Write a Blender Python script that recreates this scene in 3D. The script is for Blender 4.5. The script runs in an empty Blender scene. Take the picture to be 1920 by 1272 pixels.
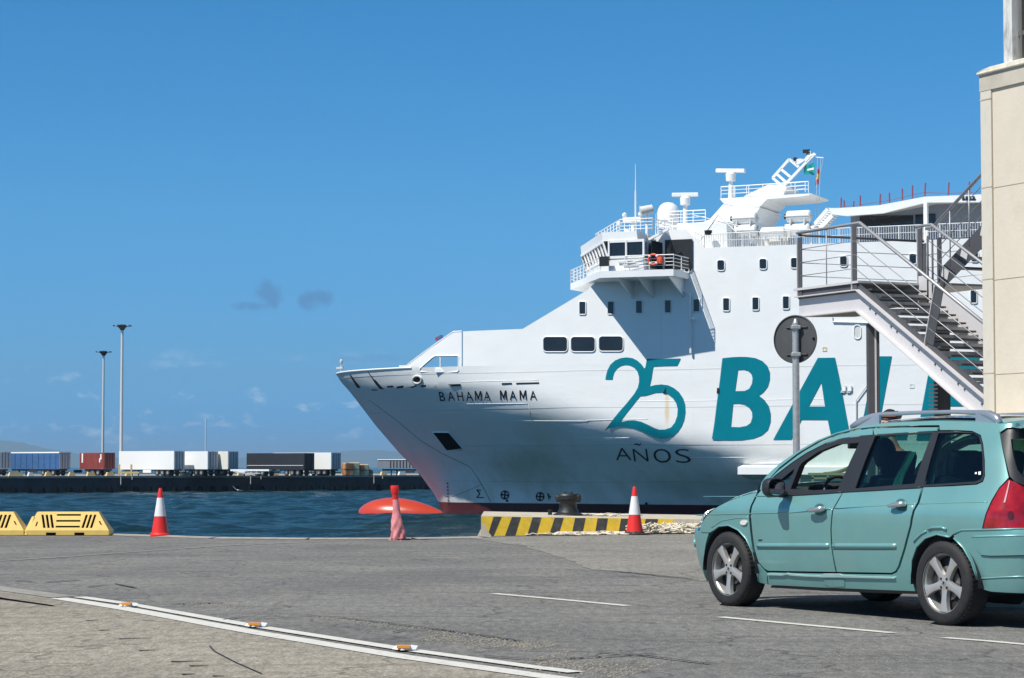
import bpy, bmesh, math, random
import numpy as np
from math import radians, sin, cos, tan, atan, atan2, pi, sqrt
from mathutils import Vector, Matrix, geometry
random.seed(7); np.random.seed(7)
sc = bpy.context.scene
COL = sc.collection
# ------------------------------------------------------------------ camera
FPX = 4350.0; TH = atan(239/FPX); CZ = 1.15
cd = bpy.data.cameras.new('camera'); cam = bpy.data.objects.new('camera', cd); COL.objects.link(cam)
cam.location = (0, 0, CZ); cam.rotation_euler = (pi/2+TH, 0, 0)
cd.sensor_width = 36; cd.lens = FPX/1920*36; cd.clip_start = .1; cd.clip_end = 60000
sc.camera = cam
# ------------------------------------------------------------------ light
SUN = Vector((-.48, -.353, .80)).normalized()
SUN_EL = math.asin(SUN.z)
w = bpy.data.worlds.new('World'); sc.world = w; w.use_nodes = True
nt = w.node_tree; nt.nodes.clear()
def wn(t, **k):
    n = nt.nodes.new(t)
    for a, b in k.items(): setattr(n, a, b)
    return n
sky = wn('ShaderNodeTexSky', sky_type='NISHITA', sun_disc=False, sun_elevation=SUN_EL,
         sun_rotation=atan2(SUN.x, SUN.y), altitude=0, air_density=1.0, dust_density=.25, ozone_density=3.0)
bg = wn('ShaderNodeBackground'); bg.inputs['Strength'].default_value = .115
out = wn('ShaderNodeOutputWorld')
tc = wn('ShaderNodeTexCoord')
sep = wn('ShaderNodeSeparateXYZ'); nt.links.new(tc.outputs['Generated'], sep.inputs[0])
grade = wn('ShaderNodeMix', data_type='RGBA', blend_type='MULTIPLY'); grade.inputs[0].default_value = 1
gr = wn('ShaderNodeValToRGB')            # air colour by elevation, all round
_st = [(0.013, [0.116, 0.452, 1.152]), (0.04, [0.191, 0.471, 0.9]), (0.11, [0.217, 0.561, 0.87]), (0.196, [0.171, 0.559, 0.839])]
gr.color_ramp.elements[0].position = _st[0][0]; gr.color_ramp.elements[0].color = (*_st[0][1], 1)
gr.color_ramp.elements[1].position = .7; gr.color_ramp.elements[1].color = (.52, .60, .58, 1)
for _p, _c in _st[1:]:
    e = gr.color_ramp.elements.new(_p); e.color = (*_c, 1)
nt.links.new(sep.outputs['Z'], gr.inputs[0])
nt.links.new(sky.outputs[0], grade.inputs[6]); nt.links.new(gr.outputs[0], grade.inputs[7])
# small fair-weather clouds low over the sea
def math_n(op, a, b=None, clamp=False):
    n = wn('ShaderNodeMath', operation=op, use_clamp=clamp)
    for i, v in enumerate((a, b)):
        if v is None: continue
        if isinstance(v, (int, float)): n.inputs[i].default_value = v
        else: nt.links.new(v, n.inputs[i])
    return n.outputs[0]
mp = wn('ShaderNodeMapping'); mp.inputs['Scale'].default_value = (48, 48, 96)
nt.links.new(tc.outputs['Generated'], mp.inputs[0])
n1 = wn('ShaderNodeTexNoise'); n1.inputs['Scale'].default_value = 1.0; n1.inputs['Detail'].default_value = 7; n1.inputs['Roughness'].default_value = .62
nt.links.new(mp.outputs[0], n1.inputs['Vector'])
mask = math_n('MULTIPLY', math_n('SUBTRACT', n1.outputs[0], .585), 6.0, True)
band = math_n('MULTIPLY', math_n('SUBTRACT', .040, math_n('ABSOLUTE', math_n('SUBTRACT', sep.outputs['Z'], .013))), 45., True)
mask = math_n('MULTIPLY', math_n('MULTIPLY', mask, band), .55)
cm = wn('ShaderNodeMix', data_type='RGBA'); nt.links.new(mask, cm.inputs[0]); nt.links.new(grade.outputs[2], cm.inputs[6])
cm.inputs[7].default_value = (6.6, 7.2, 8.2, 1)
cprev = cm.outputs[2]
# two shreds of grey cloud, each a soft blob round its own direction
def pix_dir(px, py):
    u = (px-960)/FPX; v = (636-py)/FPX
    return Vector((u, cos(TH)-v*sin(TH), sin(TH)+v*cos(TH)))
n2 = wn('ShaderNodeTexNoise'); n2.inputs['Scale'].default_value = 120; n2.inputs['Detail'].default_value = 5
nt.links.new(tc.outputs['Generated'], n2.inputs['Vector'])
for (cx, cy, rx, rz, st) in ((505, 548, .0075, .006, .85), (470, 574, .011, .0022, .9), (592, 562, .0085, .0048, .9), (700, 672, .02, .0016, .3)):
    d = pix_dir(cx, cy).normalized()
    ax = math_n('DIVIDE', math_n('SUBTRACT', sep.outputs['X'], d.x), rx)
    az = math_n('DIVIDE', math_n('SUBTRACT', sep.outputs['Z'], d.z), rz)
    r2 = math_n('ADD', math_n('MULTIPLY', ax, ax), math_n('MULTIPLY', az, az))
    m = math_n('SUBTRACT', math_n('ADD', 1.0, math_n('MULTIPLY', math_n('SUBTRACT', n2.outputs[0], .5), 3.4)), r2, True)
    front = math_n('GREATER_THAN', sep.outputs['Y'], 0)
    m = math_n('MULTIPLY', math_n('MULTIPLY', m, front), st)
    c2 = wn('ShaderNodeMix', data_type='RGBA'); nt.links.new(m, c2.inputs[0]); nt.links.new(cprev, c2.inputs[6])
    c2.inputs[7].default_value = (.80, 2.2, 4.3, 1); cprev = c2.outputs[2]
nt.links.new(cprev, bg.inputs['Color']); nt.links.new(bg.outputs[0], out.inputs['Surface'])
sd = bpy.data.lights.new('sun', 'SUN'); sd.energy = 5.0; sd.angle = radians(.53); sd.color = (1, .95, .87)
so = bpy.data.objects.new('sun', sd); COL.objects.link(so); so.rotation_euler = SUN.to_track_quat('Z', 'Y').to_euler(); so.location = (-40, -30, 60)
sc.view_settings.view_transform = 'Standard'; sc.view_settings.look = 'None'
sc.view_settings.exposure = .18; sc.view_settings.gamma = 1; sc.view_settings.use_curve_mapping = False
sc.render.engine = 'CYCLES'
sc.cycles.max_bounces = 8; sc.cycles.transparent_max_bounces = 16
# ------------------------------------------------------------------ geometry of the view (used to measure places)
CAM = Vector((0, 0, CZ))
def onz(px, py, z=0.0):
    r = pix_dir(px, py); return CAM + r*((z-CZ)/r.z)
def ony(px, py, y):
    r = pix_dir(px, py); return CAM + r*(y/r.y)
# ------------------------------------------------------------------ materials
MATS = {}
def mat(name, base, rough=.6, metal=0, var=.10, scale=4, detail=5, bump=0, bscale=None, dirt=None, dirt_amt=.4, dirt_scale=1.2,
        coat=0, spec=.5, stretch=None, bdist=.01):
    if name in MATS: return MATS[name]
    m = bpy.data.materials.new(name); m.use_nodes = True; t = m.node_tree; N = t.nodes; Lk = t.links
    b = N['Principled BSDF']; b.inputs['Roughness'].default_value = rough; b.inputs['Metallic'].default_value = metal
    b.inputs['Specular IOR Level'].default_value = spec
    if coat: b.inputs['Coat Weight'].default_value = coat; b.inputs['Coat Roughness'].default_value = .06
    co = N.new('ShaderNodeTexCoord'); vec = co.outputs['Object']
    if stretch:
        mpn = N.new('ShaderNodeMapping'); mpn.inputs['Scale'].default_value = stretch; Lk.new(vec, mpn.inputs[0]); vec = mpn.outputs[0]
    n = N.new('ShaderNodeTexNoise'); n.inputs['Scale'].default_value = scale; n.inputs['Detail'].default_value = detail; n.inputs['Roughness'].default_value = .6
    Lk.new(vec, n.inputs['Vector'])
    r = N.new('ShaderNodeValToRGB'); r.color_ramp.elements[0].position = .3; r.color_ramp.elements[1].position = .7
    r.color_ramp.elements[0].color = [c*(1-var) for c in base]+[1]; r.color_ramp.elements[1].color = [min(1, c*(1+var)) for c in base]+[1]
    Lk.new(n.outputs[0], r.inputs[0]); col = r.outputs[0]
    if dirt:
        n3 = N.new('ShaderNodeTexNoise'); n3.inputs['Scale'].default_value = dirt_scale; n3.inputs['Detail'].default_value = 8; n3.inputs['Roughness'].default_value = .7
        Lk.new(vec, n3.inputs['Vector'])
        r3 = N.new('ShaderNodeValToRGB'); r3.color_ramp.elements[0].position = .5; r3.color_ramp.elements[1].position = .75
        r3.color_ramp.elements[0].color = (0, 0, 0, 1); r3.color_ramp.elements[1].color = (dirt_amt,)*3+(1,)
        Lk.new(n3.outputs[0], r3.inputs[0])
        mx = N.new('ShaderNodeMix'); mx.data_type = 'RGBA'; Lk.new(r3.outputs[0], mx.inputs[0]); Lk.new(col, mx.inputs[6]); mx.inputs[7].default_value = (*dirt, 1)
        col = mx.outputs[2]
    Lk.new(col, b.inputs['Base Color'])
    if bump:
        nb = N.new('ShaderNodeTexNoise'); nb.inputs['Scale'].default_value = bscale or scale*4; nb.inputs['Detail'].default_value = 4
        Lk.new(vec, nb.inputs['Vector'])
        bp = N.new('ShaderNodeBump'); bp.inputs['Strength'].default_value = bump; bp.inputs['Distance'].default_value = bdist
        Lk.new(nb.outputs[0], bp.inputs['Height']); Lk.new(bp.outputs[0], b.inputs['Normal'])
    MATS[name] = m; return m
def glass_mat(name, tint, refl_rough=.02, fac=.06):
    if name in MATS: return MATS[name]
    m = bpy.data.materials.new(name); m.use_nodes = True; t = m.node_tree; N = t.nodes; N.clear()
    o = N.new('ShaderNodeOutputMaterial'); tr = N.new('ShaderNodeBsdfTransparent'); tr.inputs[0].default_value = (*tint, 1)
    gl = N.new('ShaderNodeBsdfGlossy'); gl.inputs['Roughness'].default_value = refl_rough; gl.inputs[0].default_value = (.9, .95, 1, 1)
    lw = N.new('ShaderNodeLayerWeight'); lw.inputs[0].default_value = .5
    p5 = N.new('ShaderNodeMath'); p5.operation = 'POWER'; p5.inputs[1].default_value = 5; t.links.new(lw.outputs['Facing'], p5.inputs[0])
    fr = N.new('ShaderNodeMath'); fr.operation = 'MULTIPLY_ADD'; fr.inputs[1].default_value = .9; fr.inputs[2].default_value = .045; t.links.new(p5.outputs[0], fr.inputs[0])
    mx = N.new('ShaderNodeMixShader'); t.links.new(fr.outputs[0], mx.inputs[0]); t.links.new(tr.outputs[0], mx.inputs[1]); t.links.new(gl.outputs[0], mx.inputs[2])
    t.links.new(mx.outputs[0], o.inputs[0]); MATS[name] = m; return m
# ------------------------------------------------------------------ object helpers
def link(o): COL.objects.link(o); return o
def tag(o, label=None, cat=None, group=None, kind=None):
    if label: o['label'] = label
    if cat: o['category'] = cat
    if group: o['group'] = group
    if kind: o['kind'] = kind
    return o
def thing(name, label, cat, loc=(0, 0, 0), rz=0, group=None):
    o = bpy.data.objects.new(name, None); link(o); o.location = loc; o.rotation_euler = (0, 0, rz); o.empty_display_size = .3
    return tag(o, label, cat, group)
def copy_tree(o, parent=None):
    c = o.copy(); link(c); c.parent = parent
    for ch in list(o.children): copy_tree(ch, c)
    return c
class MB:
    def __init__(s): s.v = []; s.f = []
    def add(s, vs, fs):
        n = len(s.v); s.v += [tuple(v) for v in vs]; s.f += [tuple(i+n for i in f) for f in fs]; return s
    def box(s, c, d, rot=None, M=None):
        hx, hy, hz = d[0]/2, d[1]/2, d[2]/2
        vs = [Vector((x, y, z)) for x in (-hx, hx) for y in (-hy, hy) for z in (-hz, hz)]
        if rot is not None: vs = [Matrix.Rotation(rot, 3, 'Z') @ v for v in vs]
        if M is not None: vs = [M @ v for v in vs]
        vs = [v+Vector(c) for v in vs]
        return s.add(vs, [(0, 1, 3, 2), (4, 6, 7, 5), (0, 4, 5, 1), (2, 3, 7, 6), (0, 2, 6, 4), (1, 5, 7, 3)])
    def beam(s, p, q, w, h=None, up=(0, 0, 1)):
        p = Vector(p); q = Vector(q); h = h or w; a = (q-p)
        if a.length < 1e-6: return s
        a.normalize(); u = Vector(up)
        if abs(a.dot(u)) > .99: u = Vector((1, 0, 0))
        sd_ = a.cross(u).normalized(); u = sd_.cross(a).normalized()
        vs = [e_+sd_*(x*w/2)+u*(y*h/2) for e_ in (p, q) for x, y in ((-1, -1), (1, -1), (1, 1), (-1, 1))]
        return s.add(vs, [(0, 3, 2, 1), (4, 5, 6, 7), (0, 1, 5, 4), (1, 2, 6, 5), (2, 3, 7, 6), (3, 0, 4, 7)])
    def cyl(s, p, q, r, r2=None, n=12, cap=True):
        p = Vector(p); q = Vector(q); r2 = r if r2 is None else r2; a = (q-p).normalized()
        u = a.cross(Vector((0, 0, 1)));
        if u.length < 1e-3: u = Vector((1, 0, 0))
        u.normalize(); w_ = a.cross(u)
        vs = []
        for (c, rr) in ((p, r), (q, r2)):
            for i in range(n):
                t = 2*pi*i/n; vs.append(c+u*(rr*cos(t))+w_*(rr*sin(t)))
        fs = [(i, (i+1) % n, n+(i+1) % n, n+i) for i in range(n)]
        if cap: fs += [tuple(range(n-1, -1, -1)), tuple(range(n, 2*n))]
        return s.add(vs, fs)
    def tube(s, pts, r, n=8, closed=False):
        pts = [Vector(p) for p in pts]; m = len(pts); base = len(s.v); prev = None
        for i, p in enumerate(pts):
            a = (pts[(i+1) % m] if (closed or i < m-1) else p) - (pts[i-1] if (closed or i > 0) else p)
            a.normalize()
            if prev is None:
                u = a.cross(Vector((0, 0, 1)))
                if u.length < 1e-3: u = Vector((1, 0, 0))
            else: u = prev-a*prev.dot(a)
            u.normalize(); prev = u; w_ = a.cross(u)
            rr = r[i] if isinstance(r, (list, tuple)) else r
            s.v += [tuple(p+u*(rr*cos(2*pi*k/n))+w_*(rr*sin(2*pi*k/n))) for k in range(n)]
        for i in range(m if closed else m-1):
            j = (i+1) % m
            s.f += [(base+i*n+k, base+i*n+(k+1) % n, base+j*n+(k+1) % n, base+j*n+k) for k in range(n)]
        if not closed:
            s.f += [tuple(base+k for k in range(n-1, -1, -1)), tuple(base+(m-1)*n+k for k in range(n))]
        return s
    def lathe(s, prof, n=24, c=(0, 0, 0), axis='z'):
        base = len(s.v); m = len(prof)
        for r, z in prof:
            for k in range(n):
                t = 2*pi*k/n
                p = (r*cos(t), r*sin(t), z) if axis == 'z' else (r*cos(t), z, r*sin(t))
                s.v.append((p[0]+c[0], p[1]+c[1], p[2]+c[2]))
        for i in range(m-1):
            for k in range(n):
                k2 = (k+1) % n; s.f.append((base+i*n+k, base+i*n+k2, base+(i+1)*n+k2, base+(i+1)*n+k))
        return s
    def prism(s, poly, vec):
        poly = [Vector(p) for p in poly]; n = len(poly); vec = Vector(vec)
        s.add(poly+[p+vec for p in poly], [tuple(range(n)), tuple(range(2*n-1, n-1, -1))]+[((i+1) % n, i, n+i, n+(i+1) % n) for i in range(n)])
        return s
    def grid(s, P):      # P[i][j] points
        base = len(s.v); a = len(P); b = len(P[0])
        for row in P: s.v += [tuple(p) for p in row]
        s.f += [(base+i*b+j, base+(i+1)*b+j, base+(i+1)*b+j+1, base+i*b+j+1) for i in range(a-1) for j in range(b-1)]
        return s
    def build(s, name, m, parent=None, smooth=False, recalc=True, bevel=0, label=None):
        me = bpy.data.meshes.new(name); me.from_pydata(s.v, [], s.f)
        if recalc:
            bm = bmesh.new(); bm.from_mesh(me); bmesh.ops.recalc_face_normals(bm, faces=bm.faces); bm.to_mesh(me); bm.free()
        if smooth is True: me.polygons.foreach_set('use_smooth', [True]*len(me.polygons))
        me.materials.append(m); me.update()
        o = link(bpy.data.objects.new(name, me)); o.parent = parent
        if smooth == 'auto':
            me.polygons.foreach_set('use_smooth', [True]*len(me.polygons)); me.set_sharp_from_angle(angle=radians(35))
        if bevel:
            md = o.modifiers.new('bevel', 'BEVEL'); md.width = bevel; md.segments = 2; md.limit_method = 'ANGLE'
        if label: o['label'] = label
        return o
# filled 2-D outline with holes, meshed with inner points, mapped on to a surface
def inside(P, poly):
    x, y = P[:, 0], P[:, 1]; r = np.zeros(len(P), bool); n = len(poly)
    for i in range(n):
        x1, y1 = poly[i]; x2, y2 = poly[(i+1) % n]
        c = ((y1 > y) != (y2 > y))
        if y1 != y2: r ^= c & (x < (x2-x1)*(y-y1)/(y2-y1)+x1)
    return r
def dens(poly, cell):
    o = []; n = len(poly)
    for i in range(n):
        a = Vector(poly[i]); b = Vector(poly[(i+1) % n]); k = max(1, int((b-a).length/cell+.5))
        o += [a.lerp(b, j/k) for j in range(k)]
    return [(p.x, p.y) for p in o]
def smooth_poly(poly, it=2, keep=()):
    for _ in range(it):
        n = len(poly); o = []
        for i in range(n):
            a = poly[i]; b = poly[(i+1) % n]
            o += [(a[0]*.75+b[0]*.25, a[1]*.75+b[1]*.25), (a[0]*.25+b[0]*.75, a[1]*.25+b[1]*.75)]
        poly = o
    return poly
def fill(outer, holes, cell):
    loops = [dens(l, cell) for l in [outer]+list(holes)]
    V = []; E_ = []
    for l in loops:
        b = len(V); V += l; E_ += [(b+i, b+(i+1) % len(l)) for i in range(len(l))]
    A = np.array(V); x0, y0 = A.min(0); x1, y1 = A.max(0)
    gx = np.arange(x0+cell/2, x1, cell); gy = np.arange(y0+cell/2, y1, cell)
    if len(gx)*len(gy):
        G = np.array([(x, y) for x in gx for y in gy])
        ok = inside(G, loops[0])
        for h in loops[1:]: ok &= ~inside(G, h)
        G = G[ok]
        if len(G):
            d = np.min(np.hypot(G[:, None, 0]-A[None, :, 0], G[:, None, 1]-A[None, :, 1]), axis=1); G = G[d > cell*.4]
            V += [tuple(g) for g in G]
    r = geometry.delaunay_2d_cdt([Vector(v) for v in V], E_, [], 0, 1e-7)
    P = np.array([(v.x, v.y) for v in r[0]]); T = [f for f in r[2]]
    cen = np.array([P[list(f)].mean(0) for f in T]); ok = inside(cen, loops[0])
    for h in loops[1:]: ok &= ~inside(cen, h)
    T = [f for f, k in zip(T, ok) if k]
    return P, T
def skin(name, outer, holes, fmap, m, parent, cell, thick=0, fnormal=None, label=None, flip=False, jig=0):
    """fmap(x, y, depth) -> point, depth goes into the body; rim faces make the panel's edge"""
    P, T = fill(outer, holes, cell)
    top = [Vector(fmap(p[0], p[1], 0)) for p in P]
    vs = list(top); fs = [tuple(f) for f in T]; nface = len(fs)
    if thick:
        cnt = {}
        for f in T:
            for i in range(3):
                a, b = f[i], f[(i+1) % 3]; cnt[(min(a, b), max(a, b))] = cnt.get((min(a, b), max(a, b)), []) + [(a, b)]
        bd = [v[0] for v in cnt.values() if len(v) == 1]; dup = {}
        for a, b in bd:
            for k in (a, b):
                if k not in dup:
                    dup[k] = (len(vs), len(vs)+1); vs.append(top[k].copy()); vs.append(Vector(fmap(P[k][0], P[k][1], thick)))
            fs.append((dup[b][0], dup[a][0], dup[a][1], dup[b][1]))
    me = bpy.data.meshes.new(name); me.from_pydata([tuple(v) for v in vs], [], fs)
    if fnormal:
        if sum(me.polygons[i].normal.dot(Vector(fnormal(*P[T[i][0]]))) for i in range(0, nface, max(1, nface//30))) < 0: me.flip_normals()
    me.polygons.foreach_set('use_smooth', [i < nface for i in range(len(me.polygons))])
    me.materials.append(m); me.update()
    o = link(bpy.data.objects.new(name, me)); o.parent = parent
    if label: o['label'] = label
    if fnormal:
        ns = []
        for p in P: ns.append(tuple(fnormal(p[0], p[1])))
        ns += [(0, 0, 0)]*(len(vs)-len(P))
        me.normals_split_custom_set_from_vertices(ns)
    return o
# ------------------------------------------------------------------ common materials
WHITE = mat('white_paint', (.80, .81, .80), .45, var=.03, scale=.8)
STEEL = mat('galvanised_steel', (.42, .43, .43), .45, .5, var=.15, scale=20)
BLACK = mat('black_rubber', (.018, .018, .02), .7, var=.2, scale=20)
DARK = mat('dark_void', (.006, .007, .008), 1, spec=0)
CONC = mat('concrete', (.40, .37, .31), .9, var=.22, scale=3, bump=.5, bscale=30, dirt=(.13, .12, .10), dirt_amt=.6, dirt_scale=1.5)
def asphalt(name, dark, light, patch, specks=.5, tint_x=None):
    m = bpy.data.materials.new(name); m.use_nodes = True; t = m.node_tree; N = t.nodes; Lk = t.links; b = N['Principled BSDF']
    b.inputs['Roughness'].default_value = .88; b.inputs['Specular IOR Level'].default_value = .25
    co = N.new('ShaderNodeTexCoord')
    def noise(sc_, det, ro=.6, st=None, ty='ShaderNodeTexNoise'):
        v = co.outputs['Object']
        if st: q = N.new('ShaderNodeMapping'); q.inputs['Scale'].default_value = st; Lk.new(v, q.inputs[0]); v = q.outputs[0]
        n = N.new(ty); n.inputs['Scale'].default_value = sc_
        if ty == 'ShaderNodeTexNoise': n.inputs['Detail'].default_value = det; n.inputs['Roughness'].default_value = ro
        Lk.new(v, n.inputs['Vector']); return n.outputs[0]
    def ramp(v, a, b_, ca, cb):
        r = N.new('ShaderNodeValToRGB'); r.color_ramp.elements[0].position = a; r.color_ramp.elements[1].position = b_
        r.color_ramp.elements[0].color = (*ca, 1); r.color_ramp.elements[1].color = (*cb, 1); Lk.new(v, r.inputs[0]); return r.outputs[0]
    def mix(f, a, b_, bt='MIX'):
        x = N.new('ShaderNodeMix'); x.data_type = 'RGBA'; x.blend_type = bt
        if isinstance(f, float): x.inputs[0].default_value = f
        else: Lk.new(f, x.inputs[0])
        for i, q in ((6, a), (7, b_)):
            if isinstance(q, tuple): x.inputs[i].default_value = (*q, 1)
            else: Lk.new(q, x.inputs[i])
        return x.outputs[2]
    c = mix(ramp(noise(.35, 6, .6), .35, .65, (0, 0, 0), (1, 1, 1)), dark, light)
    c = mix(ramp(noise(.9, 9, .72, (1, .35, 1)), .52, .68, (0, 0, 0), (.75, .75, .75)), c, patch)
    sp1 = noise(55, 2, .5); c = mix(ramp(sp1, .3, .7, (0, 0, 0), (1, 1, 1)), mix(1.0, c, (.62, .62, .62), 'MULTIPLY'), mix(1.0, c, (1.34, 1.33, 1.30), 'MULTIPLY'))
    vo = N.new('ShaderNodeTexVoronoi'); vo.inputs['Scale'].default_value = 34; Lk.new(co.outputs['Object'], vo.inputs['Vector'])
    c = mix(ramp(vo.outputs['Distance'], .10, .22, (specks,)*3, (0, 0, 0)), c, tuple(min(1, l*2.1) for l in light))
    vo2 = N.new('ShaderNodeTexVoronoi'); vo2.inputs['Scale'].default_value = 21; Lk.new(co.outputs['Object'], vo2.inputs['Vector'])
    c = mix(ramp(vo2.outputs['Distance'], .08, .2, (.6,)*3, (0, 0, 0)), c, tuple(d*.35 for d in dark))
    c = mix(ramp(noise(15, 4, .75, (1, .28, 1)), .36, .66, (0, 0, 0), (1, 1, 1)), mix(1.0, c, (.74, .74, .75), 'MULTIPLY'), mix(1.0, c, (1.25, 1.245, 1.23), 'MULTIPLY'))
    # long streaks of rubber and oil along the road
    q = N.new('ShaderNodeMapping'); q.inputs['Rotation'].default_value = (0, 0, radians(-58)); q.inputs['Scale'].default_value = (.12, 2.2, 1); Lk.new(co.outputs['Object'], q.inputs[0])
    ns = N.new('ShaderNodeTexNoise'); ns.inputs['Scale'].default_value = 1.3; ns.inputs['Detail'].default_value = 5; Lk.new(q.outputs[0], ns.inputs['Vector'])
    c = mix(ramp(ns.outputs[0], .54, .72, (0, 0, 0), (.6, .6, .6)), c, tuple(d*.6 for d in dark))
    # fine cracks
    vc = N.new('ShaderNodeTexVoronoi'); vc.feature = 'DISTANCE_TO_EDGE'; vc.inputs['Scale'].default_value = .55
    wv = N.new('ShaderNodeMapping'); Lk.new(co.outputs['Object'], wv.inputs[0]); nz = N.new('ShaderNodeTexNoise'); nz.inputs['Scale'].default_value = 1.6; nz.inputs['Detail'].default_value = 6; Lk.new(co.outputs['Object'], nz.inputs['Vector'])
    ad = N.new('ShaderNodeMix'); ad.data_type = 'RGBA'; ad.blend_type = 'LINEAR_LIGHT'; ad.inputs[0].default_value = .45; Lk.new(wv.outputs[0], ad.inputs[6]); Lk.new(nz.outputs['Color'], ad.inputs[7]); Lk.new(ad.outputs[2], vc.inputs['Vector'])
    c = mix(ramp(vc.outputs['Distance'], .004, .012, (.55,)*3, (0, 0, 0)), c, tuple(d*.3 for d in dark))
    Lk.new(c, b.inputs['Base Color'])
    bp = N.new('ShaderNodeBump'); bp.inputs['Strength'].default_value = .8; bp.inputs['Distance'].default_value = .006; Lk.new(sp1, bp.inputs['Height'])
    bp2 = N.new('ShaderNodeBump'); bp2.inputs['Strength'].default_value = .6; bp2.inputs['Distance'].default_value = .012; Lk.new(noise(9, 6, .7), bp2.inputs['Height']); Lk.new(bp.outputs[0], bp2.inputs['Normal'])
    Lk.new(bp2.outputs[0], b.inputs['Normal'])
    return m
ASPH = asphalt('road_asphalt', (.140, .139, .135), (.200, .196, .186), (.225, .215, .19), .4)
TAN = asphalt('pale_asphalt', (.252, .231, .192), (.325, .297, .248), (.205, .193, .168), .35)
APRON = asphalt('apron_concrete', (.19, .186, .170), (.255, .246, .22), (.30, .285, .25), .2)
WATERZ = -3.25
# ------------------------------------------------------------------ ground: the near quay
edge = [(-400, 60), (-30, 41.5), (-9.2, 39.3), (-6.6, 39.0), (-5.7, 38.2), (-4.7, 37.25), (-3.2, 36.8), (-1.6, 36.9), (-.56, 37.6), (-.56, 42.2), (5.2, 43.8), (8.6, 72), (400, 90)]
def sheet(name, poly, z, m, cell=None, lift=None):
    bm = bmesh.new()
    vs = [bm.verts.new((x, y, z)) for x, y in poly]; bm.faces.new(vs); bmesh.ops.triangulate(bm, faces=bm.faces)
    bmesh.ops.recalc_face_normals(bm, faces=bm.faces)
    me = bpy.data.meshes.new(name); bm.to_mesh(me); bm.free()
    if me.polygons[0].normal.z < 0: me.flip_normals()
    me.materials.append(m); o = link(bpy.data.objects.new(name, me)); o['kind'] = 'structure'; return o
sheet('ground', [(-400, -300)]+edge+[(400, -300)], 0, ASPH)
wq = MB()
for (a, b_) in zip(edge[:-1], edge[1:]):
    wq.add([(a[0], a[1], -.001), (b_[0], b_[1], -.001), (b_[0], b_[1], -6), (a[0], a[1], -6)], [(0, 1, 2, 3)])
wq.build('quay_face', CONC)['kind'] = 'structure'
lip = MB(); eg = [Vector((*p, .006)) for p in edge[1:10]]
for a, b_ in zip(eg[:-1], eg[1:]):
    d = (b_-a).normalized(); nrm = Vector((-d.y, d.x, 0))*-1
    lip.add([a+Vector((0, 0, .02)), b_+Vector((0, 0, .02)), b_+nrm*.22, a+nrm*.22, a+Vector((0, 0, -.1)), b_+Vector((0, 0, -.1))], [(0, 1, 2, 3), (0, 4, 5, 1)])
lip.build('quay_edge_strip', mat('edge_concrete', (.30, .285, .25), .9, var=.25, scale=6))['kind'] = 'structure'
# the paler surface this side of the double line
dl = [onz(*p) for p in ((-400, 1066), (0, 1104), (130, 1126), (240, 1144.5), (478, 1189), (757, 1235), (1060, 1277))]
dl = [(p.x, p.y) for p in dl]
dirl = Vector((dl[-1][0]-dl[-2][0], dl[-1][1]-dl[-2][1])).normalized(); ext = (dl[-1][0]+dirl.x*16, dl[-1][1]+dirl.y*16)
sheet('near_pavement', [(-60, dl[0][1]+20), (dl[0][0], dl[0][1])]+dl[1:]+[ext, (ext[0], -40), (-60, -40)], .004, TAN)
# pale concrete apron towards the ship
ap = [(880, 1009), (1000, 1007), (1180, 1003), (1330, 1000)]
_in = smooth_poly([(onz(*p).x, onz(*p).y) for p in ((1340, 1092), (1301, 1088), (1230, 1079), (1160, 1073), (1095, 1066), (1085, 1056), (1050, 1046), (1010, 1034), (985, 1024), (930, 1016))], 2)
_in = [p for p in _in if True][1:-4]
sheet('quay_apron', [(onz(*p).x, onz(*p).y) for p in ap]+[(4.6, 43.5), (9, 43.5), (9, 22.2), (3.8, 22.4)]+[(x+random.uniform(-.05, .05), y+random.uniform(-.12, .12)) for x, y in _in], .004, APRON)
# ------------------------------------------------------------------ painted lines
PAINT = mat('road_paint', (.62, .61, .56), .75, var=.16, scale=9, bump=.3, bscale=60, dirt=(.24, .225, .20), dirt_amt=1, dirt_scale=9)
WORN = mat('worn_paint', (.28, .27, .24), .85, var=.25, scale=12, dirt=(.12, .12, .115), dirt_amt=1, dirt_scale=4)
def strip(name, pts, w0, z, m, parent=None, w1=None):
    P = [Vector((*p, 0)) if len(p) == 2 else Vector(p) for p in pts]; mb = MB(); n = len(P); vs = []
    Q = [P[0]]
    for a, b_ in zip(P[:-1], P[1:]):
        k = max(1, int((b_-a).length/.5)); Q += [a.lerp(b_, i/k) for i in range(1, k+1)]
    for i, p in enumerate(Q):
        d = (Q[min(i+1, len(Q)-1)]-Q[max(i-1, 0)]).normalized(); nn = Vector((-d.y, d.x, 0)); ww = (w0 if w1 is None else w0+(w1-w0)*i/(len(Q)-1))*(1+random.uniform(-.05, .05))
        vs += [(p.x+nn.x*ww/2, p.y+nn.y*ww/2, z), (p.x-nn.x*ww/2, p.y-nn.y*ww/2, z)]
    mb.add(vs, [(2*i, 2*i+1, 2*i+3, 2*i+2) for i in range(len(Q)-1)])
    o = mb.build(name, m, parent)
    if o.data.polygons[0].normal.z < 0: o.data.flip_normals()
    return o
def px_line(pts): return [(onz(*p).x, onz(*p).y) for p in pts]
lineA = px_line([(109, 1123), (240, 1144), (478, 1188), (757, 1234), (1000, 1268), (1130, 1286)])
lineB = px_line([(150, 1121), (240, 1134), (478, 1176), (757, 1219.5), (1000, 1253), (1080, 1263)])
for l, w_ in ((lineA, .17), (lineB, .125)):
    o = strip('lane_line', l, w_, .0085, PAINT); o['kind'] = 'structure'
o = strip('lane_line', px_line([(-300, 1058), (0, 1105), (120, 1121)]), .26, .0085, WORN); o['kind'] = 'structure'
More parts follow.
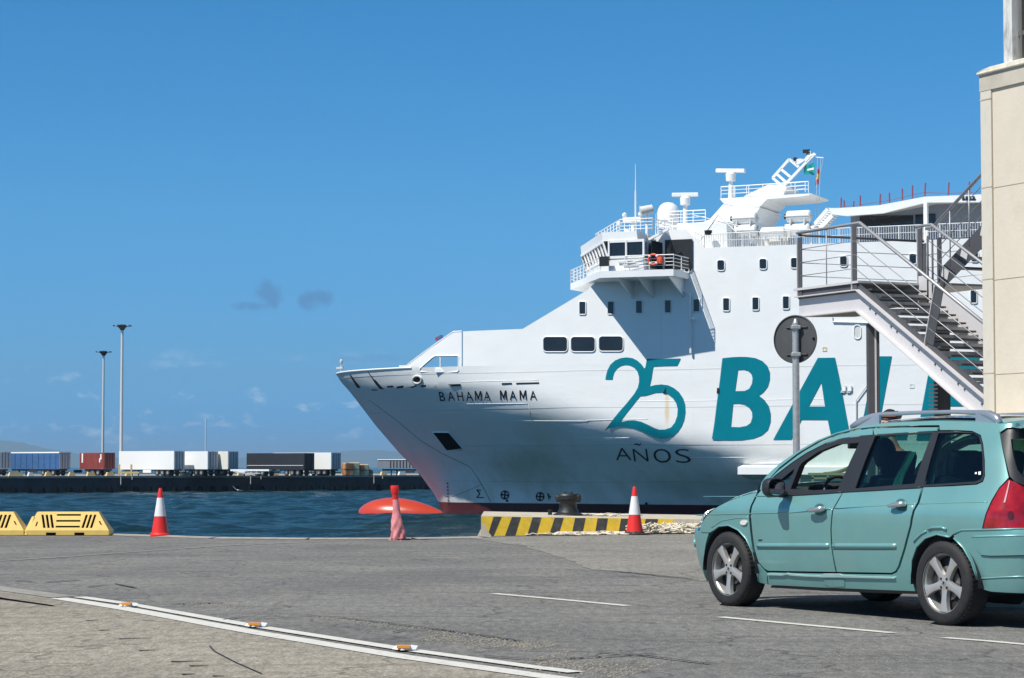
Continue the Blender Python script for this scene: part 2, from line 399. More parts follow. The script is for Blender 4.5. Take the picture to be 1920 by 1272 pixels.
o = strip('lane_line', px_line([(925, 1114), (1050, 1125), (1177, 1137)]), .10, .005, PAINT); o['kind'] = 'structure'
o = strip('lane_line', px_line([(1350, 1158), (1500, 1172), (1675, 1188)]), .10, .005, PAINT); o['kind'] = 'structure'
o = strip('lane_line', px_line([(1770, 1197), (1850, 1203), (1990, 1216)]), .09, .005, PAINT); o['kind'] = 'structure'
o = strip('lane_line', px_line([(-60, 1056), (90, 1047), (230, 1037), (420, 1024), (640, 1015)]), .10, .005, WORN); o['kind'] = 'structure'
# broken seam where the asphalt layers meet: exposed aggregate as low rubble
CHIP = mat('exposed_aggregate', (.20, .185, .155), .95, var=.5, scale=25)
TAR = mat('tar_seam', (.035, .035, .034), .85, var=.3, scale=12)
def rubble(path, width, n, smin, smax, m, name):
    P = px_line(path); mb = MB()
    for _ in range(n):
        i = random.randrange(len(P)-1); t = random.random(); x = P[i][0]+(P[i+1][0]-P[i][0])*t; y = P[i][1]+(P[i+1][1]-P[i][1])*t
        q = random.gauss(0, .38)*width; x += q*.35; y += q
        r = random.uniform(smin, smax); a0 = random.random()*6.3; h = r*random.uniform(.25, .55)
        mb.add([(x+r*cos(a0+k*1.2566)*random.uniform(.7, 1.2), y+r*sin(a0+k*1.2566)*random.uniform(.7, 1.2), .003) for k in range(5)]+[(x, y, .005+h)], [(k, (k+1) % 5, 5) for k in range(5)])
    o = mb.build(name, m); o['kind'] = 'stuff'; return o
rubble([(330, 1132), (470, 1140)], .35, 90, .006, .014, CHIP, 'loose_gravel')
rubble([(590, 1157), (680, 1168), (760, 1178), (860, 1190), (960, 1204), (1080, 1222)], .22, 420, .005, .012, CHIP, 'loose_gravel')
rubble([(790, 1196), (900, 1204), (1030, 1214)], .35, 520, .005, .012, CHIP, 'loose_gravel')
rubble([(1000, 1235), (1080, 1250), (1200, 1262)], .7, 650, .005, .013, CHIP, 'loose_gravel')
rubble([(950, 1170), (1150, 1200), (1400, 1235), (1700, 1250)], 1.6, 900, .003, .008, CHIP, 'loose_gravel')
for pts, w_ in (([(560, 1155), (640, 1160), (740, 1172), (830, 1183), (900, 1193), (980, 1205)], .025), ([(735, 1188), (760, 1183), (830, 1183)], .02),
                ([(905, 1232), (1010, 1240), (1120, 1234), (1230, 1228)], .03), ([(905, 1216), (960, 1220)], .02), ([(1120, 1225), (1200, 1231), (1330, 1247)], .028),
                ([(393, 1214), (402, 1224), (440, 1244), (490, 1266)], .012), ([(86, 1093), (150, 1089)], .06), ([(165, 1102), (215, 1096), (255, 1104)], .04),
                ([(420, 1164), (450, 1159), (560, 1161)], .03), ([(1060, 1069), (1160, 1073), (1301, 1087)], .03), ([(1100, 1099), (1200, 1099)], .03),
                ([(320, 1134), (420, 1132)], .04)):
    o = strip('tar_seam', px_line(pts), w_, .010, TAR); o['kind'] = 'structure'
for (x0, y0, x1, y1) in ((222, 1200, 285, 1198), (260, 1222, 292, 1221), (320, 1243, 378, 1242), (340, 1267, 366, 1266), (398, 1270, 420, 1270), (160, 1166, 185, 1165), (355, 1251, 390, 1250), (185, 1184, 205, 1183), (30, 1091, 60, 1091)):
    o = strip('tar_mark', px_line([(x0, y0), (x1, y1)]), .055, .0085, TAR, w1=.02); o['kind'] = 'structure'
o = strip('drain_slot', px_line([(-120, 1098), (0, 1124), (100, 1138)]), .17, .010, DARK, w1=.04); o['kind'] = 'structure'
# ------------------------------------------------------------------ water with real waves
def water_mat():
    m = bpy.data.materials.new('harbour_water'); m.use_nodes = True; t = m.node_tree; N = t.nodes; Lk = t.links; b = N['Principled BSDF']
    b.inputs['Roughness'].default_value = .16; b.inputs['IOR'].default_value = 1.333
    co = N.new('ShaderNodeTexCoord'); n = N.new('ShaderNodeTexNoise'); n.inputs['Scale'].default_value = .04; n.inputs['Detail'].default_value = 4; Lk.new(co.outputs['Object'], n.inputs['Vector'])
    r = N.new('ShaderNodeValToRGB'); r.color_ramp.elements[0].position = .35; r.color_ramp.elements[1].position = .65
    r.color_ramp.elements[0].color = (.003, .034, .050, 1); r.color_ramp.elements[1].color = (.007, .050, .060, 1); Lk.new(n.outputs[0], r.inputs[0])
    # whitecaps: sparse flecks of foam
    q = N.new('ShaderNodeMapping'); q.inputs['Scale'].default_value = (.35, .9, 1); Lk.new(co.outputs['Object'], q.inputs[0])
    f = N.new('ShaderNodeTexNoise'); f.inputs['Scale'].default_value = .9; f.inputs['Detail'].default_value = 6; f.inputs['Roughness'].default_value = .7; Lk.new(q.outputs[0], f.inputs['Vector'])
    fr = N.new('ShaderNodeValToRGB'); fr.color_ramp.elements[0].position = .735; fr.color_ramp.elements[1].position = .78; Lk.new(f.outputs[0], fr.inputs[0])
    mx = N.new('ShaderNodeMix'); mx.data_type = 'RGBA'; Lk.new(fr.outputs[0], mx.inputs[0]); Lk.new(r.outputs[0], mx.inputs[6]); mx.inputs[7].default_value = (.55, .62, .62, 1)
    Lk.new(mx.outputs[2], b.inputs['Base Color'])
    nb = N.new('ShaderNodeTexNoise'); nb.inputs['Scale'].default_value = 1.1; nb.inputs['Detail'].default_value = 7; nb.inputs['Roughness'].default_value = .65; Lk.new(q.outputs[0], nb.inputs['Vector'])
    bp = N.new('ShaderNodeBump'); bp.inputs['Strength'].default_value = 1; bp.inputs['Distance'].default_value = 1.3; Lk.new(nb.outputs[0], bp.inputs['Height'])
    q2 = N.new('ShaderNodeMapping'); q2.inputs['Scale'].default_value = (.8, 1.3, 1); q2.inputs['Rotation'].default_value = (0, 0, .35); Lk.new(co.outputs['Object'], q2.inputs[0])
    n5 = N.new('ShaderNodeTexNoise'); n5.inputs['Scale'].default_value = 2.6; n5.inputs['Detail'].default_value = 5; n5.inputs['Roughness'].default_value = .6; Lk.new(q2.outputs[0], n5.inputs['Vector'])
    bp5 = N.new('ShaderNodeBump'); bp5.inputs['Strength'].default_value = 1; bp5.inputs['Distance'].default_value = .5; Lk.new(n5.outputs[0], bp5.inputs['Height']); Lk.new(bp.outputs[0], bp5.inputs['Normal']); Lk.new(bp5.outputs[0], b.inputs['Normal'])
    return m
WATER = water_mat()
def wave_h(X, Y):
    rs = np.random.RandomState(3); H = np.zeros_like(X)
    for k in range(60):
        lam = rs.uniform(1.5, 6) if k > 6 else rs.uniform(7, 18); th = radians(rs.normal(-70, 32)); amp = .017*lam**.75
        kk = 2*pi/lam; H += amp*np.sin(kk*(X*cos(th)+Y*sin(th))+rs.uniform(0, 6.28))
    return H*.40
xs = np.linspace(-120, 60, 301); ys = np.concatenate([np.arange(36.3, 120, .42), np.arange(120, 460, .95)])
X, Y = np.meshgrid(xs, ys, indexing='ij'); Z = WATERZ+wave_h(X, Y)
me = bpy.data.meshes.new('water'); nv = X.size; a_, b_ = X.shape
me.vertices.add(nv); me.vertices.foreach_set('co', np.stack([X, Y, Z], -1).ravel())
I = (np.arange(a_-1)[:, None]*b_+np.arange(b_-1)[None, :]).ravel(); Q = np.stack([I, I+b_, I+b_+1, I+1], -1)
me.loops.add(Q.size); me.loops.foreach_set('vertex_index', Q.ravel().astype(np.int32)); me.polygons.add(len(Q))
me.polygons.foreach_set('loop_start', np.arange(0, Q.size, 4, dtype=np.int32)); me.update(calc_edges=True)
me.polygons.foreach_set('use_smooth', np.ones(len(Q), bool)); me.materials.append(WATER)
link(bpy.data.objects.new('water', me))['kind'] = 'structure'
R = 40000
wf = MB()       # the flat sea beyond, a frame round the waves
x0, x1, y0, y1 = -120, 60, 36.3, ys[-1]; z = WATERZ
wf.add([(-R, y1, z), (R, y1, z), (R, R, z), (-R, R, z), (-R, y0-90, z), (x0, y0-90, z), (x0, y1, z), (x1, y0-90, z), (R, y0-90, z), (x1, y1, z)], [(0, 6, 9, 1, 2, 3), (4, 5, 6, 0), (7, 8, 1, 9)])
wf.build('sea', WATER)['kind'] = 'structure'
# ------------------------------------------------------------------ far hills across the bay
def hills(name, dist, pts, m):
    mb = MB(); P = [[], [], []]; xs_ = np.linspace(pts[0][0], pts[-1][0], 90); hp = np.interp(xs_, [p[0] for p in pts], [p[1] for p in pts])
    for i, (px, py) in enumerate(zip(xs_, hp)):
        py += 1.2*sin(px*.21)+.8*sin(px*.53+1); t = ony(px, min(py, 874), dist)
        P[0].append((t.x, dist, -6)); P[1].append((t.x, dist+900, t.z*.7)); P[2].append((t.x*1.1, dist+2000, t.z*1.1))
    mb.grid(P); o = mb.build(name, m, smooth=True); o['kind'] = 'structure'; return o
HILL = mat('hill_scrub', (.05, .08, .06), .9, var=.3, scale=.002)
hills('far_hills', 16000, [(-900, 862), (-500, 838), (-200, 826), (-60, 822), (20, 829), (60, 838), (130, 852), (240, 862)], HILL)
hills('far_coast', 18000, [(180, 866), (420, 858), (560, 852), (640, 846), (700, 844), (800, 849), (1100, 858), (1500, 850), (2400, 840)], HILL)
# ------------------------------------------------------------------ the breakwater quay across the basin
q0 = Vector((-82.9, 376.7)); q1 = Vector((-15.7, 426.9)); qd = (q1-q0).normalized(); qn = Vector((-qd.y, qd.x)); QZ = -.42
def fq(t, n, z=0): p = q0+qd*t+qn*n; return Vector((p.x, p.y, z))
FARC = mat('far_quay_concrete', (.30, .28, .24), .9, var=.15, scale=.6)
FARW = mat('far_quay_wall', (.050, .050, .053), .9, var=.35, scale=.35, dirt=(.012, .012, .014), dirt_amt=.8, dirt_scale=.25, stretch=(1, 1, .25))
mb = MB(); mb.prism([fq(-260, 0, QZ), fq(260, 0, QZ), fq(260, 75, QZ), fq(-260, 75, QZ)], (0, 0, -.35)); mb.build('far_quay_deck', FARC)['kind'] = 'structure'
wallq = thing('quay_wall', 'dark concrete quay wall of the breakwater across the water, below the parked trailers', 'quay wall', fq(0, 0, WATERZ))
mb = MB(); mb.prism([v-wallq.location for v in (fq(-260, .25, QZ-.352), fq(260, .25, QZ-.352), fq(260, 6, QZ-.352), fq(-260, 6, QZ-.352))], (0, 0, -5)); mb.build('wall_face', FARW, wallq)
for k in range(-16, 46):
    mb = MB(); c = fq(k*2.45, .05)-wallq.location; c.z = 0
    mb.lathe([(.0, 1.1), (.35, 1.0), (.55, .45), (.6, -1)], 8, c); mb.build('fender', DARK, wallq, smooth='auto')
for px_, wd in ((236, 1.9), (478, 1.9), (707, 1.7)):
    # fender bays with pale ladder rails
    r = (px_-960)/FPX; t_ = (r*q0.y-q0.x)/(qd.x-r*qd.y); c = fq(t_, -.12)-wallq.location
    mb = MB(); mb.box((c.x, c.y, 1.75), (wd, .5, 1.15), rot=atan2(qd.y, qd.x)); mb.build('bay_block', BLACK, wallq)
    for s_ in (-1, 1):
        mb = MB(); d = fq(t_+s_*wd*.55, -.45)-wallq.location; mb.beam((d.x, d.y, 2.75), (d.x, d.y, 1.4 if s_ < 0 else 2.2), .12); mb.build('ladder_rail', mat('pale_rail', (.5, .5, .48), .5), wallq)
# ================================================================== THE FERRY
AX = radians(23.9); HB = 12.5
S0 = onz(825, 964, WATERZ)
SM = Matrix.Translation(S0) @ Matrix.Rotation(pi-AX, 4, 'Z'); SMI = SM.inverted()
ship = thing('ferry', 'large white car ferry with teal lettering and orange bulbous bow moored behind the quay', 'ferry', S0, pi-AX)
def sstem(z): return float(np.interp(z, [-5, 0, .64, 1.18, 1.92, 3.88, 5.70, 8.23, 11.36, 12.49, 13.1], [1.5, .3, .05, -.17, -.66, -2.27, -4.28, -6.72, -9.40, -10.53, -10.9]))
def sfull(z): return float(np.interp(z, [-5, 0, 3, 6, 8, 10, 11.5, 13.1], [85, 75, 48, 33.5, 25.5, 18.5, 13.5, 12.0]))
def pexp(z): return float(np.interp(z, [-5, 0, 3, 6, 9, 13.1], [1.0, 1.05, 1.18, 1.6, 2.0, 2.1]))
def H(s, z):
    zz = min(z, 13.1); a = sstem(zz); r = (s-a)/(sfull(zz)-a)
    r = min(max(r, 0), 1); return min(HB, HB*(1-(1-r)**pexp(zz))+3.0*(1-math.exp(-max(s-a, 0)/3.2))*(1-r)**2)
def slocal(px, py, t):
    """point of the ferry on its lengthwise plane t metres to port"""
    o = SMI @ CAM; d = SMI.to_3x3() @ pix_dir(px, py); k = (t-o.y)/d.y; return o+d*k
def hullpt(px, py, off=0.0):
    o = SMI @ CAM; d = SMI.to_3x3() @ pix_dir(px, py)
    k0 = (13-o.y)/d.y; k1 = (-.5-o.y)/d.y; p = None
    n = 60; kp = k0
    for i in range(1, n+1):
        k = k0+(k1-k0)*i/n; p = o+d*k
        if p.y <= H(-p.x, p.z):
            a, b_ = kp, k
            for _ in range(22):
                c = (a+b_)/2; p = o+d*c
                if p.y <= H(-p.x, p.z): b_ = c
                else: a = c
            p = o+d*b_; break
        kp = k
    s, z = -p.x, p.z; e_ = .05
    hs = (H(s+e_, z)-H(s-e_, z))/(2*e_); hz = (H(s, z+e_)-H(s, z-e_))/(2*e_)
    nn = Vector((hs, 1, -hz)).normalized()     # outward
    return p+nn*off
def HM(off): return lambda x, y, dep: hullpt(x, -y, off)
def hull_poly(name, outer, m, holes=(), off=.04, cell=8, parent=None, label=None):
    return skin(name, [(x, -y) for x, y in outer], [[(x, -y) for x, y in h] for h in holes], HM(off), m, parent or ship, cell, label=label)
def fix_out(o, ref=Vector((0, 1, 0))):
    # make faces look outward to port
    s = sum((p.normal.dot(ref) for p in o.data.polygons))
    if s < 0: o.data.flip_normals()
    return o
def hull_material():
    m = bpy.data.materials.new('hull_paint'); m.use_nodes = True; t = m.node_tree; N = t.nodes; Lk = t.links; b = N['Principled BSDF']
    b.inputs['Roughness'].default_value = .42
    co = N.new('ShaderNodeTexCoord'); sp = N.new('ShaderNodeSeparateXYZ'); Lk.new(co.outputs['Object'], sp.inputs[0])
    def noise(sc_, st, det=6, ro=.65):
        q = N.new('ShaderNodeMapping'); q.inputs['Scale'].default_value = st; Lk.new(co.outputs['Object'], q.inputs[0])
        n = N.new('ShaderNodeTexNoise'); n.inputs['Scale'].default_value = sc_; n.inputs['Detail'].default_value = det; n.inputs['Roughness'].default_value = ro; Lk.new(q.outputs[0], n.inputs['Vector']); return n.outputs[0]
    def M(op, a, b_=None, c=False):
        n = N.new('ShaderNodeMath'); n.operation = op; n.use_clamp = c
        for i, v in enumerate((a, b_)):
            if v is None: continue
            if isinstance(v, (int, float)): n.inputs[i].default_value = v
            else: Lk.new(v, n.inputs[i])
        return n.outputs[0]
    def mix(f, a, b_):
        x = N.new('ShaderNodeMix'); x.data_type = 'RGBA'; Lk.new(f, x.inputs[0])
        for i, q in ((6, a), (7, b_)):
            if isinstance(q, tuple): x.inputs[i].default_value = (*q, 1)
            else: Lk.new(q, x.inputs[i])
        return x.outputs[2]
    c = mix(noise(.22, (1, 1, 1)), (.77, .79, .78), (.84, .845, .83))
    # grime running down the flare, growth near the waterline; warm shade tint painted in
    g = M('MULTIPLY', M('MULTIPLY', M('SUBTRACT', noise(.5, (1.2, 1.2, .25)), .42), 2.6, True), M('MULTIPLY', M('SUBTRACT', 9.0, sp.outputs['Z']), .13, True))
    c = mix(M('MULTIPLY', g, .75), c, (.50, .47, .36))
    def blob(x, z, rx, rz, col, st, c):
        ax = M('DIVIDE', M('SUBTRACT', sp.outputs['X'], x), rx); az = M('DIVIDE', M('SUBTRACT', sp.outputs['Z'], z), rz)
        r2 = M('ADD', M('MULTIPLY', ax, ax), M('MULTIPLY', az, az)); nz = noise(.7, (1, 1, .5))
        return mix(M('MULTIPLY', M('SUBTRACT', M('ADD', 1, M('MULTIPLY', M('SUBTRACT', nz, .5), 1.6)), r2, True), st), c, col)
    c = blob(.2, 4.2, 4.2, 3.2, (.72, .64, .62), .3, c)       # pinkish bounce off the orange bulb, painted in by the stem
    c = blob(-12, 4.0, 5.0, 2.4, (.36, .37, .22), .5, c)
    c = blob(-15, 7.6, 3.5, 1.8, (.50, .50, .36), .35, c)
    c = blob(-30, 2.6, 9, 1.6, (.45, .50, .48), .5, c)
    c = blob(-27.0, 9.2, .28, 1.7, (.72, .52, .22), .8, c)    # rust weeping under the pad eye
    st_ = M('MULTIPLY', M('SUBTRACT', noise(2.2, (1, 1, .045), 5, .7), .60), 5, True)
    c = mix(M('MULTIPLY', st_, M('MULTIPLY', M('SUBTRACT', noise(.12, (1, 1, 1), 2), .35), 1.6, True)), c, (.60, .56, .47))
    Lk.new(c, b.inputs['Base Color'])
    # plating: dished panels and a horizontal seam each strake
    w_ = N.new('ShaderNodeTexWave'); w_.wave_type = 'BANDS'; w_.bands_direction = 'Z'; w_.wave_profile = 'SAW'; w_.inputs['Scale'].default_value = .10; w_.inputs['Distortion'].default_value = .25; w_.inputs['Detail'].default_value = 1; Lk.new(co.outputs['Object'], w_.inputs['Vector'])
    wr = N.new('ShaderNodeValToRGB'); wr.color_ramp.elements[0].position = .96; wr.color_ramp.elements[1].position = .99; Lk.new(w_.outputs[0], wr.inputs[0])
    bp = N.new('ShaderNodeBump'); bp.inputs['Strength'].default_value = .35; bp.inputs['Distance'].default_value = .05; Lk.new(wr.outputs[0], bp.inputs['Height'])
    bp2 = N.new('ShaderNodeBump'); bp2.inputs['Strength'].default_value = .4; bp2.inputs['Distance'].default_value = .08; Lk.new(noise(.55, (.5, 1, 1.3), 3, .5), bp2.inputs['Height']); Lk.new(bp.outputs[0], bp2.inputs['Normal'])
    Lk.new(bp2.outputs[0], b.inputs['Normal']); return m
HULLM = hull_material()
REDB = mat('boot_red', (.075, .014, .018), .5, var=.2, scale=1, dirt=(.05, .02, .02), dirt_amt=.6)
ORANGE = mat('bulb_orange', (.50, .048, .018), .3, var=.08, scale=.5, coat=.3)
TEAL = mat('teal_paint', (.0, .19, .25), .8, var=.06, scale=.6, spec=.08)
NAVY = mat('navy_paint', (.008, .018, .04), .5)
BLK = mat('black_paint', (.010, .011, .013), .5)
GLS = mat('dark_window_glass', (.012, .015, .020), .08, var=.3, scale=.4)
SHIPW = mat('superstructure_white', (.82, .83, .82), .42, var=.025, scale=.5, bump=.25, bscale=1.1, bdist=.06)
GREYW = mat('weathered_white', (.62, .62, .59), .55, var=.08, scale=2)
uu = np.concatenate([np.linspace(0, 1, 26)**1.6*8, np.linspace(8, 34, 27)[1:], np.linspace(34, 75, 14)[1:], [100, 125, 140]])
def hull_rows(zs):
    rows = []
    for side in (1, -1):
        P = []
        for z in zs:
            a = sstem(min(z, 13.1)); P.append([(-(a+u), side*H(a+u, z), z) for u in uu])
        rows.append(P)
    return rows
def hull_part(name, zs, m):
    mb = MB()
    for P in hull_rows(zs): mb.grid(P)
    mb.add([(-140, HB, zs[0]), (-140, -HB, zs[0]), (-140, -HB, zs[-1]), (-140, HB, zs[-1])], [(0, 1, 2, 3)])
    me = bpy.data.meshes.new(name); me.from_pydata(mb.v, [], mb.f)
    bm = bmesh.new(); bm.from_mesh(me); bmesh.ops.remove_doubles(bm, verts=bm.verts, dist=.004); bmesh.ops.recalc_face_normals(bm, faces=bm.faces); bm.to_mesh(me); bm.free()
    me.polygons.foreach_set('use_smooth', [True]*len(me.polygons)); me.set_sharp_from_angle(angle=radians(40)); me.materials.append(m)
    o = link(bpy.data.objects.new(name, me)); o.parent = ship; return o
hull_part('boot_topping', [-5, -2, 0, 1.12], REDB)
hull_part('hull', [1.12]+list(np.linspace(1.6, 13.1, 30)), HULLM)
# foredeck and the cap rail of the bulwark
mb = MB(); ss = np.linspace(-9.6, 14, 20)
mb.grid([[(-s, -H(s, 12.2)+.1, 12.15) for s in ss], [(-s, H(s, 12.2)-.1, 12.15) for s in ss]]); mb.build('foredeck', mat('deck_green', (.06, .12, .09), .8), ship)
mb = MB()
for side in (1, -1): mb.tube([(-s, side*H(s, 13.1), 13.12) for s in list(np.linspace(-10.9, -8, 8))+list(np.linspace(-7, 2.5, 14))], .09, 6)
mb.build('cap_rail', WHITE, ship)
# bulb
mb = MB(); P = []
for i in range(25):
    t = i/24; s = -8.45+9.4*t; r = 1.66*(sin(min(1, t/.36)*pi/2)**.42 if t < .36 else max(0.0, cos((t-.36)/.64*pi/2))**.85); zc = -.18-.0*t
    P.append([(-s, 1.25*r*cos(a), zc+r*sin(a)) for a in np.linspace(0, 2*pi, 33)])
mb.grid(P); mb.build('bulbous_bow', ORANGE, ship, smooth=True)
# superstructure lofted along the ship; its side is flush with the hull
def prof(pts, t=HB): return [slocal(x, y, t) for x, y in pts]
def loft(name, prof_top, zb, m, s_end=None, hw=None):
    mb = MB(); S = []; pt = [(-p.x, p.z) for p in prof_top]
    for (sa, za), (sb, zb_) in zip(pt[:-1], pt[1:]):
        k = max(1, int((sb-sa)/1.2)); S += [(sa+(sb-sa)*i/k, za+(zb_-za)*i/k) for i in range(k)]
    S.append(pt[-1])
    if s_end: S.append((s_end, pt[-1][1]))
    P = []
    for s, z in S:
        hwid = hw if hw else H(s, 13.1)
        P.append([(-s, hwid, zb), (-s, hwid, z), (-s, -hwid, z), (-s, -hwid, zb)])
    mb.grid(P); mb.add([Vector(p) for p in P[0]], [(0, 1, 2, 3)]); mb.add([Vector(p) for p in P[-1]], [(3, 2, 1, 0)])
    o = mb.build(name, m, ship, smooth='auto'); return o
loft('forward_superstructure', prof([(866, 621.5), (980, 617), (1000, 605), (1100, 545)])+[slocal(1127, 520, HB)], 13.1, SHIPW)
pA = slocal(1127, 520, HB); s1 = -pA.x
pw = [Vector((-s1-.02, 0, pA.z)), Vector((-(-slocal(1238, 430, HB).x)+.02, 0, pA.z+.3))]
sW = -slocal(1240, 430, HB).x; zW = slocal(1262, 431, HB).z; sR = -slocal(1283, 430, HB).x; sD = -slocal(1320, 465, HB).x; zD = slocal(1320, 465, HB).z
loft('bridge_base', [Vector((-s1, 0, pA.z)), Vector((-sW+.01, 0, pA.z))], 13.1, SHIPW)
loft('side_house', [Vector((-sW, 0, zW)), Vector((-sR, 0, zW)), Vector((-sD, 0, zD)), Vector((-53, 0, zD-.1)), Vector((-60, 0, zD-.1))], 13.1, SHIPW, s_end=138)
# open wing plating ahead of the house, with its window-like opening, both sides
scr = [(755, 693), (768, 681), (790, 664.5), (820, 643), (850, 622.3), (865.8, 621.6), (865.8, 700), (840, 699), (760, 700)]
hol = [(789, 697.5), (787, 695), (788, 691), (811, 670.5), (817, 667.5), (858, 667.2), (860, 669), (860, 695.5), (858, 697.5)]
o = hull_poly('bow_screen', scr, SHIPW, holes=[hol], off=.0, cell=6)
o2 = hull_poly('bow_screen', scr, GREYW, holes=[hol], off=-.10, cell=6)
for q in (o, o2):
    c = q.copy(); c.data = q.data.copy(); link(c); c.parent = ship
    for v in c.data.vertices: v.co.y = -v.co.y
edge_pts = [hullpt(x, y, -.04) for x, y in hol]
for sgn in (1, -1):
    mb = MB(); mb.tube([(p.x, sgn*p.y, p.z) for p in edge_pts], .10, 6, closed=True); mb.build('opening_frame', SHIPW, ship)
mb = MB(); a = hullpt(825, 668, -.05); b_ = hullpt(825, 697, -.05); mb.beam(a, b_, .10); mb.box(b_+Vector((0, 0, .1)), (.9, .3, .35)); mb.build('stanchion', SHIPW, ship)
top_e = [hullpt(x, y, -.03) for x, y in scr[:6]]
for sgn in (1, -1): mb = MB(); mb.tube([(p.x, sgn*p.y, p.z) for p in top_e], .07, 6); mb.build('screen_rail', WHITE, ship)
# lettering, shaped on the plating
def tr(pts, k, ox, oy): return [(ox+x/k, oy+y/k) for x, y in pts]
c25 = [(140, 342), (145, 310), (160, 250), (190, 190), (240, 145), (300, 120), (360, 113), (420, 120), (470, 145), (515, 185), (545, 228), (555, 215), (570, 128), (740, 128), (922, 124), (885, 200), (740, 203), (640, 208), (632, 235), (620, 320), (600, 415), (650, 400), (720, 393), (790, 402), (850, 430), (905, 475), (945, 535), (966, 600), (970, 680), (958, 760), (930, 830), (890, 885), (840, 925), (780, 948), (710, 952), (640, 935), (580, 905), (500, 865), (420, 840), (340, 828), (260, 828), (200, 840), (160, 855), (130, 872), (200, 780), (280, 680), (360, 590), (440, 490), (475, 430), (490, 370), (488, 310), (470, 255), (435, 215), (390, 194), (345, 190), (300, 200), (260, 227), (232, 265), (218, 310), (215, 342)]
h25 = [(500, 515), (560, 510), (600, 498), (660, 480), (730, 478), (790, 495), (840, 535), (875, 590), (890, 650), (885, 720), (860, 790), (820, 840), (760, 860), (700, 862), (650, 845), (590, 815), (510, 780), (440, 765), (370, 768), (290, 785), (340, 715), (420, 615), (460, 565)]
hull_poly('numeral_25', tr(c25, 5.5286, 1110, 650), TEAL, [tr(h25, 5.5286, 1110, 650)], label='teal painted numeral 25')
cB = [(208, 132), (320, 120), (400, 116), (480, 117), (580, 130), (660, 165), (715, 220), (742, 290), (742, 370), (720, 450), (670, 515), (618, 553), (680, 600), (730, 670), (752, 760), (750, 850), (720, 940), (650, 1000), (560, 1035), (430, 1055), (280, 1058), (160, 1052), (90, 1042), (120, 850), (150, 600), (180, 380)]
hB1 = [(385, 265), (450, 262), (500, 275), (535, 310), (548, 360), (540, 420), (510, 475), (460, 500), (352, 502)]
hB2 = [(330, 645), (400, 643), (460, 655), (510, 690), (542, 740), (545, 800), (525, 860), (480, 893), (400, 908), (305, 905)]
hull_poly('painted_letter', tr(cB, 6, 1320, 650), TEAL, [tr(hB1, 6, 1320, 650), tr(hB2, 6, 1320, 650)], label='teal painted letter B')
hull_poly('painted_letter', tr([(1282, 128), (1475, 125), (1520, 330), (1560, 540), (1600, 760), (1655, 1048), (1440, 1048), (1392, 826), (1100, 825), (985, 1048), (780, 1050), (1030, 590)], 6, 1320, 650), TEAL, [tr([(1322, 405), (1362, 675), (1180, 675)], 6, 1320, 650)], label='teal painted letter A')
hull_poly('painted_letter', [(1641, 668.3), (1672.5, 668.3), (1654, 768), (1650, 793), (1706, 793), (1700, 825), (1611, 825)], TEAL, label='teal painted letter L')
hull_poly('painted_letter', [(1747, 667), (1838, 666), (1831, 698), (1774, 699), (1768, 733), (1822, 733), (1816, 762), (1763, 762), (1757, 795), (1815, 795), (1809, 826), (1718, 826)], TEAL, label='teal painted letter E')
def stroke_poly(a, b_, w_):
    a = Vector(a); b_ = Vector(b_); d = (b_-a).normalized(); n = Vector((-d.y, d.x))*w_/2
    return [tuple(a+n), tuple(b_+n), tuple(b_-n), tuple(a-n)]
def text_mesh(txt, off=0.0, shear=0):
    cu = bpy.data.curves.new('t', 'FONT'); cu.body = txt; cu.size = 1; cu.offset = off; cu.resolution_u = 4; cu.shear = shear
    o = link(bpy.data.objects.new('t', cu)); bpy.context.view_layer.update(); dg = bpy.context.evaluated_depsgraph_get()
    me = bpy.data.meshes.new_from_object(o.evaluated_get(dg)); COL.objects.unlink(o); bpy.data.objects.remove(o)
    return me
def hull_letter(ch, cx, top, bot, m, off=0.0, width=None, slant=0, name='painted_letter', o_=.028, label=None):
    """one letter from pixel column cx, between rows top and bot"""
    if ch == 'M':
        Mo = [(0, 0), (0, .729), (.15, .729), (.36, .30), (.57, .729), (.72, .729), (.72, 0), (.60, 0), (.60, .50), (.40, .10), (.32, .10), (.12, .50), (.12, 0)]
        me = bpy.data.meshes.new('M'); me.from_pydata([(x, y, 0) for x, y in Mo], [], [tuple(range(len(Mo)))])
    else: me = text_mesh(ch, off)
    bm = bmesh.new(); bm.from_mesh(me); bmesh.ops.triangulate(bm, faces=bm.faces, ngon_method='EAR_CLIP')
    bmesh.ops.subdivide_edges(bm, edges=[e_ for e_ in bm.edges if e_.calc_length() > .25], cuts=2); bmesh.ops.triangulate(bm, faces=bm.faces)
    xs_ = [v.co.x for v in bm.verts]; ys_ = [v.co.y for v in bm.verts]; x0, x1, y0, y1 = min(xs_), max(xs_), min(ys_), max(ys_)
    capb, capt = (0, .729) if ch in 'ÑO S' or True else (y0, y1)
    k = (bot-top)/(capt-capb); kx = (width/(x1-x0)) if width else k
    for v in bm.verts:
        yy = (v.co.y-capb)*k; xx = (v.co.x-(x0+x1)/2)*kx+slant*(yy-(bot-top)/2); v.co = hullpt(cx+xx, bot-yy, o_)
    bm.to_mesh(me); bm.free(); me.name = name; me.materials.clear(); me.materials.append(m); o = link(bpy.data.objects.new(name, me)); o.parent = ship
    if label: o['label'] = label
    fix_out(o); return o
for ch, cx, wd in (('B', 829, 10), ('A', 846, 13), ('H', 863, 11), ('A', 880, 13), ('M', 897, 12.5), ('A', 913.5, 12.5)):
    hull_letter(ch, cx, 734+(cx-830)*-.012, 752-(cx-830)*.006, BLK, .002, wd, .0-.18 if cx < 890 else -.08)
for ch, cx, wd in (('M', 944, 12.5), ('A', 962, 13), ('M', 981, 13), ('A', 1000, 13)):
    hull_letter(ch, cx, 732, 750, BLK, .002, wd, -.06)
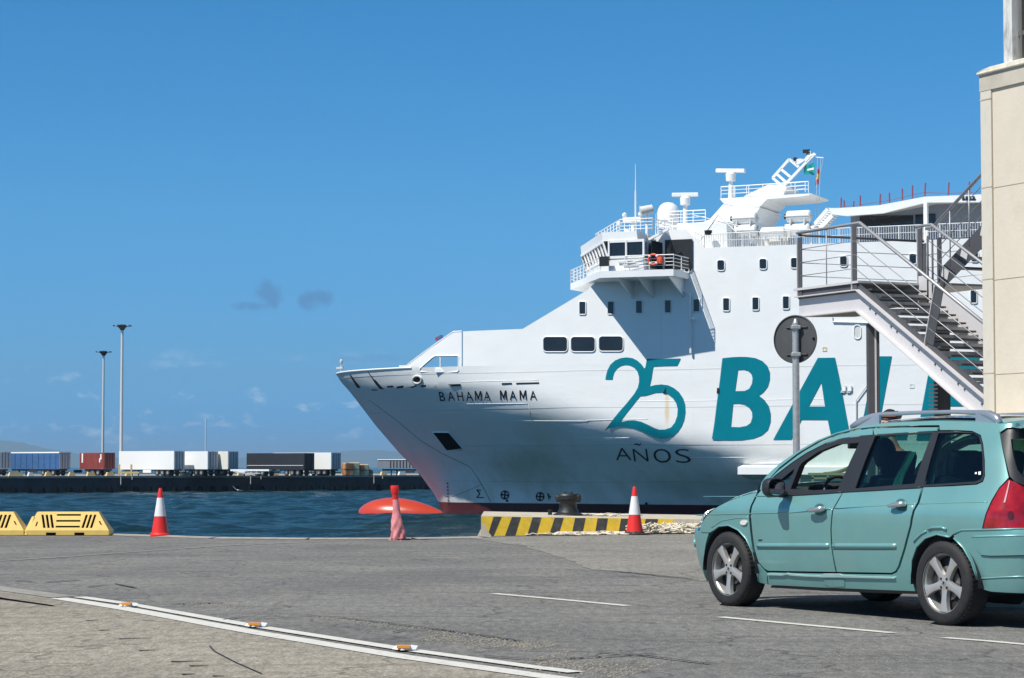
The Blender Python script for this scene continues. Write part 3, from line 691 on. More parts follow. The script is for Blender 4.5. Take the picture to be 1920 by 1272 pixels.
GHOST = mat('painted_over_grey', (.73, .75, .74), .5)
for ch, cx, wd, t_, b2 in (('A', 1168, 29, 838, 863), ('N', 1201, 27, 839.5, 865.5), ('O', 1241.5, 32, 840, 867.5), ('S', 1280.5, 28, 840, 868)):
    hull_letter(ch, cx, t_, b2, NAVY, -.012 if ch != 'O' else -.006, wd, -.15)
hull_poly('painted_tilde', [(1189, 834), (1192, 831), (1196, 831.5), (1199, 833), (1202, 830.5), (1202, 833), (1199, 835.5), (1195, 834), (1192, 833.5), (1189.5, 835.5)], NAVY, off=.05, cell=4)
# thruster and bulb marks, draught figures
for cx, cy in ((947, 928), (1013, 931)):
    ring = [(cx+8.2*cos(t), cy+8.6*sin(t)) for t in np.linspace(0, 2*pi, 28)[:-1]]; q1_ = [(cx+(1.2+5.6*cos(t)) if True else 0, cy-2.2+0*t) for t in (0,)]
    hl = [[(cx+r*cos(t), cy+r*sin(t)) for r, t in ((1.4, a0+.7), (6.4, a0+.25), (6.6, a0+.75), (6.4, a0+1.25))] for a0 in (pi*.05, pi*.55, pi*1.05, pi*1.55)]
    hull_poly('thruster_mark', ring, BLK, hl, off=.05, cell=3)
hull_poly('thruster_dot', [(951+2.3*cos(t), 939+2.4*sin(t)) for t in np.linspace(0, 2*pi, 12)[:-1]], BLK, cell=3)
hull_poly('thruster_dot', [(1212+2.5*cos(t), 944+2.6*sin(t)) for t in np.linspace(0, 2*pi, 12)[:-1]], BLK, cell=3)
hull_poly('bulb_mark', [(893, 917.5), (903, 918.5), (902.5, 920), (897, 919.5), (901, 926), (896, 932), (908, 932), (908, 933.8), (893, 933.5), (898.5, 926)], BLK, off=.05, cell=3)
hull_poly('thruster_mark', [(1026, 925), (1028, 925), (1031, 930), (1034, 932), (1033, 934), (1030, 932), (1031, 937), (1029, 937), (1028, 931)], BLK, off=.05, cell=3)
for k in range(7):
    y_ = 905+k*6.3; hull_poly('draught_figure', [(838+k*.35, y_), (841+k*.35, y_+.5), (841+k*.35, y_+3), (838+k*.35, y_+2.5)], BLK, off=.045, cell=3)
# stem reinforcement seam, painted dull olive, and a few plate edges
SEAM = mat('seam_olive', (.16, .17, .12), .7)
def hull_tube(name, pts, r, m, off=0.0):
    Q = [Vector(p) for p in pts]; o_ = []
    for a, b_ in zip(Q[:-1], Q[1:]):
        k = max(1, int((b_-a).length/12)); o_ += [a.lerp(b_, i/k) for i in range(k)]
    o_.append(Q[-1]); mb = MB(); mb.tube([hullpt(p.x, p.y, off) for p in o_], r*.7, 6); return mb.build(name, m, ship, smooth=True)
hull_tube('weld_seam', [(676, 753), (694, 751.5), (741, 786), (788, 826), (828, 850), (882, 876), (896, 896), (908, 918), (920, 941)], .045, SEAM)
hull_tube('weld_seam', [(822, 931), (850, 931), (880, 919), (905, 908)], .03, SEAM)
for pts in ([(875, 757.5), (990, 757)], [(962, 789), (1102, 790)], [(1096, 822), (1180, 821)], [(1180, 753), (1280, 752), (1560, 748)], [(1100, 788.5), (1215, 786)], [(1295, 858), (1400, 858)], [(1110, 826), (1170, 825)], [(865, 716), (1010, 713)], [(1380, 870), (1480, 866)]):
    hull_tube('plate_edge', pts, .035, SHIPW, .0)
hull_tube('plate_edge', [(991, 758), (996, 788)], .03, GREYW)
# openings in the bulwark and side
for pts in ([(656, 704), (658, 703), (668, 716), (676, 726), (674, 728), (670, 727), (664, 717)], [(700, 714), (704, 712), (717, 727), (720, 730), (712, 729)],
            [(941, 718.5), (960, 718), (960, 721), (941, 721.5)], [(968, 718), (1011, 717), (1011, 720), (968, 721)],
            [(840, 721), (864, 720), (864, 724), (848, 724.5)], [(725, 724), (737, 723), (739, 726), (727, 727)], [(744, 725), (757, 723), (757, 727), (744, 728)],
            [(764, 726), (776, 724), (781, 722), (781, 725), (774, 727.5)], [(789, 723), (800, 721.5), (800, 725), (790, 726)], [(697, 730), (708, 731), (708, 732.5), (697, 732)]):
    hull_poly('fairlead_slot', pts, BLK, off=.03, cell=5)
hull_poly('fairlead_slot', [(690, 698), (691.5, 698), (703, 713), (701, 714)], BLK, off=.03, cell=5)
for pts in ([(800, 721), (807, 720), (807, 726), (801, 727)], [(812, 720.5), (821, 720), (821, 726), (812, 726.5)]): hull_poly('fairlead_lip', pts, WHITE, off=.10, cell=5)
hull_poly('hawse_pipe', [(783+7.5*cos(t), 712+6.5*sin(t)) for t in np.linspace(0, 2*pi, 18)[:-1]], BLK, off=.04, cell=4)
mb = MB(); c = hullpt(783, 712, .08); c2_ = [hullpt(783+8.2*cos(t), 712+7.2*sin(t), .05) for t in np.linspace(0, 2*pi, 19)[:-1]]; mb.tube(c2_, .10, 6, closed=True); mb.build('hawse_rim', GREYW, ship, smooth=True)
hull_poly('mooring_port', [(812, 810.5), (842, 810.5), (868.5, 840), (867, 843), (839, 844)], DARK, off=.09, cell=4)
mb = MB(); mb.tube([hullpt(x, y, .06) for x, y in [(812, 810), (842, 810), (869, 841), (838.5, 844.5)]], .06, 6, closed=True); mb.build('port_frame', WHITE, ship)
for k_ in range(4): mb = MB(); mb.tube([hullpt(x, y, .06) for x, y in ((834, 835.5+k_*2.2), (858+k_*2, 832+k_*2.4))], .025, 5); mb.build('port_bar', GREYW, ship)
mb = MB(); a = slocal(638, 704, 0); mb.cyl((a.x-.1, 0, 13.1), (a.x-.1, 0, 14.35), .07, n=8); mb.box((a.x+.05, 0, 13.75), (.7, .2, .16)); mb.lathe([(0, -.2), (.14, -.15), (.16, .1), (0, .25)], 10, (a.x-.1, 0, 14.35)); mb.build('jack_staff', GREYW, ship)
mb = MB(); mb.box(slocal(758, 690, 7.2), (.8, .5, .45)); mb.build('rail_block', WHITE, ship)
for px_, cm_ in ((819, (.4, .05, .05)), (823, (.1, .12, .3)), (827, (.5, .3, .3))): mb = MB(); mb.box(slocal(px_, 639-(px_-819)*.5, 9.6)+Vector((0, 0, .15)), (.22, .2, .3)); mb.build('deck_light', mat('deck_light_%d' % 0 if px_ == 819 else 'deck_lamp', cm_, .5), ship)
# windows
def win(cx, cy, wd, hg, rad=3.5, frame=True):
    out_ = []
    for (sx, sy, a0) in ((1, 1, 0), (-1, 1, pi/2), (-1, -1, pi), (1, -1, 3*pi/2)):
        for k in range(4):
            t = a0+k*pi/6; out_.append((cx+sx*(wd/2-rad)+rad*cos(t), cy+sy*(hg/2-rad)+rad*sin(t)))
    o = hull_poly('window', out_, GLS, off=.015, cell=7); fix_out(o)
    mb = MB(); mb.tube([hullpt(x, y, .03) for x, y in out_], .055, 5, closed=True); f_ = mb.build('window_frame', WHITE, o, smooth=True)
    return o
for cx, cy in ((1092.5, 578), (1145.5, 577.5), (1198.5, 576), (1252.5, 575), (1306, 573), (1362, 571.5), (1417, 570), (1474, 568), (1531, 566.5), (1588, 565), (1646, 563), (1706, 561), (1765, 559), (1826, 557)): win(cx, cy, 12.5, 24.5, 2.5)
for cx, cy in ((1290.5, 501), (1352, 498), (1431, 495.5), (1490, 493.5), (1582, 490.5), (1712, 486), (1828, 482)): win(cx, cy, 14, 20, 4)
for cx, wd in ((1041.5, 46), (1093.5, 46), (1146, 46)): win(cx, 646 if cx < 1100 else 645, wd, 28.5, 6.5)
for cx in (1608,): win(cx, 623, 13, 26, 6).data.materials[0] = GREYW
# lashing eyes, ladder pipe, notices
for pts in ([(1249, 726), (1250, 739), (1243, 738)], [(1345, 727), (1350, 729), (1350, 738), (1344, 738)]): hull_poly('pad_eye', pts, BLK, off=.06, cell=4)
for cx in (1583, 1594):
    mb = MB(); mb.tube([hullpt(cx+3, 724, .1), hullpt(cx+3, 733, .1), hullpt(cx-5, 734, .1)], .07, 5); mb.tube([hullpt(cx+1, 736, .1), hullpt(cx-6, 736, .1)], .05, 5); mb.build('pad_eye', GREYW, ship)
for cx, cy in ((1546.5, 655), (1710, 724)): hull_poly('hull_notice', [(cx-4.5, cy-4.5), (cx+4, cy-4.5), (cx+4, cy+4), (cx-4.5, cy+4)], mat('notice_yellow', (.68, .62, .42), .6) if cx < 1600 else GHOST, [[(cx-2.5, cy-2.5), (cx+2, cy-2.5), (cx+2, cy+2), (cx-2.5, cy+2)]], cell=4)
mb = MB(); mb.tube([hullpt(x, y, .12) for x, y in ((1626, 724), (1606, 751), (1606, 790))], .05, 5); mb.build('fender_pipe', GREYW, ship)
mb = MB(); mb.tube([hullpt(x, y, .25) for x, y in ((1266, 516), (1281, 545), (1295, 552), (1296, 600), (1297, 663))], .10, 6); mb.tube([hullpt(1303, 598, .5), hullpt(1296, 604, .3)], .12, 6); mb.build('side_pipe', WHITE, ship)
mb = MB(); mb.tube([hullpt(x, y, .1) for x, y in ((1561, 594), (1562, 604), (1640, 606))], .06, 5); mb.build('fender_pipe', WHITE, ship)
# sponson running aft
a = hullpt(1398, 884, 0); sp_s = -a.x; mb = MB(); P = []
for s in (sp_s, sp_s+1.0, sp_s+3, 60, 100, 139):
    y_ = HB+.02; h0 = H(s, 3.4)
    P.append([(-s, h0-.3, 4.75), (-s, y_+.55, 4.35), (-s, y_+.55, 3.75), (-s, h0-.2, 3.3)])
mb.grid(P); mb.add([Vector(p) for p in P[0]], [(0, 1, 2, 3)]); mb.build('sponson', SHIPW, ship)
# ---- navigating bridge with its wings
zf = slocal(1140, 508, 16.5).z; zr = slocal(1150, 437, 16.5).z+.1
sA = -slocal(1141, 505, 16.5).x; sB = -slocal(1206, 505, 16.5).x; sC = -slocal(1262, 515, 16.5).x
cF = -slocal(1101, 480, 5.5).x
mb = MB(); fl = []
for sg in (1, -1): fl.append([(-sC, sg*16.4), (-(sA-1.0), sg*16.9), (-(cF-1.6), sg*6.0)])
poly = fl[0]+fl[1][::-1]+[(-sC, -HB+2), (-(sW+.2), -HB+2), (-(sW+.2), HB-2), (-sC, HB-2)]
poly = [(-sC, 16.4), (-(sA-.6), 16.9), (-(cF-1.4), 6.0), (-(cF-1.4), -6.0), (-(sA-.6), -16.9), (-sC, -16.4)]
mb.prism([(x, y, zf-.05) for x, y in poly], (0, 0, -.55)); mb.build('bridge_deck', SHIPW, ship)
# support brackets under the wing
for sg in (1, -1):
    for s_ in (sA+.6, sA+2.4, sC-.6):
        mb = MB(); mb.prism([(-s_, sg*HB, zf-.6), (-s_, sg*16.2, zf-.6), (-s_, sg*HB, zf-2.1)], (-.12, 0, 0)); mb.build('wing_bracket', SHIPW, ship)
mb = MB(); base = [(-sB, 16.35), (-sA, 16.35), (-cF, 5.5), (-cF, -5.5), (-sA, -16.35), (-sB, -16.35)]
back = [(-(sW), -12.3), (-(sW), 12.3)]
pl = base+[(-sB, -12.5)]+[(-sW, -12.5), (-sW, 12.5)]+[(-sB, 12.5)]
zsill = zf+1.05; zhead = zr-.75
def lvl(poly, z, out_=0.0):
    n = len(poly); res = []
    cx = -sW
    for (x, y) in poly:
        f_ = 1 if x > -sB-.01 else 0
        res.append((x+out_*f_*(.9 if abs(y) < 16.3 or True else 0), y, z))
    return res
mb.grid([[p for p in lvl(pl+[pl[0]], zf)], [p for p in lvl(pl+[pl[0]], zsill, .10)]]); mb.build('bridge_front_plating', SHIPW, ship)
mb = MB(); mb.grid([lvl(pl+[pl[0]], zhead, .62), lvl(pl+[pl[0]], zr, .70)]); mb.add(lvl(pl, zr, .70), [tuple(range(len(pl)))]); mb.add(lvl(pl, zhead+.02, .6), [tuple(range(len(pl)))]); mb.build('bridge_roof', SHIPW, ship)
# raked windows, one pane each, between mullions
def panes(a, b_, n, oa=.10, ob=.62, mul=.16):
    a = Vector((*a, 0)); b_ = Vector((*b_, 0)); L_ = (b_-a)
    for i in range(n):
        for part, (u0, u1) in (('window', (i/n+mul/2/L_.length, (i+1)/n-mul/2/L_.length)),):
            p0 = a+L_*u0; p1 = a+L_*u1; sx = lambda p, o_, z: (p.x+o_*.9, p.y, z)
            mb = MB(); mb.add([sx(p0, oa-.06, zsill+.12), sx(p1, oa-.06, zsill+.12), sx(p1, ob-.08, zhead-.1), sx(p0, ob-.08, zhead-.1)], [(0, 1, 2, 3)]); mb.build(part, GLS, ship)
    for i in range(n+1):
        p = a+L_*(i/n); mb = MB(); mb.beam((p.x+oa*.9, p.y, zsill-.02), (p.x+ob*.9, p.y, zhead+.02), mul, .14, up=(0, 0, 1)); mb.build('mullion', SHIPW, ship)
    for z_, o_ in ((zsill+.05, oa), (zhead-.05, ob)):
        mb = MB(); mb.beam((a.x+o_*.9, a.y, z_), (b_.x+o_*.9, b_.y, z_), .12, .22); mb.build('window_rail', SHIPW, ship)
panes(base[1], base[2], 8); panes(base[2], base[3], 8); panes(base[3], base[4], 8)
panes(base[0], base[1], 2, 0.0, 0.0, .24); panes(base[4], base[5], 2, 0.0, 0.0, .24)
mb = MB(); mb.add([(-(cF+1.0), 5, zf), (-(cF+1.0), -5, zf), (-(cF+1.0), -5, zr), (-(cF+1.0), 5, zr), (-(sA+.9), 15.6, zf), (-(sA+.9), 15.6, zr)], [(0, 1, 2, 3), (4, 0, 3, 5)]); mb.build('bridge_interior', DARK, ship)
# open end of the wing: doorway, railing, floodlight, red lifebuoy
mb = MB(); mb.box((-(sB+.35), 14.2, zf+1.35), (.06, 2.6, 2.3)); mb.build('wing_doorway', GLS, ship)
mb = MB(); mb.box((-(sC-.9), 12.62, zf+1.5), (2.4, .10, 2.5)); mb.build('doorway', BLK, ship)
def rail(name, pts, h, mats, bars=3, posts=1.4, r=.035, pr=.04, vertical=False, parent=None, vgap=.16):
    mb = MB(); pts = [Vector(p) for p in pts]
    mb.tube([p+Vector((0, 0, h)) for p in pts], r*1.3, 6)
    for k in range(bars): mb.tube([p+Vector((0, 0, h*(k+1)/(bars+1))) for p in pts], r*.8, 5)
    for a, b_ in zip(pts[:-1], pts[1:]):
        n = max(1, int((b_-a).length/posts)); [mb.cyl(a.lerp(b_, i/n), a.lerp(b_, i/n)+Vector((0, 0, h)), pr, n=5) for i in range(n+1)]
        if vertical:
            n = int((b_-a).length/vgap); [mb.cyl(a.lerp(b_, i/n), a.lerp(b_, i/n)+Vector((0, 0, h)), r*.8, n=4, cap=False) for i in range(n+1)]
    return mb.build(name, mats, parent or ship)
rail('wing_railing', [(-(sB-1.5), 16.75, zf), (-sC, 16.35, zf), (-sC, 12.6, zf)], 1.15, WHITE, 3)
rail('bridge_railing', [(-(sA-.6), 16.8, zf), (-(cF-1.4), 5.9, zf), (-(cF-1.4), -5.9, zf)], 1.1, WHITE, 3)
rail('roof_railing', [(-(sA+.6), 15.4, zr), (-(cF+.6), 5, zr), (-(cF+.6), -5, zr), (-(sA+.6), -15.4, zr)], 1.1, WHITE, 3)
rail('roof_railing', [(-(sA+.6), 15.4, zr), (-(sB+.4), 15.4, zr), (-(sB+.4), 11.0, zr)], 1.1, WHITE, 3)
mb = MB(); mb.box((-(sA-.2), 16.95, zf+.75), (.8, .25, .8)); mb.build('vent_box', BLK, ship)
mb = MB(); mb.box((-(sA+1.5), 16.45, zf+.68), (1.3, .05, .16)); mb.box((-(sA+1.9), 16.45, zf+.45), (1.3, .05, .14)); mb.build('grille', GREYW, ship)
# wing posts and instruments
g = slocal(1213, 400, 14); mb = MB(); mb.cyl((g.x, 14, zr-2), (g.x, 14, g.z), .13, n=8); mb.beam((g.x+2.0, 14, g.z-1.3), (g.x, 14, g.z-2.3), .2); mb.beam((g.x-1.9, 14, g.z-1.4), (g.x, 14, g.z-2.3), .2); mb.build('signal_post', WHITE, ship)
mb = MB(); mb.cyl((g.x+.4, 14.5, g.z+.1), (g.x-.5, 14, g.z+.35), .42, .36, n=14); mb.build('searchlight', GREYW, ship, smooth='auto')
g = slocal(1187, 412, 14); mb = MB(); mb.cyl((g.x, 14, zr-.2), (g.x, 14, g.z), .18, n=8); mb.box((g.x, 14, g.z), (1.6, .7, .35)); mb.build('compass_repeater', WHITE, ship)
for px_, py_ in ((1171, 404), (1181, 414), (1161, 420), (1201, 402)):
    g = slocal(px_, py_, 13); mb = MB(); mb.cyl((g.x, 13, zr), (g.x, 13, g.z), .04, n=6); mb.lathe([(0, -.22), (.2, -.1), (.22, .1), (0, .25)], 10, (g.x, 13, g.z)); mb.build('small_aerial', WHITE, ship)
for px_, pt_, pb_, r_ in ((1191.5, 308, 407, .07), (1200, 385, 407, .035), (1229.5, 400, 440, .03), (1232, 396, 425, .03)):
    g = slocal(px_, pt_, 10); g2_ = slocal(px_, pb_, 10); mb = MB(); mb.cyl(g2_, g2_.lerp(g, .5), r_, n=6); mb.cyl(g2_.lerp(g, .5), g, r_*.6, r_*.3, n=6); mb.build('whip_aerial', WHITE, ship)
# satellite dome on its platform
g = slocal(1253, 416, 6); k_ = 2.05
mb = MB(); R_ = .82
mb.lathe([(0, 2.05*1.0), (.42, 1.97), (.72, 1.74), (.90, 1.40), (.95, 1.05), (.93, .3), (.86, .02), (0, 0)], 28, (g.x, 6, g.z-.35)); mb.build('satellite_dome', WHITE, ship, smooth='auto')
p0 = slocal(1241, 420, 6); p1 = slocal(1330, 417, 6)
mb = MB(); mb.box(((p0.x+p1.x)/2, 5, g.z-.5), (abs(p1.x-p0.x), 4, .16)); mb.build('compass_platform', SHIPW, ship)
rail('platform_railing', [(p0.x-1.0, 7, g.z-.4), (p1.x, 7, g.z-.4)], 1.15, WHITE, 3, 1.0)
q0_ = slocal(1241, 437, 6); mb = MB(); mb.box(((p0.x+p1.x)/2-.2, 4.5, (g.z-.6+zr-1)/2), (abs(p1.x-p0.x)*.9, 5, .1)); mb.build('lower_platform', SHIPW, ship)
rail('platform_railing', [(p0.x, 7, zW+.05), (p1.x+3, 7, zW+.05)], 1.5, WHITE, 2, 1.6)
# radar scanners
def radar(pxc, pyt, pyb, t, w_, a0, tilt):
    g = slocal(pxc, pyt, t); gb = slocal(pxc, pyb, t); mb = MB(); mb.cyl(gb, (g.x, t, g.z-.9), .22, .17, n=10); mb.build('radar_post', WHITE, ship, smooth='auto')
    mb = MB(); mb.lathe([(0, -.95), (.42, -.9), (.45, -.3), (.28, -.12), (0, -.1)], 14, (g.x, t, g.z)); mb.build('radar_housing', WHITE, ship, smooth='auto')
    mb = MB(); d = Vector((cos(a0), sin(a0), tilt)).normalized(); mb.beam(Vector((g.x, t, g.z))-d*w_/2, Vector((g.x, t, g.z))+d*w_/2, .34, .34); mb.build('radar_scanner', WHITE, ship, bevel=.06)
radar(1284.5, 365.5, 422, 4, 2.3, .3, .0)
radar(1370, 320.5, 372, 1.5, 2.9, -.2, .08)
# signal mast: pedestal, arm platform, hinged lattice top
def pxprism(name, pts, t0, t1, m, parent=None, bevel=0, tap=None):
    A = [slocal(x, y, t1) for x, y in pts]; mb = MB(); mb.prism([(p.x, t1, p.z) for p in A], (0, t0-t1, 0)); return mb.build(name, m, parent or ship, bevel=bevel)
pxprism('mast_base', [(1285, 455), (1300, 437), (1327, 416), (1356, 383), (1377, 387), (1425, 389), (1409, 414), (1405, 455)], -3, 3.4, SHIPW)
pxprism('mast_platform', [(1349, 372.5), (1357, 382), (1380, 387), (1424, 388), (1438, 374), (1500, 369), (1516, 366), (1521, 363), (1497, 364)], -2.6, 3, SHIPW)
pxprism('mast_cabin', [(1394, 369), (1420, 356), (1440, 346.5), (1470, 346), (1475, 352), (1468, 366)], -1.4, 2.2, SHIPW)
def pxrail(name, a, b_, t, h, **k):
    A = slocal(*a, t); B = slocal(*b_, t); return rail(name, [A, B], h, WHITE, **k)
pxrail('mast_railing', (1352, 371), (1400, 368.5), 3.0, .95, bars=2, posts=.8)
pxrail('mast_railing', (1466, 366), (1516, 362), 3.0, .98, bars=2, posts=1.0)
pxrail('mast_railing', (1352, 371), (1510, 361), -2.6, .95, bars=2, posts=1.2)
mb = MB()
T_ = lambda x, y: slocal(x, y, .6)
for a, b_ in (((1449, 334), (1480, 299)), ((1468, 351), (1528, 288)), ((1449, 334), (1468, 350)), ((1464, 317), (1482, 332)), ((1480, 299), (1498, 314)), ((1456, 326), (1474, 342)), ((1493, 309), (1507, 300)), ((1503, 300), (1486, 303))):
    mb.beam(T_(*a), T_(*b_), .22)
mb.build('hinged_mast', WHITE, ship)
mb = MB(); mb.beam(T_(1510, 302), T_(1520, 290), .3); mb.tube([T_(1518, 284), T_(1520, 292), T_(1530, 291)], .13, 6); mb.beam(T_(1530, 295), T_(1544, 296), .08); mb.build('mast_head', WHITE, ship)
mb = MB(); mb.box(T_(1512, 284), (.6, .2, .3)); mb.box(T_(1516, 288), (.3, .3, .3)); mb.box(T_(1491, 299), (.25, .3, .3)); mb.build('mast_lamp', BLK, ship)
mb = MB()
for a, b_ in (((1539, 296), (1533, 440)), ((1533, 295), (1528, 440)), ((1523, 296), (1522, 306)), ((1544, 296), (1537, 330))): mb.cyl(T_(*a), T_(*b_), .018, n=4)
mb.build('halyard', GREYW, ship)
# boat deck bulwark, rail and the housing behind it
mb = MB(); zb_ = zD; mb.box((-(sR+1.2), 8.5, zD+1.1), (4.5, 6, 2.3)); mb.build('deck_house', SHIPW, ship, bevel=.1)
pxprism('mast_foot', [(1283, 432), (1330, 412), (1340, 418), (1345, 440), (1350, 460), (1290, 460)], 3.5, 8, SHIPW)
rail('boat_deck_railing', [(-sR-.9, HB-.12, zD+1.25-.9), (-sD, HB-.12, zD)], 1.0, WHITE, 1, 1.2, vertical=True, vgap=.28)
rail('boat_deck_railing', [(-sD, HB-.12, zD), (-60, HB-.12, zD)], 1.15, WHITE, 1, 1.6, r=.03, vertical=True, vgap=.2)
mb = MB(); s_ = slocal(1355, 447, 11.5); mb.tube([(s_.x+2.2, 11.5, zD+.5), (s_.x+.4, 11.5, zD+2.8), (s_.x-1.2, 11.5, zD+1.3)], .06, 6); mb.tube([(s_.x+2.6, 11.5, zD+2.9), (s_.x-1.8, 11.5, zD+1.7)], .04, 5); mb.build('davit', WHITE, ship)
mb = MB(); g = slocal(1328, 437, 12.3); mb.lathe([(0, 0), (.3, .05), (.34, .4), (0, .45)], 12, (g.x, 12.3, g.z-.2)); mb.build('floodlight', BLK, ship)
def raft(px_, py_, t, lab):
    g = slocal(px_, py_, t)
    Wg = SM @ Vector((g.x, t, g.z-.62))
    th = thing('life_raft_canister', lab, 'life raft', Wg, pi-AX, 'life raft canisters along the ferry boat deck')
    mb = MB(); L_ = 1.05
    for s0_, s1_ in ((-1, 1),):
        prof_ = [(0, -L_), (.42, -L_+.02), (.55, -L_+.12), (.55, L_-.12), (.42, L_-.02), (0, L_)]
        mb.lathe(prof_, 20)
    for i, v in enumerate(mb.v): mb.v[i] = (v[2], v[0]*.95, v[1]*.9+.66)
    mb.build('canister', WHITE, th, smooth='auto')
    mb = MB(); mb.box((0, 0, .66), (2.14, 1.13, .07)); mb.build('seam_band', GREYW, th)
    mb = MB()
    for x_ in (-.6, .6): mb.box((x_, 0, .1), (.12, 1.2, .2)); mb.box((x_, .5, .3), (.10, .08, .4)); mb.box((x_, -.5, .3), (.10, .08, .4))
    mb.build('cradle', GREYW, th)
    mb = MB(); mb.cyl((1.0, .25, .66), (1.17, .25, .66), .22, n=10); mb.build('end_fitting', BLK, th)
    return th
raft(1397, 411, 9.5, 'white life raft canister standing high beside the mast foot')
raft(1397, 434, 9.6, 'white life raft canister low behind the rail, under the one by the mast')
raft(1450, 438, 10, 'white life raft canister low behind the rail, between the two stacks')
raft(1498, 407, 9.5, 'white life raft canister on top of the right-hand stack by the ladder')
raft(1496, 432, 9.6, 'white life raft canister at the bottom of the right-hand stack')
for px_ in (1397, 1497):
    g = slocal(px_, 440, 9.4); mb = MB()
    for x_ in (-1.1, 1.1): mb.beam((g.x+x_, 9.4, zD), (g.x+x_, 9.4, zD+2.0), .14)
    mb.beam((g.x-1.1, 9.4, zD+1.45), (g.x+1.1, 9.4, zD+1.45), .12); mb.build('raft_stand', GREYW, ship)
pxprism('deck_locker', [(1425, 430), (1478, 428), (1478, 460), (1425, 462)], 7, 9, GREYW)
# ladder to the sun deck, canopy with its posts
mb = MB()
for dt in (0, -1.2):
    a = slocal(1521, 428, 9.5); b_ = slocal(1552, 392, 9.5); mb.beam((a.x, 9.5+dt, a.z), (b_.x, 9.5+dt, b_.z), .12, .3)
a = slocal(1538, 428, 9.5); b_ = slocal(1571, 394, 9.5)
mb.beam((a.x, 9.6, a.z), (b_.x, 9.6, b_.z), .12, .35)
mb.build('ladder_stringer', WHITE, ship)
for k in range(9):
    t = (k+.5)/9; a = slocal(1521+31*t, 428-36*t, 9.5); mb = MB(); mb.box((a.x-.5, 8.9, a.z-.1), (.9, 1.3, .05)); mb.build('ladder_tread', WHITE, ship)
can = [(1553, 390), (1571, 391), (1649, 385), (1734, 369), (1846, 364.5), (1990, 359)]; can_b = [(1990, 375), (1846, 379), (1736, 380), (1655, 400), (1586, 405), (1560, 402)]
pxprism('canopy_edge', can+can_b, 9.6, 10, SHIPW)
pxprism('canopy_roof', [(1556, 391), (1649, 386.5), (1734, 371), (1846, 366.5), (1990, 361), (1990, 367), (1846, 372), (1736, 375), (1655, 391), (1586, 397)], -10, 9.58, GREYW)
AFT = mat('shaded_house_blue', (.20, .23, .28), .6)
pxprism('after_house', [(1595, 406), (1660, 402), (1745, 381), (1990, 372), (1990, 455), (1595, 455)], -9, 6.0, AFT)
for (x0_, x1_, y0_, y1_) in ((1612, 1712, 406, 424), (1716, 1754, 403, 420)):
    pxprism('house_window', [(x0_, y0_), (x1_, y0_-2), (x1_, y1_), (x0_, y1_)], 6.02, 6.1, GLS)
for px_ in (1736,): mb = MB(); a = slocal(px_, 380, 9.8); mb.beam((a.x, 9.8, a.z), (a.x, 9.8, zD+.2), .5, .3); mb.build('canopy_post', SHIPW, ship)
for px_ in (1870, 1925): mb = MB(); a = slocal(px_, 380, 9.8); mb.beam((a.x, 9.8, a.z), (a.x, 9.8, zD+.2), .5, .3); mb.build('canopy_post', SHIPW, ship)
POLE = mat('red_marker', (.24, .05, .085), .6)
for i, (px_, py_, h_) in enumerate(((1577, 391, 20), (1583, 391, 15), (1600, 389.5, 12), (1613, 388, 21), (1650, 386, 22), (1668, 382, 20), (1692, 378, 24), (1711, 374, 26), (1734, 369.5, 26), (1778, 367.5, 25), (1818, 366, 25))):
    a = slocal(px_, py_, 9.5); b_ = slocal(px_+(random.random()*3-1.5), py_-h_, 9.5); mb = MB(); mb.beam(a, b_, .10); mb.build('marker_pole', POLE, ship)
mb = MB(); mb.tube([slocal(x, y, 9.5) for x, y in ((1580, 388), (1613, 384), (1668, 376), (1711, 366), (1734, 361), (1778, 363), (1840, 360))], .02, 4); mb.build('marker_wire', POLE, ship)
for i, ch in enumerate('1abby'):
    pass
for k in range(4):
    a = slocal(1806+k*6.5, 372, 10.02); mb = MB(); mb.box((a.x, 10.03, a.z), (.18, .03, .32)); mb.box((a.x-.1, 10.03, a.z-.1), (.16, .03, .12)); mb.build('fascia_mark', NAVY, ship)
# sheer strake step beside the after rail
mb = MB(); mb.box((-(sD+24), HB-.3, zD+.25), (.2, .2, .2)); mb.build('rail_foot', SHIPW, ship)
def lifebuoy(px_, py_, t):
    g = slocal(px_, py_, t); Wg = SM @ Vector((g.x, t, g.z)); th = thing('lifebuoy', 'orange and white ring lifebuoy hung on the railing of the bridge wing', 'lifebuoy', Wg, pi-AX)
    mb = MB(); mb.tube([(.42*cos(a), 0, .42*sin(a)) for a in np.linspace(0, 2*pi, 21)[:-1]], .10, 8, closed=True); mb.build('ring', mat('buoy_orange', (.75, .10, .04), .5), th, smooth=True)
    for a in (.78, 2.36, 3.9, 5.5): mb = MB(); mb.tube([(.42*cos(a+d), 0, .42*sin(a+d)) for d in (-.16, 0, .16)], .108, 8); mb.build('white_band', WHITE, th)
lifebuoy(1225, 487, 16.65)
g = SM @ slocal(1239, 488, 16.6); th = thing('smoke_float', 'small orange smoke float clipped to the railing beside the lifebuoy', 'smoke float', g, pi-AX)
mb = MB(); mb.lathe([(0, -.3), (.2, -.28), (.24, 0), (.2, .28), (0, .3)], 12); mb.build('float_body', mat('buoy_orange', (1, 0, 0)), th, smooth='auto')
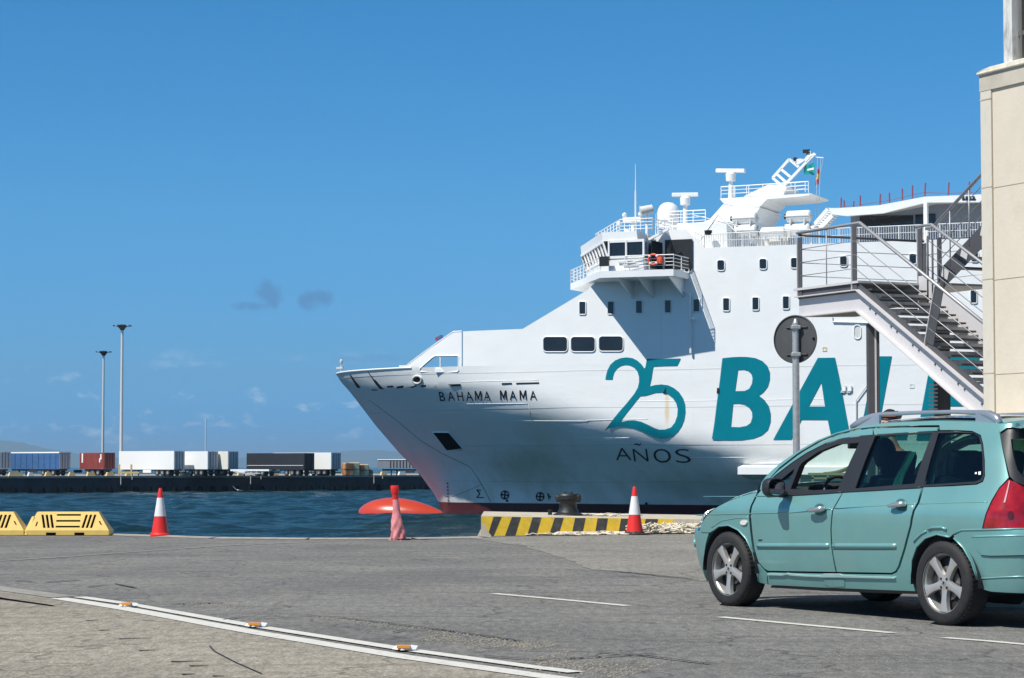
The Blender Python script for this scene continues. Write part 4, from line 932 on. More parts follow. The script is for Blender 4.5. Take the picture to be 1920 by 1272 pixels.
def flag(name, lab, px_pts, t, cols):
    A = [SM @ slocal(x, y, t) for x, y in px_pts]; c = A[0].copy(); th = thing(name, lab, 'flag', c)
    n = 10; nb = len(cols)
    for b_i, cm_ in enumerate(cols):
        mb = MB(); P = []
        for i in range(n+1):
            row = []
            for j in range(4):
                u = i/n; v = (b_i+j/3)/nb; p = A[0].lerp(A[1], u).lerp(A[3].lerp(A[2], u), v); p.y += .16*sin(u*7+v*2)*(.3+u); p.z += .05*sin(u*9+v*3); row.append(p-c)
            P.append(row)
        mb.grid(P); mb.build('flag_cloth' if nb == 1 else 'flag_stripe', cm_, th, smooth=True, recalc=False)
    return th
fl = flag('house_flag', 'small teal flag with white marking flying from the ferry mast', [(1528, 306), (1508, 311), (1508, 327), (1527, 328)], .6, [mat('flag_teal', (.0, .28, .25), .7)])
mb = MB(); A = [SM @ slocal(x, y, .62)-fl.location for x, y in ((1513, 318), (1525, 315), (1525, 319), (1513, 321))]; mb.add([a+Vector((0, -.25, 0)) for a in A], [(0, 1, 2, 3)]); mb.build('flag_emblem', WHITE, fl)
flag('courtesy_flag', 'small furled red and yellow flag hanging from the ferry halyard', [(1537, 316), (1533, 318), (1529, 346), (1535, 346)], .6, [mat('flag_red', (.45, .03, .03), .7), mat('flag_yellow', (.75, .45, .03), .7), mat('flag_red', (1, 0, 0))])
# ================================================================== THE CAR
PAINTC = mat('car_teal_metallic', (.165, .37, .36), .36, .30, var=.06, scale=3, coat=.7, spec=.5, dirt=(.25, .34, .31), dirt_amt=.38, dirt_scale=2.2)
TRIM = mat('car_black_trim', (.022, .023, .026), .45, var=.1)
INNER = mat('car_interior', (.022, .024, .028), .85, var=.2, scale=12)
SILV = mat('alloy_silver', (.44, .43, .41), .35, .45, var=.08, scale=12)
CHROME = mat('satin_chrome', (.62, .63, .64), .25, .8, var=.05)
TYRE = mat('tyre_rubber', (.015, .015, .016), .75, var=.25, scale=30, bump=.3, bscale=60, dirt=(.04, .036, .032), dirt_amt=.5, dirt_scale=8)
LAMPR = mat('tail_lamp_red', (.33, .008, .016), .15, var=.35, scale=14, coat=.6)
G_TINT = glass_mat('tinted_glass', (.20, .40, .35)); G_CLEAR = glass_mat('clear_green_glass', (.80, .93, .85)); 
ca = onz(1368, 1136); cb = onz(1769, 1172); CF = (ca-cb).normalized(); CL = Vector((-CF.y, CF.x, 0)); CO = (ca+cb)/2-CL*.80
CRZ = atan2(CF.y, CF.x); CM = Matrix.Translation(CO) @ Matrix.Rotation(CRZ, 4, 'Z'); CMI = CM.inverted()
car = thing('estate_car', 'metallic teal estate car with roof rails and a dented sill, in the right foreground', 'car', CO, CRZ)
YB = .868
# plan outline of the left half, nose to tail
_f = [(1.35+.86*cos(t)**(2/3.0), YB*sin(t)**(2/3.0)) for t in np.linspace(0.0001, pi/2, 60)]
_r = [(-1.3-.90*sin(t)**(2/4.5), YB*cos(t)**(2/4.5)) for t in np.linspace(0, pi/2-.0001, 60)]
PLN = np.array(_f+_r); ds = np.hypot(*np.diff(PLN, axis=0).T); S_ = -np.concatenate([[0], np.cumsum(ds)])
S_ -= np.interp(0, -PLN[:, 0], S_); SFC, SRC = S_[0], S_[-1]
PX_ = lambda s: (float(np.interp(-s, -S_, PLN[:, 0])), float(np.interp(-s, -S_, PLN[:, 1])))
def inset_side(z): return float(np.interp(z, [.12, .19, .26, .34, .42, .55, .66, .74, .80, .825, .88, .97, 1.2, 1.42, 1.5, 1.56], [.145, .110, .086, .064, .048, .028, .014, .005, .0, .004, .030, .066, .140, .225, .268, .34]))
def inset_end(z, s):
    if s > 0: return float(np.interp(z, [.15, .25, .35, .5, .62, .70, .78, .86, .95, 1.5], [.16, .08, .03, 0, .02, .07, .18, .34, .5, .8]))
    return float(np.interp(z, [.18, .27, .40, .50, .66, .70, .73, .8, .95, 1.06, 1.25, 1.42, 1.5], [.10, .04, .015, .0, .0, .012, .06, .075, .10, .14, .23, .35, .42]))
def csurf(s, z, dep=0):
    x, y = PX_(s); e_ = .02; x1, y1 = PX_(s+e_); x0, y0 = PX_(s-e_)
    if s+e_ > SFC: x1, y1 = x, y
    if s-e_ < SRC: x0, y0 = x, y
    tx, ty = x1-x0, y1-y0; l = sqrt(tx*tx+ty*ty) or 1; nx, ny = -ty/l, tx/l
    if nx*x+ny*y < 0: nx, ny = -nx, -ny
    ins = inset_side(z)*ny*ny+inset_end(z, s)*nx*nx*(1 if True else 0)+dep
    # hollow below the swage line, gentle bulge over the arches
    return Vector((x-nx*ins, max(0.0, y-ny*ins), z))
def cnorm(s, z):
    e_ = .03; a = csurf(s+e_, z)-csurf(s-e_, z); b_ = csurf(s, z+e_)-csurf(s, z-e_); n = a.cross(b_)
    if n.length < 1e-9: return Vector((0, 1, 0))
    n.normalize(); p = csurf(s, z)
    if n.x*p.x+n.y*p.y < 0: n = -n
    return n
ori = CMI @ CAM
def cproj(p):
    w_ = CM @ p - CAM; y = w_.y*cos(TH)+w_.z*sin(TH); z = -w_.y*sin(TH)+w_.z*cos(TH); return 960+FPX*w_.x/y, 636-FPX*z/y
_gs = np.arange(SRC+.01, SFC, .05); _gz = np.arange(.12, 1.56, .04); _G = []
for s in _gs:
    for z in _gz:
        p = csurf(s, z)
        if cnorm(s, z).dot(ori-p) > .0: _G.append((s, z, *cproj(p)))
_G = np.array(_G)
def c7(x, y):
    px, py = 1280+x*.36158, 740+y*.36158
    i = np.argmin((_G[:, 2]-px)**2+(_G[:, 3]-py)**2); s, z = _G[i, 0], _G[i, 1]; best = (1e9, s, z)
    for _ in range(14):
        u, v = cproj(csurf(s, z)); e0 = (u-px)**2+(v-py)**2
        if e0 < best[0]: best = (e0, s, z)
        if e0 < 1e-4: break
        h = .004; u1, v1 = cproj(csurf(s+h, z)); u2, v2 = cproj(csurf(s, z+h))
        a, b_, c, d = (u1-u)/h, (u2-u)/h, (v1-v)/h, (v2-v)/h; D_ = a*d-b_*c
        if abs(D_) < 1: break
        du, dv = px-u, py-v; s += max(-.1, min(.1, (d*du-b_*dv)/D_)); z += max(-.1, min(.1, (-c*du+a*dv)/D_)); s = min(SFC-.001, max(SRC+.001, s)); z = min(1.56, max(.1, z))
    return (float(best[1]), float(best[2]))
def C7(pts): return [c7(*p) if len(p) == 2 else (p[1], p[2]) for p in pts]
def cmap(base): return lambda x, y, d: csurf(x, y, base+d)
def mirror(o):
    c = o.copy(); c.data = o.data.copy(); link(c)
    n = len(c.data.vertices); co = np.empty(n*3); c.data.vertices.foreach_get('co', co); co[1::3] *= -1; c.data.vertices.foreach_set('co', co); c.data.flip_normals()
    c.data.normals_split_custom_set_from_vertices([(0, 0, 0)]*n); return c
def panel(name, pts, m, base=0, thick=.018, holes=(), cell=.06, both=True, label=None):
    P = C7(pts) if not isinstance(pts, tuple) else pts[0]
    Hh = [C7(h) for h in holes]
    o = skin(name, P, Hh, cmap(base), m, car, cell, thick=thick, fnormal=lambda x, y: cnorm(x, y), label=label)
    # orientation: faces outwards
    k = sum(p.normal.dot(cnorm(*P[0])) for p in o.data.polygons[:40]) if False else 0
    if both:
        c = mirror(o)
    return o
BS = [(401, 496), (408, 458), (432, 424), (500, 360), (600, 291), (700, 236), (800, 197), (900, 170), (1004, 153), (1150, 143), (1308, 137), (1500, 140), (1637, 150),
      (1640, 170), (1643, 200), (1655, 270), (1670, 340), (1690, 430), (1640, 483), (1600, 550), (1570, 620), (1552, 697), (1440, 701), (1400, 726), (1385, 740), (1320, 725), (1260, 745), (1215, 790), (1190, 860), (1190, 960), (1205, 1020),
      (1000, 1012), (700, 1000), (445, 987), (440, 923), (797, 930), (1085, 934), (1110, 922), (1128, 893), (1156, 803), (1188, 682), (1228, 562), (1249, 482), (1400, 476), (1525, 468), (1558, 453), (1568, 422), (1567, 340), (1559, 258), (1546, 210), (1502, 189), (1420, 184), (1334, 184), (1331, 159), (1150, 161), (1000, 167), (900, 177), (800, 202), (700, 244), (600, 302), (500, 379), (438, 449), (409, 490)]
panel('body_side', BS, PAINTC, cell=.07)
FEND = [(388, 508), (340, 518), (300, 530), (235, 555), (170, 590), (125, 630), (100, 665), (88, 700), (84, 714), (135, 716), (150, 712), (190, 683), (240, 678), (290, 703), (330, 748), (365, 818), (385, 898), (398, 975), (440, 986), (435, 925), (414, 908), (382, 873), (362, 803), (351, 722), (344, 640), (346, 600), (364, 553), (383, 514)]
panel('front_fender', FEND, PAINTC, cell=.05)
panel('front_door', [(374, 553), (356, 602), (355, 640), (362, 719), (373, 798), (393, 868), (424, 903), (442, 914), (793, 920), (771, 800), (766, 700), (776, 598), (826, 510), (700, 517), (540, 526), (470, 532), (436, 530), (416, 508), (413, 480), (480, 418), (560, 357), (640, 303), (740, 252), (830, 225), (925, 212), (986, 208), (984, 176), (900, 187), (800, 214), (700, 256), (600, 314), (500, 391), (430, 461), (402, 503), (388, 520)], PAINTC, cell=.05)
panel('rear_door', [(832, 510), (782, 598), (772, 700), (777, 800), (800, 920), (1083, 925), (1103, 914), (1117, 889), (1145, 800), (1177, 680), (1217, 560), (1237, 484), (1100, 491), (900, 504)], PAINTC, cell=.06)
panel('door_frame', [(992, 207), (1100, 200), (1280, 188), (1322, 187), (1320, 170), (1150, 171), (990, 176)], PAINTC, cell=.05)
g_tri = [(500, 446), (509, 466), (548, 466), (577, 384)]
g_fr = [(556, 490), (602, 372), (617, 353), (700, 297), (798, 258), (912, 249), (812, 470), (800, 492), (650, 497)]
g_rr = [(995, 216), (1289, 201), (1199, 462), (891, 487)]
g_qt = [(1323, 201), (1420, 199), (1508, 201), (1533, 217), (1543, 260), (1551, 320), (1554, 415), (1541, 440), (1515, 452), (1247, 469)]
panel('window_surround', [(424, 504), (420, 480), (480, 421), (560, 360), (640, 306), (740, 255), (830, 228), (925, 215), (1000, 210), (1280, 191), (1330, 190), (1420, 191), (1500, 195), (1540, 215), (1553, 260), (1560, 340), (1562, 420), (1550, 450), (1520, 462), (1240, 479), (900, 500), (540, 522), (440, 527)], TRIM, .006, .05, [g_tri, g_fr, g_rr, g_qt], cell=.05)
def bigger(p, k=1.02): c = (sum(a for a, b_ in p)/len(p), sum(b_ for a, b_ in p)/len(p)); return [(c[0]+(a-c[0])*k, c[1]+(b_-c[1])*k) for a, b_ in p]
panel('quarter_light', bigger(g_tri), G_CLEAR, .02, 0, cell=.2); panel('side_window', bigger(g_rr), G_TINT, .02, 0, cell=.2); panel('rear_quarter_window', bigger(g_qt), G_TINT, .014, 0, cell=.2)
fo = skin('side_window', C7(bigger(g_fr)), [], cmap(.02), G_CLEAR, car, .2); mirror(fo); bpy.data.objects.remove(fo)   # driver's window is wound down
# far-side lining so that the inside reads dark
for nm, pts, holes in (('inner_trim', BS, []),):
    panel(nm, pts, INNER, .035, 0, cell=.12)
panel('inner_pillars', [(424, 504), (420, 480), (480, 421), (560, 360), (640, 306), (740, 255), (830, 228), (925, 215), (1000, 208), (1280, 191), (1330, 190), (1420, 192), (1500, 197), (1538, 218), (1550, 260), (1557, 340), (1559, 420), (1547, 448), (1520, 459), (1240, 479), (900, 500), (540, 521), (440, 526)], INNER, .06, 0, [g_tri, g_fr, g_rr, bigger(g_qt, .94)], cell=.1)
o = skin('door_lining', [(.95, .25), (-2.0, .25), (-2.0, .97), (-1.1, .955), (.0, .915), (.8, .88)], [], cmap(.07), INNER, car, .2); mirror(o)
# bumpers, lamps, tailgate: wrap round the corners
zrb = .70
panel('rear_bumper', [(1405, 731), (1442, 707), (1554, 704), (1650, 702), (1740, 700), ('s', SRC, zrb), ('s', SRC, .25), (1600, 1022), (1562, 1012), (1530, 960), (1502, 870), (1457, 795), (1410, 744)], PAINTC, 0, .03, cell=.06)
panel('rear_bumper_insert', [(1505, 742), (1515, 737), (1640, 733), (1745, 731), ('s', SRC+.45, .625), ('s', SRC+.45, .53), (1745, 833), (1600, 836), (1552, 832), (1526, 795)], PAINTC, -.012, .014, cell=.05)
s_l = c7(1762, 600)[0]; s_l2 = s_l-.10; z_lt = c7(1765, 474)[1]
panel('tail_lamp', [(1690, 441), (1642, 487), (1604, 553), (1575, 622), (1557, 694), (1650, 695), (1740, 694), ('s', s_l2, .715), ('s', s_l2-.02, .85), ('s', s_l2+.02, z_lt-.03), (1760, 474), (1722, 457)], LAMPR, .004, .03, cell=.04)
panel('lamp_divider', [(1693, 446), (1697, 450), (1673, 560), (1664, 560)], mat('lamp_pink', (.65, .35, .38), .2), -.002, .004, cell=.04)
o = panel('lamp_bulb', [(1700+16*cos(t), 625+22*sin(t)) for t in np.linspace(0, 2*pi, 13)[:-1]], mat('lamp_dark_red', (.10, .006, .01), .2, coat=.5), .0, .004, cell=.04)
panel('tailgate', [('s', SRC, .72), ('s', s_l2-.012, .72), ('s', s_l2-.03, .85), ('s', s_l2+.01, z_lt-.02), (1770, 482), ('s', SRC, c7(1765, 500)[1]-.02)], PAINTC, .003, .02, cell=.05)
z_top = 1.43
panel('rear_window_surround', [(1646, 202), (1685, 176), (1768, 166), ('s', SRC, c7(1765, 168)[1]), ('s', SRC, c7(1765, 470)[1]-.015), (1766, 470), (1722, 452), (1696, 425), (1675, 340), (1660, 270)], TRIM, .004, .03, [[(1700, 232), (1765, 229), ('s', SRC+.02, c7(1765, 229)[1]), ('s', SRC+.02, c7(1765, 410)[1]), (1765, 425), (1735, 390), (1712, 310)]], cell=.05)
panel('rear_window', [(1695, 228), (1765, 224), ('s', SRC, c7(1765, 224)[1]), ('s', SRC, c7(1765, 420)[1]), (1768, 432), (1732, 395), (1708, 310)], glass_mat('green_rear_glass', (.35, .62, .50)), .018, 0, cell=.1)
panel('tailgate_spoiler', [(1643, 153), (1768, 146), ('s', SRC, c7(1765, 146)[1]), ('s', SRC, c7(1765, 164)[1]), (1768, 163), (1686, 172), (1650, 196)], PAINTC, -.012, .05, cell=.05)
zf_ = .655
panel('front_bumper', [(84, 718), (134, 720), (118, 780), (110, 850), (114, 940), (118, 968), ('s', 2.05, .22), ('s', SFC, .20), ('s', SFC, zf_-.03), ('s', 2.2, zf_-.02)], PAINTC, 0, .03, cell=.06)
panel('bumper_strip', ([(2.02, .50), (2.1, .56), (SFC, .56), (SFC, .46), (2.05, .46)],), PAINTC, -.012, .014, cell=.06)
panel('headlamp', ([(2.16, zf_-.01), (SFC-.35, zf_-.02), (SFC-.42, .73), (2.22, .80), (2.12, .76)],), mat('headlamp_glass', (.5, .55, .58), .1, coat=1), .004, .02, cell=.05)
panel('grille', ([(SFC-.33, .62), (SFC, .60), (SFC, .70), (SFC-.33, .72)],), TRIM, .01, .02, cell=.06)
# bonnet, windscreen, roof between the two sides
def edge3(pts, n=24, dep=0):
    Q = [csurf(*c7(*p), dep) for p in pts]; out_ = []; L_ = [0]
    for a, b_ in zip(Q[:-1], Q[1:]): L_.append(L_[-1]+(b_-a).length)
    for i in range(n):
        t = L_[-1]*i/(n-1); out_.append(Vector([float(np.interp(t, L_, [q[k] for q in Q])) for k in range(3)]))
    return out_
def cross(name, E_, crown, m, xb=0, parent=None, ny=15, dz=0):
    P = []
    for i, p in enumerate(E_):
        t = i/(len(E_)-1); c = crown(t) if callable(crown) else crown; xx = xb(t) if callable(xb) else xb; row = []
        for j in range(ny):
            v = 1-2*j/(ny-1); q = 1-abs(v)**2.2; row.append((p.x+xx*q, p.y*v, p.z+c*q+dz))
        P.append(row)
    mb = MB(); mb.grid(P); return mb.build(name, m, car, smooth=True)
HE = edge3([(384, 506), (340, 515), (300, 527), (235, 552), (170, 587), (125, 627), (104, 655)])
cross('bonnet', HE, lambda t: .085+.03*sin(t*pi)-.05*max(0, t-.8)*5, PAINTC, lambda t: .02+.30*t)
WS = edge3([(397, 470), (430, 424), (500, 364), (600, 295), (700, 240), (800, 201), (900, 173)])
cross('windscreen', WS, lambda t: .02+.03*t, G_CLEAR, lambda t: .22-.12*t)
mb = MB(); a = HE[0]; b_ = WS[0]; P = [[(a.x+(b_.x-a.x)*0, a.y*v, a.z+.08*(1-v*v)) for v in np.linspace(1, -1, 9)], [(b_.x+.2*(1-v*v), b_.y*v, b_.z+.015) for v in np.linspace(1, -1, 9)]]; mb.grid(P); mb.build('scuttle', TRIM, car, smooth=True)
RE = edge3([(900, 173), (1004, 156), (1150, 146), (1308, 140), (1500, 143), (1637, 152)])
ROOFM = mat('roof_glass_dark', (.05, .08, .08), .08, coat=1)
cross('roof', RE, lambda t: .055-.01*t, PAINTC, 0); cross('headlining', RE, .02, mat('headlining_grey', (.10, .10, .10), .9), 0, dz=-.03)
cross('panoramic_roof', [Vector((p.x, p.y*.82, p.z+.030)) for p in RE[2:-4]], lambda t: .034-.008*t, ROOFM, 0)
e0 = RE[-1]; TR = [Vector((e0.x, e0.y, e0.z)), Vector((e0.x-.05, e0.y*.98, e0.z-.02)), Vector((e0.x-.20, e0.y*.95, e0.z-.035))]
cross('roof_spoiler', TR, .045, PAINTC, lambda t: -.10*t)
# sill: dented, with the highlight along its edge painted in lighter teal
SILLH = mat('sill_highlight', (.42, .62, .60), .35, .3, coat=.4)
panel('sill_strip', [(445, 928), (520, 931), (545, 925), (565, 931), (640, 937), (720, 938), (735, 931), (820, 931), (835, 938), (960, 944), (1105, 948), (1105, 955), (960, 952), (835, 949), (730, 948), (640, 944), (565, 939), (545, 934), (520, 939), (445, 937)], SILLH, -.014, .016, cell=.05, both=False)
panel('sill_dent', [(735, 958), (800, 955), (840, 960), (842, 995), (770, 1000), (740, 985)], PAINTC, -.004, .006, cell=.04, both=False, label='pushed-in patch of the sill')
panel('sill_lower', [(445, 990), (700, 1002), (1000, 1014), (1205, 1022), (1212, 1036), (1000, 1030), (700, 1018), (440, 1002)], TRIM, .03, .04, cell=.08)
# side mouldings, handles, swage line
def ctube(name, pts, r, m, off=-.004, both=True):
    Q = []; A = C7(pts)
    for a, b_ in zip(A[:-1], A[1:]):
        k = max(1, int(sqrt((b_[0]-a[0])**2+(b_[1]-a[1])**2)/.05)); Q += [(a[0]+(b_[0]-a[0])*i/k, a[1]+(b_[1]-a[1])*i/k) for i in range(k)]
    Q.append(A[-1]); mb = MB(); mb.tube([csurf(*p, off) for p in Q], r, 6); o = mb.build(name, m, car, smooth=True)
    if both: mirror(o)
    return o
for pts in ([(386, 783), (560, 783), (759, 783)], [(780, 784), (940, 785), (1108, 785)]):
    ctube('door_moulding', pts, .0235, PAINTC, .010); ctube('moulding_gap', [(p[0], p[1]+20) for p in pts], .003, TRIM, .001)
ctube('sill_edge', [(447, 932), (520, 935), (548, 929), (565, 934), (640, 940), (722, 941), (737, 934), (820, 934), (836, 942), (960, 948), (1105, 952)], .009, SILLH, -.004, both=False)
ctube('bumper_crease', [(1410, 722), (1446, 703), (1554, 701), (1650, 699), (1745, 697), ('s', SRC+.01, .708)], .007, PAINTC, .0); ctube('bumper_crease', [(1506, 739), (1600, 735), (1745, 732), ('s', SRC+.01, .632)], .010, PAINTC, -.006); ctube('bumper_gap', [(1508, 745), (1528, 797), (1552, 834), (1600, 838), (1745, 836), ('s', SRC+.01, .525)], .0035, TRIM, -.004)
ctube('bumper_crease', [(1540, 955), (1650, 948), (1745, 944), ('s', SRC+.01, .37)], .006, PAINTC, .0)
CREASE = mat('crease_shadow_paint', (.09, .27, .262), .3, .35, coat=.6)
ctube('swage_line', [(358, 635), (560, 612), (770, 592)], .004, PAINTC, 0); ctube('swage_line', [(786, 590), (1000, 578), (1212, 569)], .004, PAINTC, 0); ctube('swage_line', [(1228, 568), (1400, 562), (1585, 557)], .004, PAINTC, 0); ctube('swage_line', [(342, 637), (280, 640), (200, 655), (150, 690)], .004, PAINTC, 0)
ctube('window_seal', [(440, 529), (540, 524), (700, 515), (826, 506)], .006, TRIM, -.004); ctube('window_seal', [(832, 505), (1000, 496), (1237, 481)], .006, TRIM, -.004)
ctube('arch_lip', [(1190, 960), (1190, 860), (1215, 790), (1260, 745), (1320, 725), (1385, 740)], .007, PAINTC); ctube('arch_lip', [(1408, 745), (1457, 796), (1500, 870), (1530, 960)], .007, PAINTC); ctube('arch_lip', [(150, 712), (190, 683), (240, 678), (290, 703), (330, 748), (365, 818), (385, 898), (396, 970)], .007, PAINTC)
ctube('arch_dent', [(1200, 765), (1215, 745), (1240, 722), (1265, 708)], .006, PAINTC, both=False); ctube('arch_dent', [(1275, 700), (1300, 690), (1345, 689), (1370, 700)], .010, PAINTC, both=False)
for cx, cy in ((712, 597), (1134, 572)):
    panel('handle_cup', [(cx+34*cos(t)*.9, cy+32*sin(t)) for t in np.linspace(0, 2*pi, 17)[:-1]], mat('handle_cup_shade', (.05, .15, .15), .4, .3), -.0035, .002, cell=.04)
    p0 = csurf(*c7(cx-46, cy+6), -.035); p1 = csurf(*c7(cx+38, cy-7), -.035); mb = MB(); mb.tube([p0, p0.lerp(p1, .25)+Vector((0, .010, 0)), p0.lerp(p1, .7)+Vector((0, .012, 0)), p1], [.012, .019, .021, .020], 10); o = mb.build('door_handle', CHROME, car, smooth=True); mirror(o)
panel('side_repeater', [(320+17*cos(t), 664+13*sin(t)) for t in np.linspace(0, 2*pi, 15)[:-1]], mat('repeater_white', (.75, .75, .72), .15, coat=.6), -.012, .014, cell=.05)
panel('door_badge', [(393, 752), (412, 751), (412, 759), (393, 760)], TRIM, -.002, .003, cell=.05)
panel('fuel_mark', [(1510, 404), (1520, 402), (1520, 412), (1510, 413)], WHITE, .010, 0, cell=.05); panel('fuel_mark', [(1528, 400), (1541, 399), (1540, 416), (1528, 416)], WHITE, .010, 0, cell=.05)
# roof rails
def cpl(x, y, yy):
    px, py = 1280+x*.36158, 740+y*.36158; d = CMI.to_3x3() @ pix_dir(px, py); k = (yy-ori.y)/d.y; return ori+d*k
rp = [(880, 172), (930, 140), (985, 115), (1030, 103), (1200, 95), (1400, 90), (1530, 94), (1590, 104), (1630, 125), (1645, 148)]
yr = [.585, .57, .56, .56, .555, .555, .555, .56, .565, .58]
mb = MB(); Q = [cpl(*p, y_) for p, y_ in zip(rp, yr)]
mb.tube(Q, [.028, .034, .026, .018, .016, .016, .020, .032, .034, .022], 10); o = mb.build('roof_rail', mat('rail_silver', (.50, .53, .57), .3, .7), car, smooth=True); mirror(o)
for i0, i1 in ((0, 3), (6, 9)):
    mb = MB(); A = Q[i0:i1+1]
    for a, b_ in zip(A[:-1], A[1:]): mb.prism([a, b_, (b_.x, b_.y, min(b_.z, 1.455 if i0 else 1.45+.01)), (a.x, a.y, min(a.z, 1.45))], (0, .022, 0))
    o = mb.build('rail_foot', MATS['rail_silver'], car); mirror(o)
# mirror
mc = cpl(465, 482, .99); mb = MB(); P = []
for i in range(9):
    t = i/8; sc_ = sin(min(1, .28+t*1.3)*pi/2)*(1 if t < .95 else .93); P.append([(mc.x+.08-.14*t, mc.y+.088*sc_*abs(cos(a))**.7*(1 if cos(a) > 0 else -1), mc.z+.076*sc_*abs(sin(a))**.7*(1 if sin(a) > 0 else -1)) for a in np.linspace(0, 2*pi, 21)])
mb.grid(P); mb.add([Vector(p) for p in P[-1][:-1]], [tuple(range(20))]); o = mb.build('mirror_housing', TRIM, car, smooth='auto'); mo = mirror(o)
mb = MB(); mb.add([(mc.x-.0615, mc.y+.074*abs(cos(a))**.7*(1 if cos(a) > 0 else -1), mc.z+.062*abs(sin(a))**.7*(1 if sin(a) > 0 else -1)) for a in np.linspace(0, 2*pi, 21)[:-1]], [tuple(range(20))]); g_ = mb.build('mirror_glass', mat('mirror_silver', (.8, .82, .85), .04, 1, var=.02), o); 
mb = MB(); mb.tube([(mc.x+.02, mc.y-.08, mc.z-.05), (mc.x+.05, .83, mc.z-.055)], .03, 8); o = mb.build('mirror_stalk', TRIM, car, smooth=True); mirror(o)
# underbody and wheel housings
mb = MB(); mb.box((0.05, 0, .26), (3.1, 1.36, .10)); mb.build('underbody', INNER, car)
mb = MB(); mb.cyl((-.75, .05, .20), (-1.3, .05, .20), .08, n=10); mb.build('exhaust_silencer', INNER, car)
wf_ = CMI @ (CAM+(lambda d: d*0)(Vector((0, 0, 0))))
def wheel_at(px, py, yy=.835):
    d = CMI.to_3x3() @ pix_dir(px, py); k = (yy-ori.y)/d.y; return ori+d*k
WFp = wheel_at(1366, 1071.5); WRp = wheel_at(1769.5, 1095)
for wx in (WFp.x, WRp.x):
    for sg in (1, -1):
        mb = MB(); P = []
        for yy in (.835, .50): P.append([(wx+.372*cos(a), sg*yy, .30+.365*sin(a)) for a in np.linspace(-.05, pi+.05, 22)])
        mb.grid(P); mb.add([(wx+.372*cos(a), sg*.50, .30+.365*sin(a)) for a in np.linspace(-.05, pi+.05, 22)], [tuple(range(22))]); mb.build('wheel_housing', INNER, car, smooth=False)
def wheel(wx, sg, rot):
    W = bpy.data.objects.new('wheel', None); link(W); W.parent = car; W.location = (wx, sg*.755, .305); W.rotation_euler = (0, 0, 0 if sg > 0 else pi)
    R_ = .312; t = MB()
    prof_ = [(.212, .088), (.222, .100), (.262, .105), (.288, .098), (.303, .082), (.309, .05), (.309, -.05), (.303, -.082), (.288, -.098), (.25, -.104), (.212, -.088)]
    t.lathe(prof_, 56, axis='y'); b_ = t.build('tyre', TYRE, W, smooth='auto')
    t = MB()
    for k in range(56):
        a = 2*pi*k/56
        for yy in (.066, -.066):
            t.box((.3075*cos(a), yy*.8, .3075*sin(a)), (.006, .05, .014), M=Matrix.Rotation(-a, 3, 'Y'))
    o_ = t.build('tread_block', TYRE, b_); o_['kind'] = 'stuff'
    t = MB(); t.lathe([(.214, .092), (.222, .096), (.218, .082), (.205, .07), (.198, .03), (.192, -.08), (.214, -.088)], 48, axis='y'); rim_ = t.build('rim', SILV, W, smooth='auto')
    t = MB(); t.lathe([(.0, .02), (.19, .02), (.19, -.02)], 32, axis='y'); t.build('brake_backing', BLACK, W)
    t = MB(); t.lathe([(.0, .034), (.125, .034), (.125, .026), (.0, .026)], 32, axis='y'); t.build('brake_disc', mat('brake_steel', (.25, .24, .23), .4, .8), W)
    for k in range(5):
        a = rot+2*pi*k/5; A = Matrix.Rotation(-a, 3, 'Y'); t = MB()
        sh = [(.030, .036, .074), (.070, .027, .080), (.120, .026, .084), (.170, .033, .088), (.207, .046, .088)]
        P = []
        for (r, w_, y_) in sh:
            P.append([A @ Vector((r, y_-.035, -w_)), A @ Vector((r, y_-.004, -w_)), A @ Vector((r, y_, -w_*.72)), A @ Vector((r, y_, w_*.72)), A @ Vector((r, y_-.004, w_)), A @ Vector((r, y_-.035, w_))])
        t.grid(P); t.build('spoke', SILV, rim_, smooth='auto')
    t = MB(); t.lathe([(0, .079), (.030, .079), (.060, .075), (.066, .05)], 28, axis='y'); t.build('hub', SILV, rim_, smooth='auto')
    t = MB(); t.lathe([(0, .083), (.019, .083), (.021, .079)], 16, axis='y'); t.build('centre_cap', CHROME, rim_)
    t = MB(); t.box((0, .0845, .002), (.010, .002, .022), M=Matrix.Rotation(.3, 3, 'Y')); t.box((.004, .0845, -.006), (.012, .002, .006)); t.box((-.004, .0845, .006), (.012, .002, .006)); t.build('lion_mark', TRIM, rim_)
    for k in range(4):
        a = pi/4+rot+2*pi*k/4+.0; t = MB(); t.cyl((.043*cos(a), .074, .043*sin(a)), (.043*cos(a), .082, .043*sin(a)), .010, n=8); t.build('wheel_bolt', BLACK, rim_)
    return W
for wp, rr in ((WFp, -pi/2+.03), (WRp, -pi/2+.0)):
    for sg in (1, -1): wheel(wp.x, sg, rr if sg > 0 else rr+.4)
# inside: seats, dashboard, wheel
def seat(x, y, h=1.0):
    S = bpy.data.objects.new('seat', None); link(S); S.parent = car; S.location = (x, y, 0)
    t = MB(); t.box((.0, 0, .42), (.50, .48, .16)); t.build('cushion', INNER, S, bevel=.05)
    t = MB(); M_ = Matrix.Rotation(radians(-16), 3, 'Y'); t.box((-.33, 0, .76), (.15, .48, .66), M=M_); t.build('backrest', INNER, S, bevel=.05)
    t = MB(); t.box((-.43, 0, 1.17), (.10, .29, .20), M=M_); t.build('headrest', INNER, S, bevel=.035)
    t = MB(); [t.cyl((-.40, s_*.06, 1.0), (-.42, s_*.06, 1.12), .008, n=6) for s_ in (-1, 1)]; t.build('headrest_post', STEEL, S)
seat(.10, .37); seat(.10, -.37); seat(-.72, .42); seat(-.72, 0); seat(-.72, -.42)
mb = MB(); mb.prism([(.98, -.70, .55), (.98, -.70, .97), (.80, -.70, .985), (.52, -.70, .93), (.45, -.70, .80), (.5, -.70, .55)], (0, 1.40, 0)); mb.build('dashboard', INNER, car, bevel=.03)
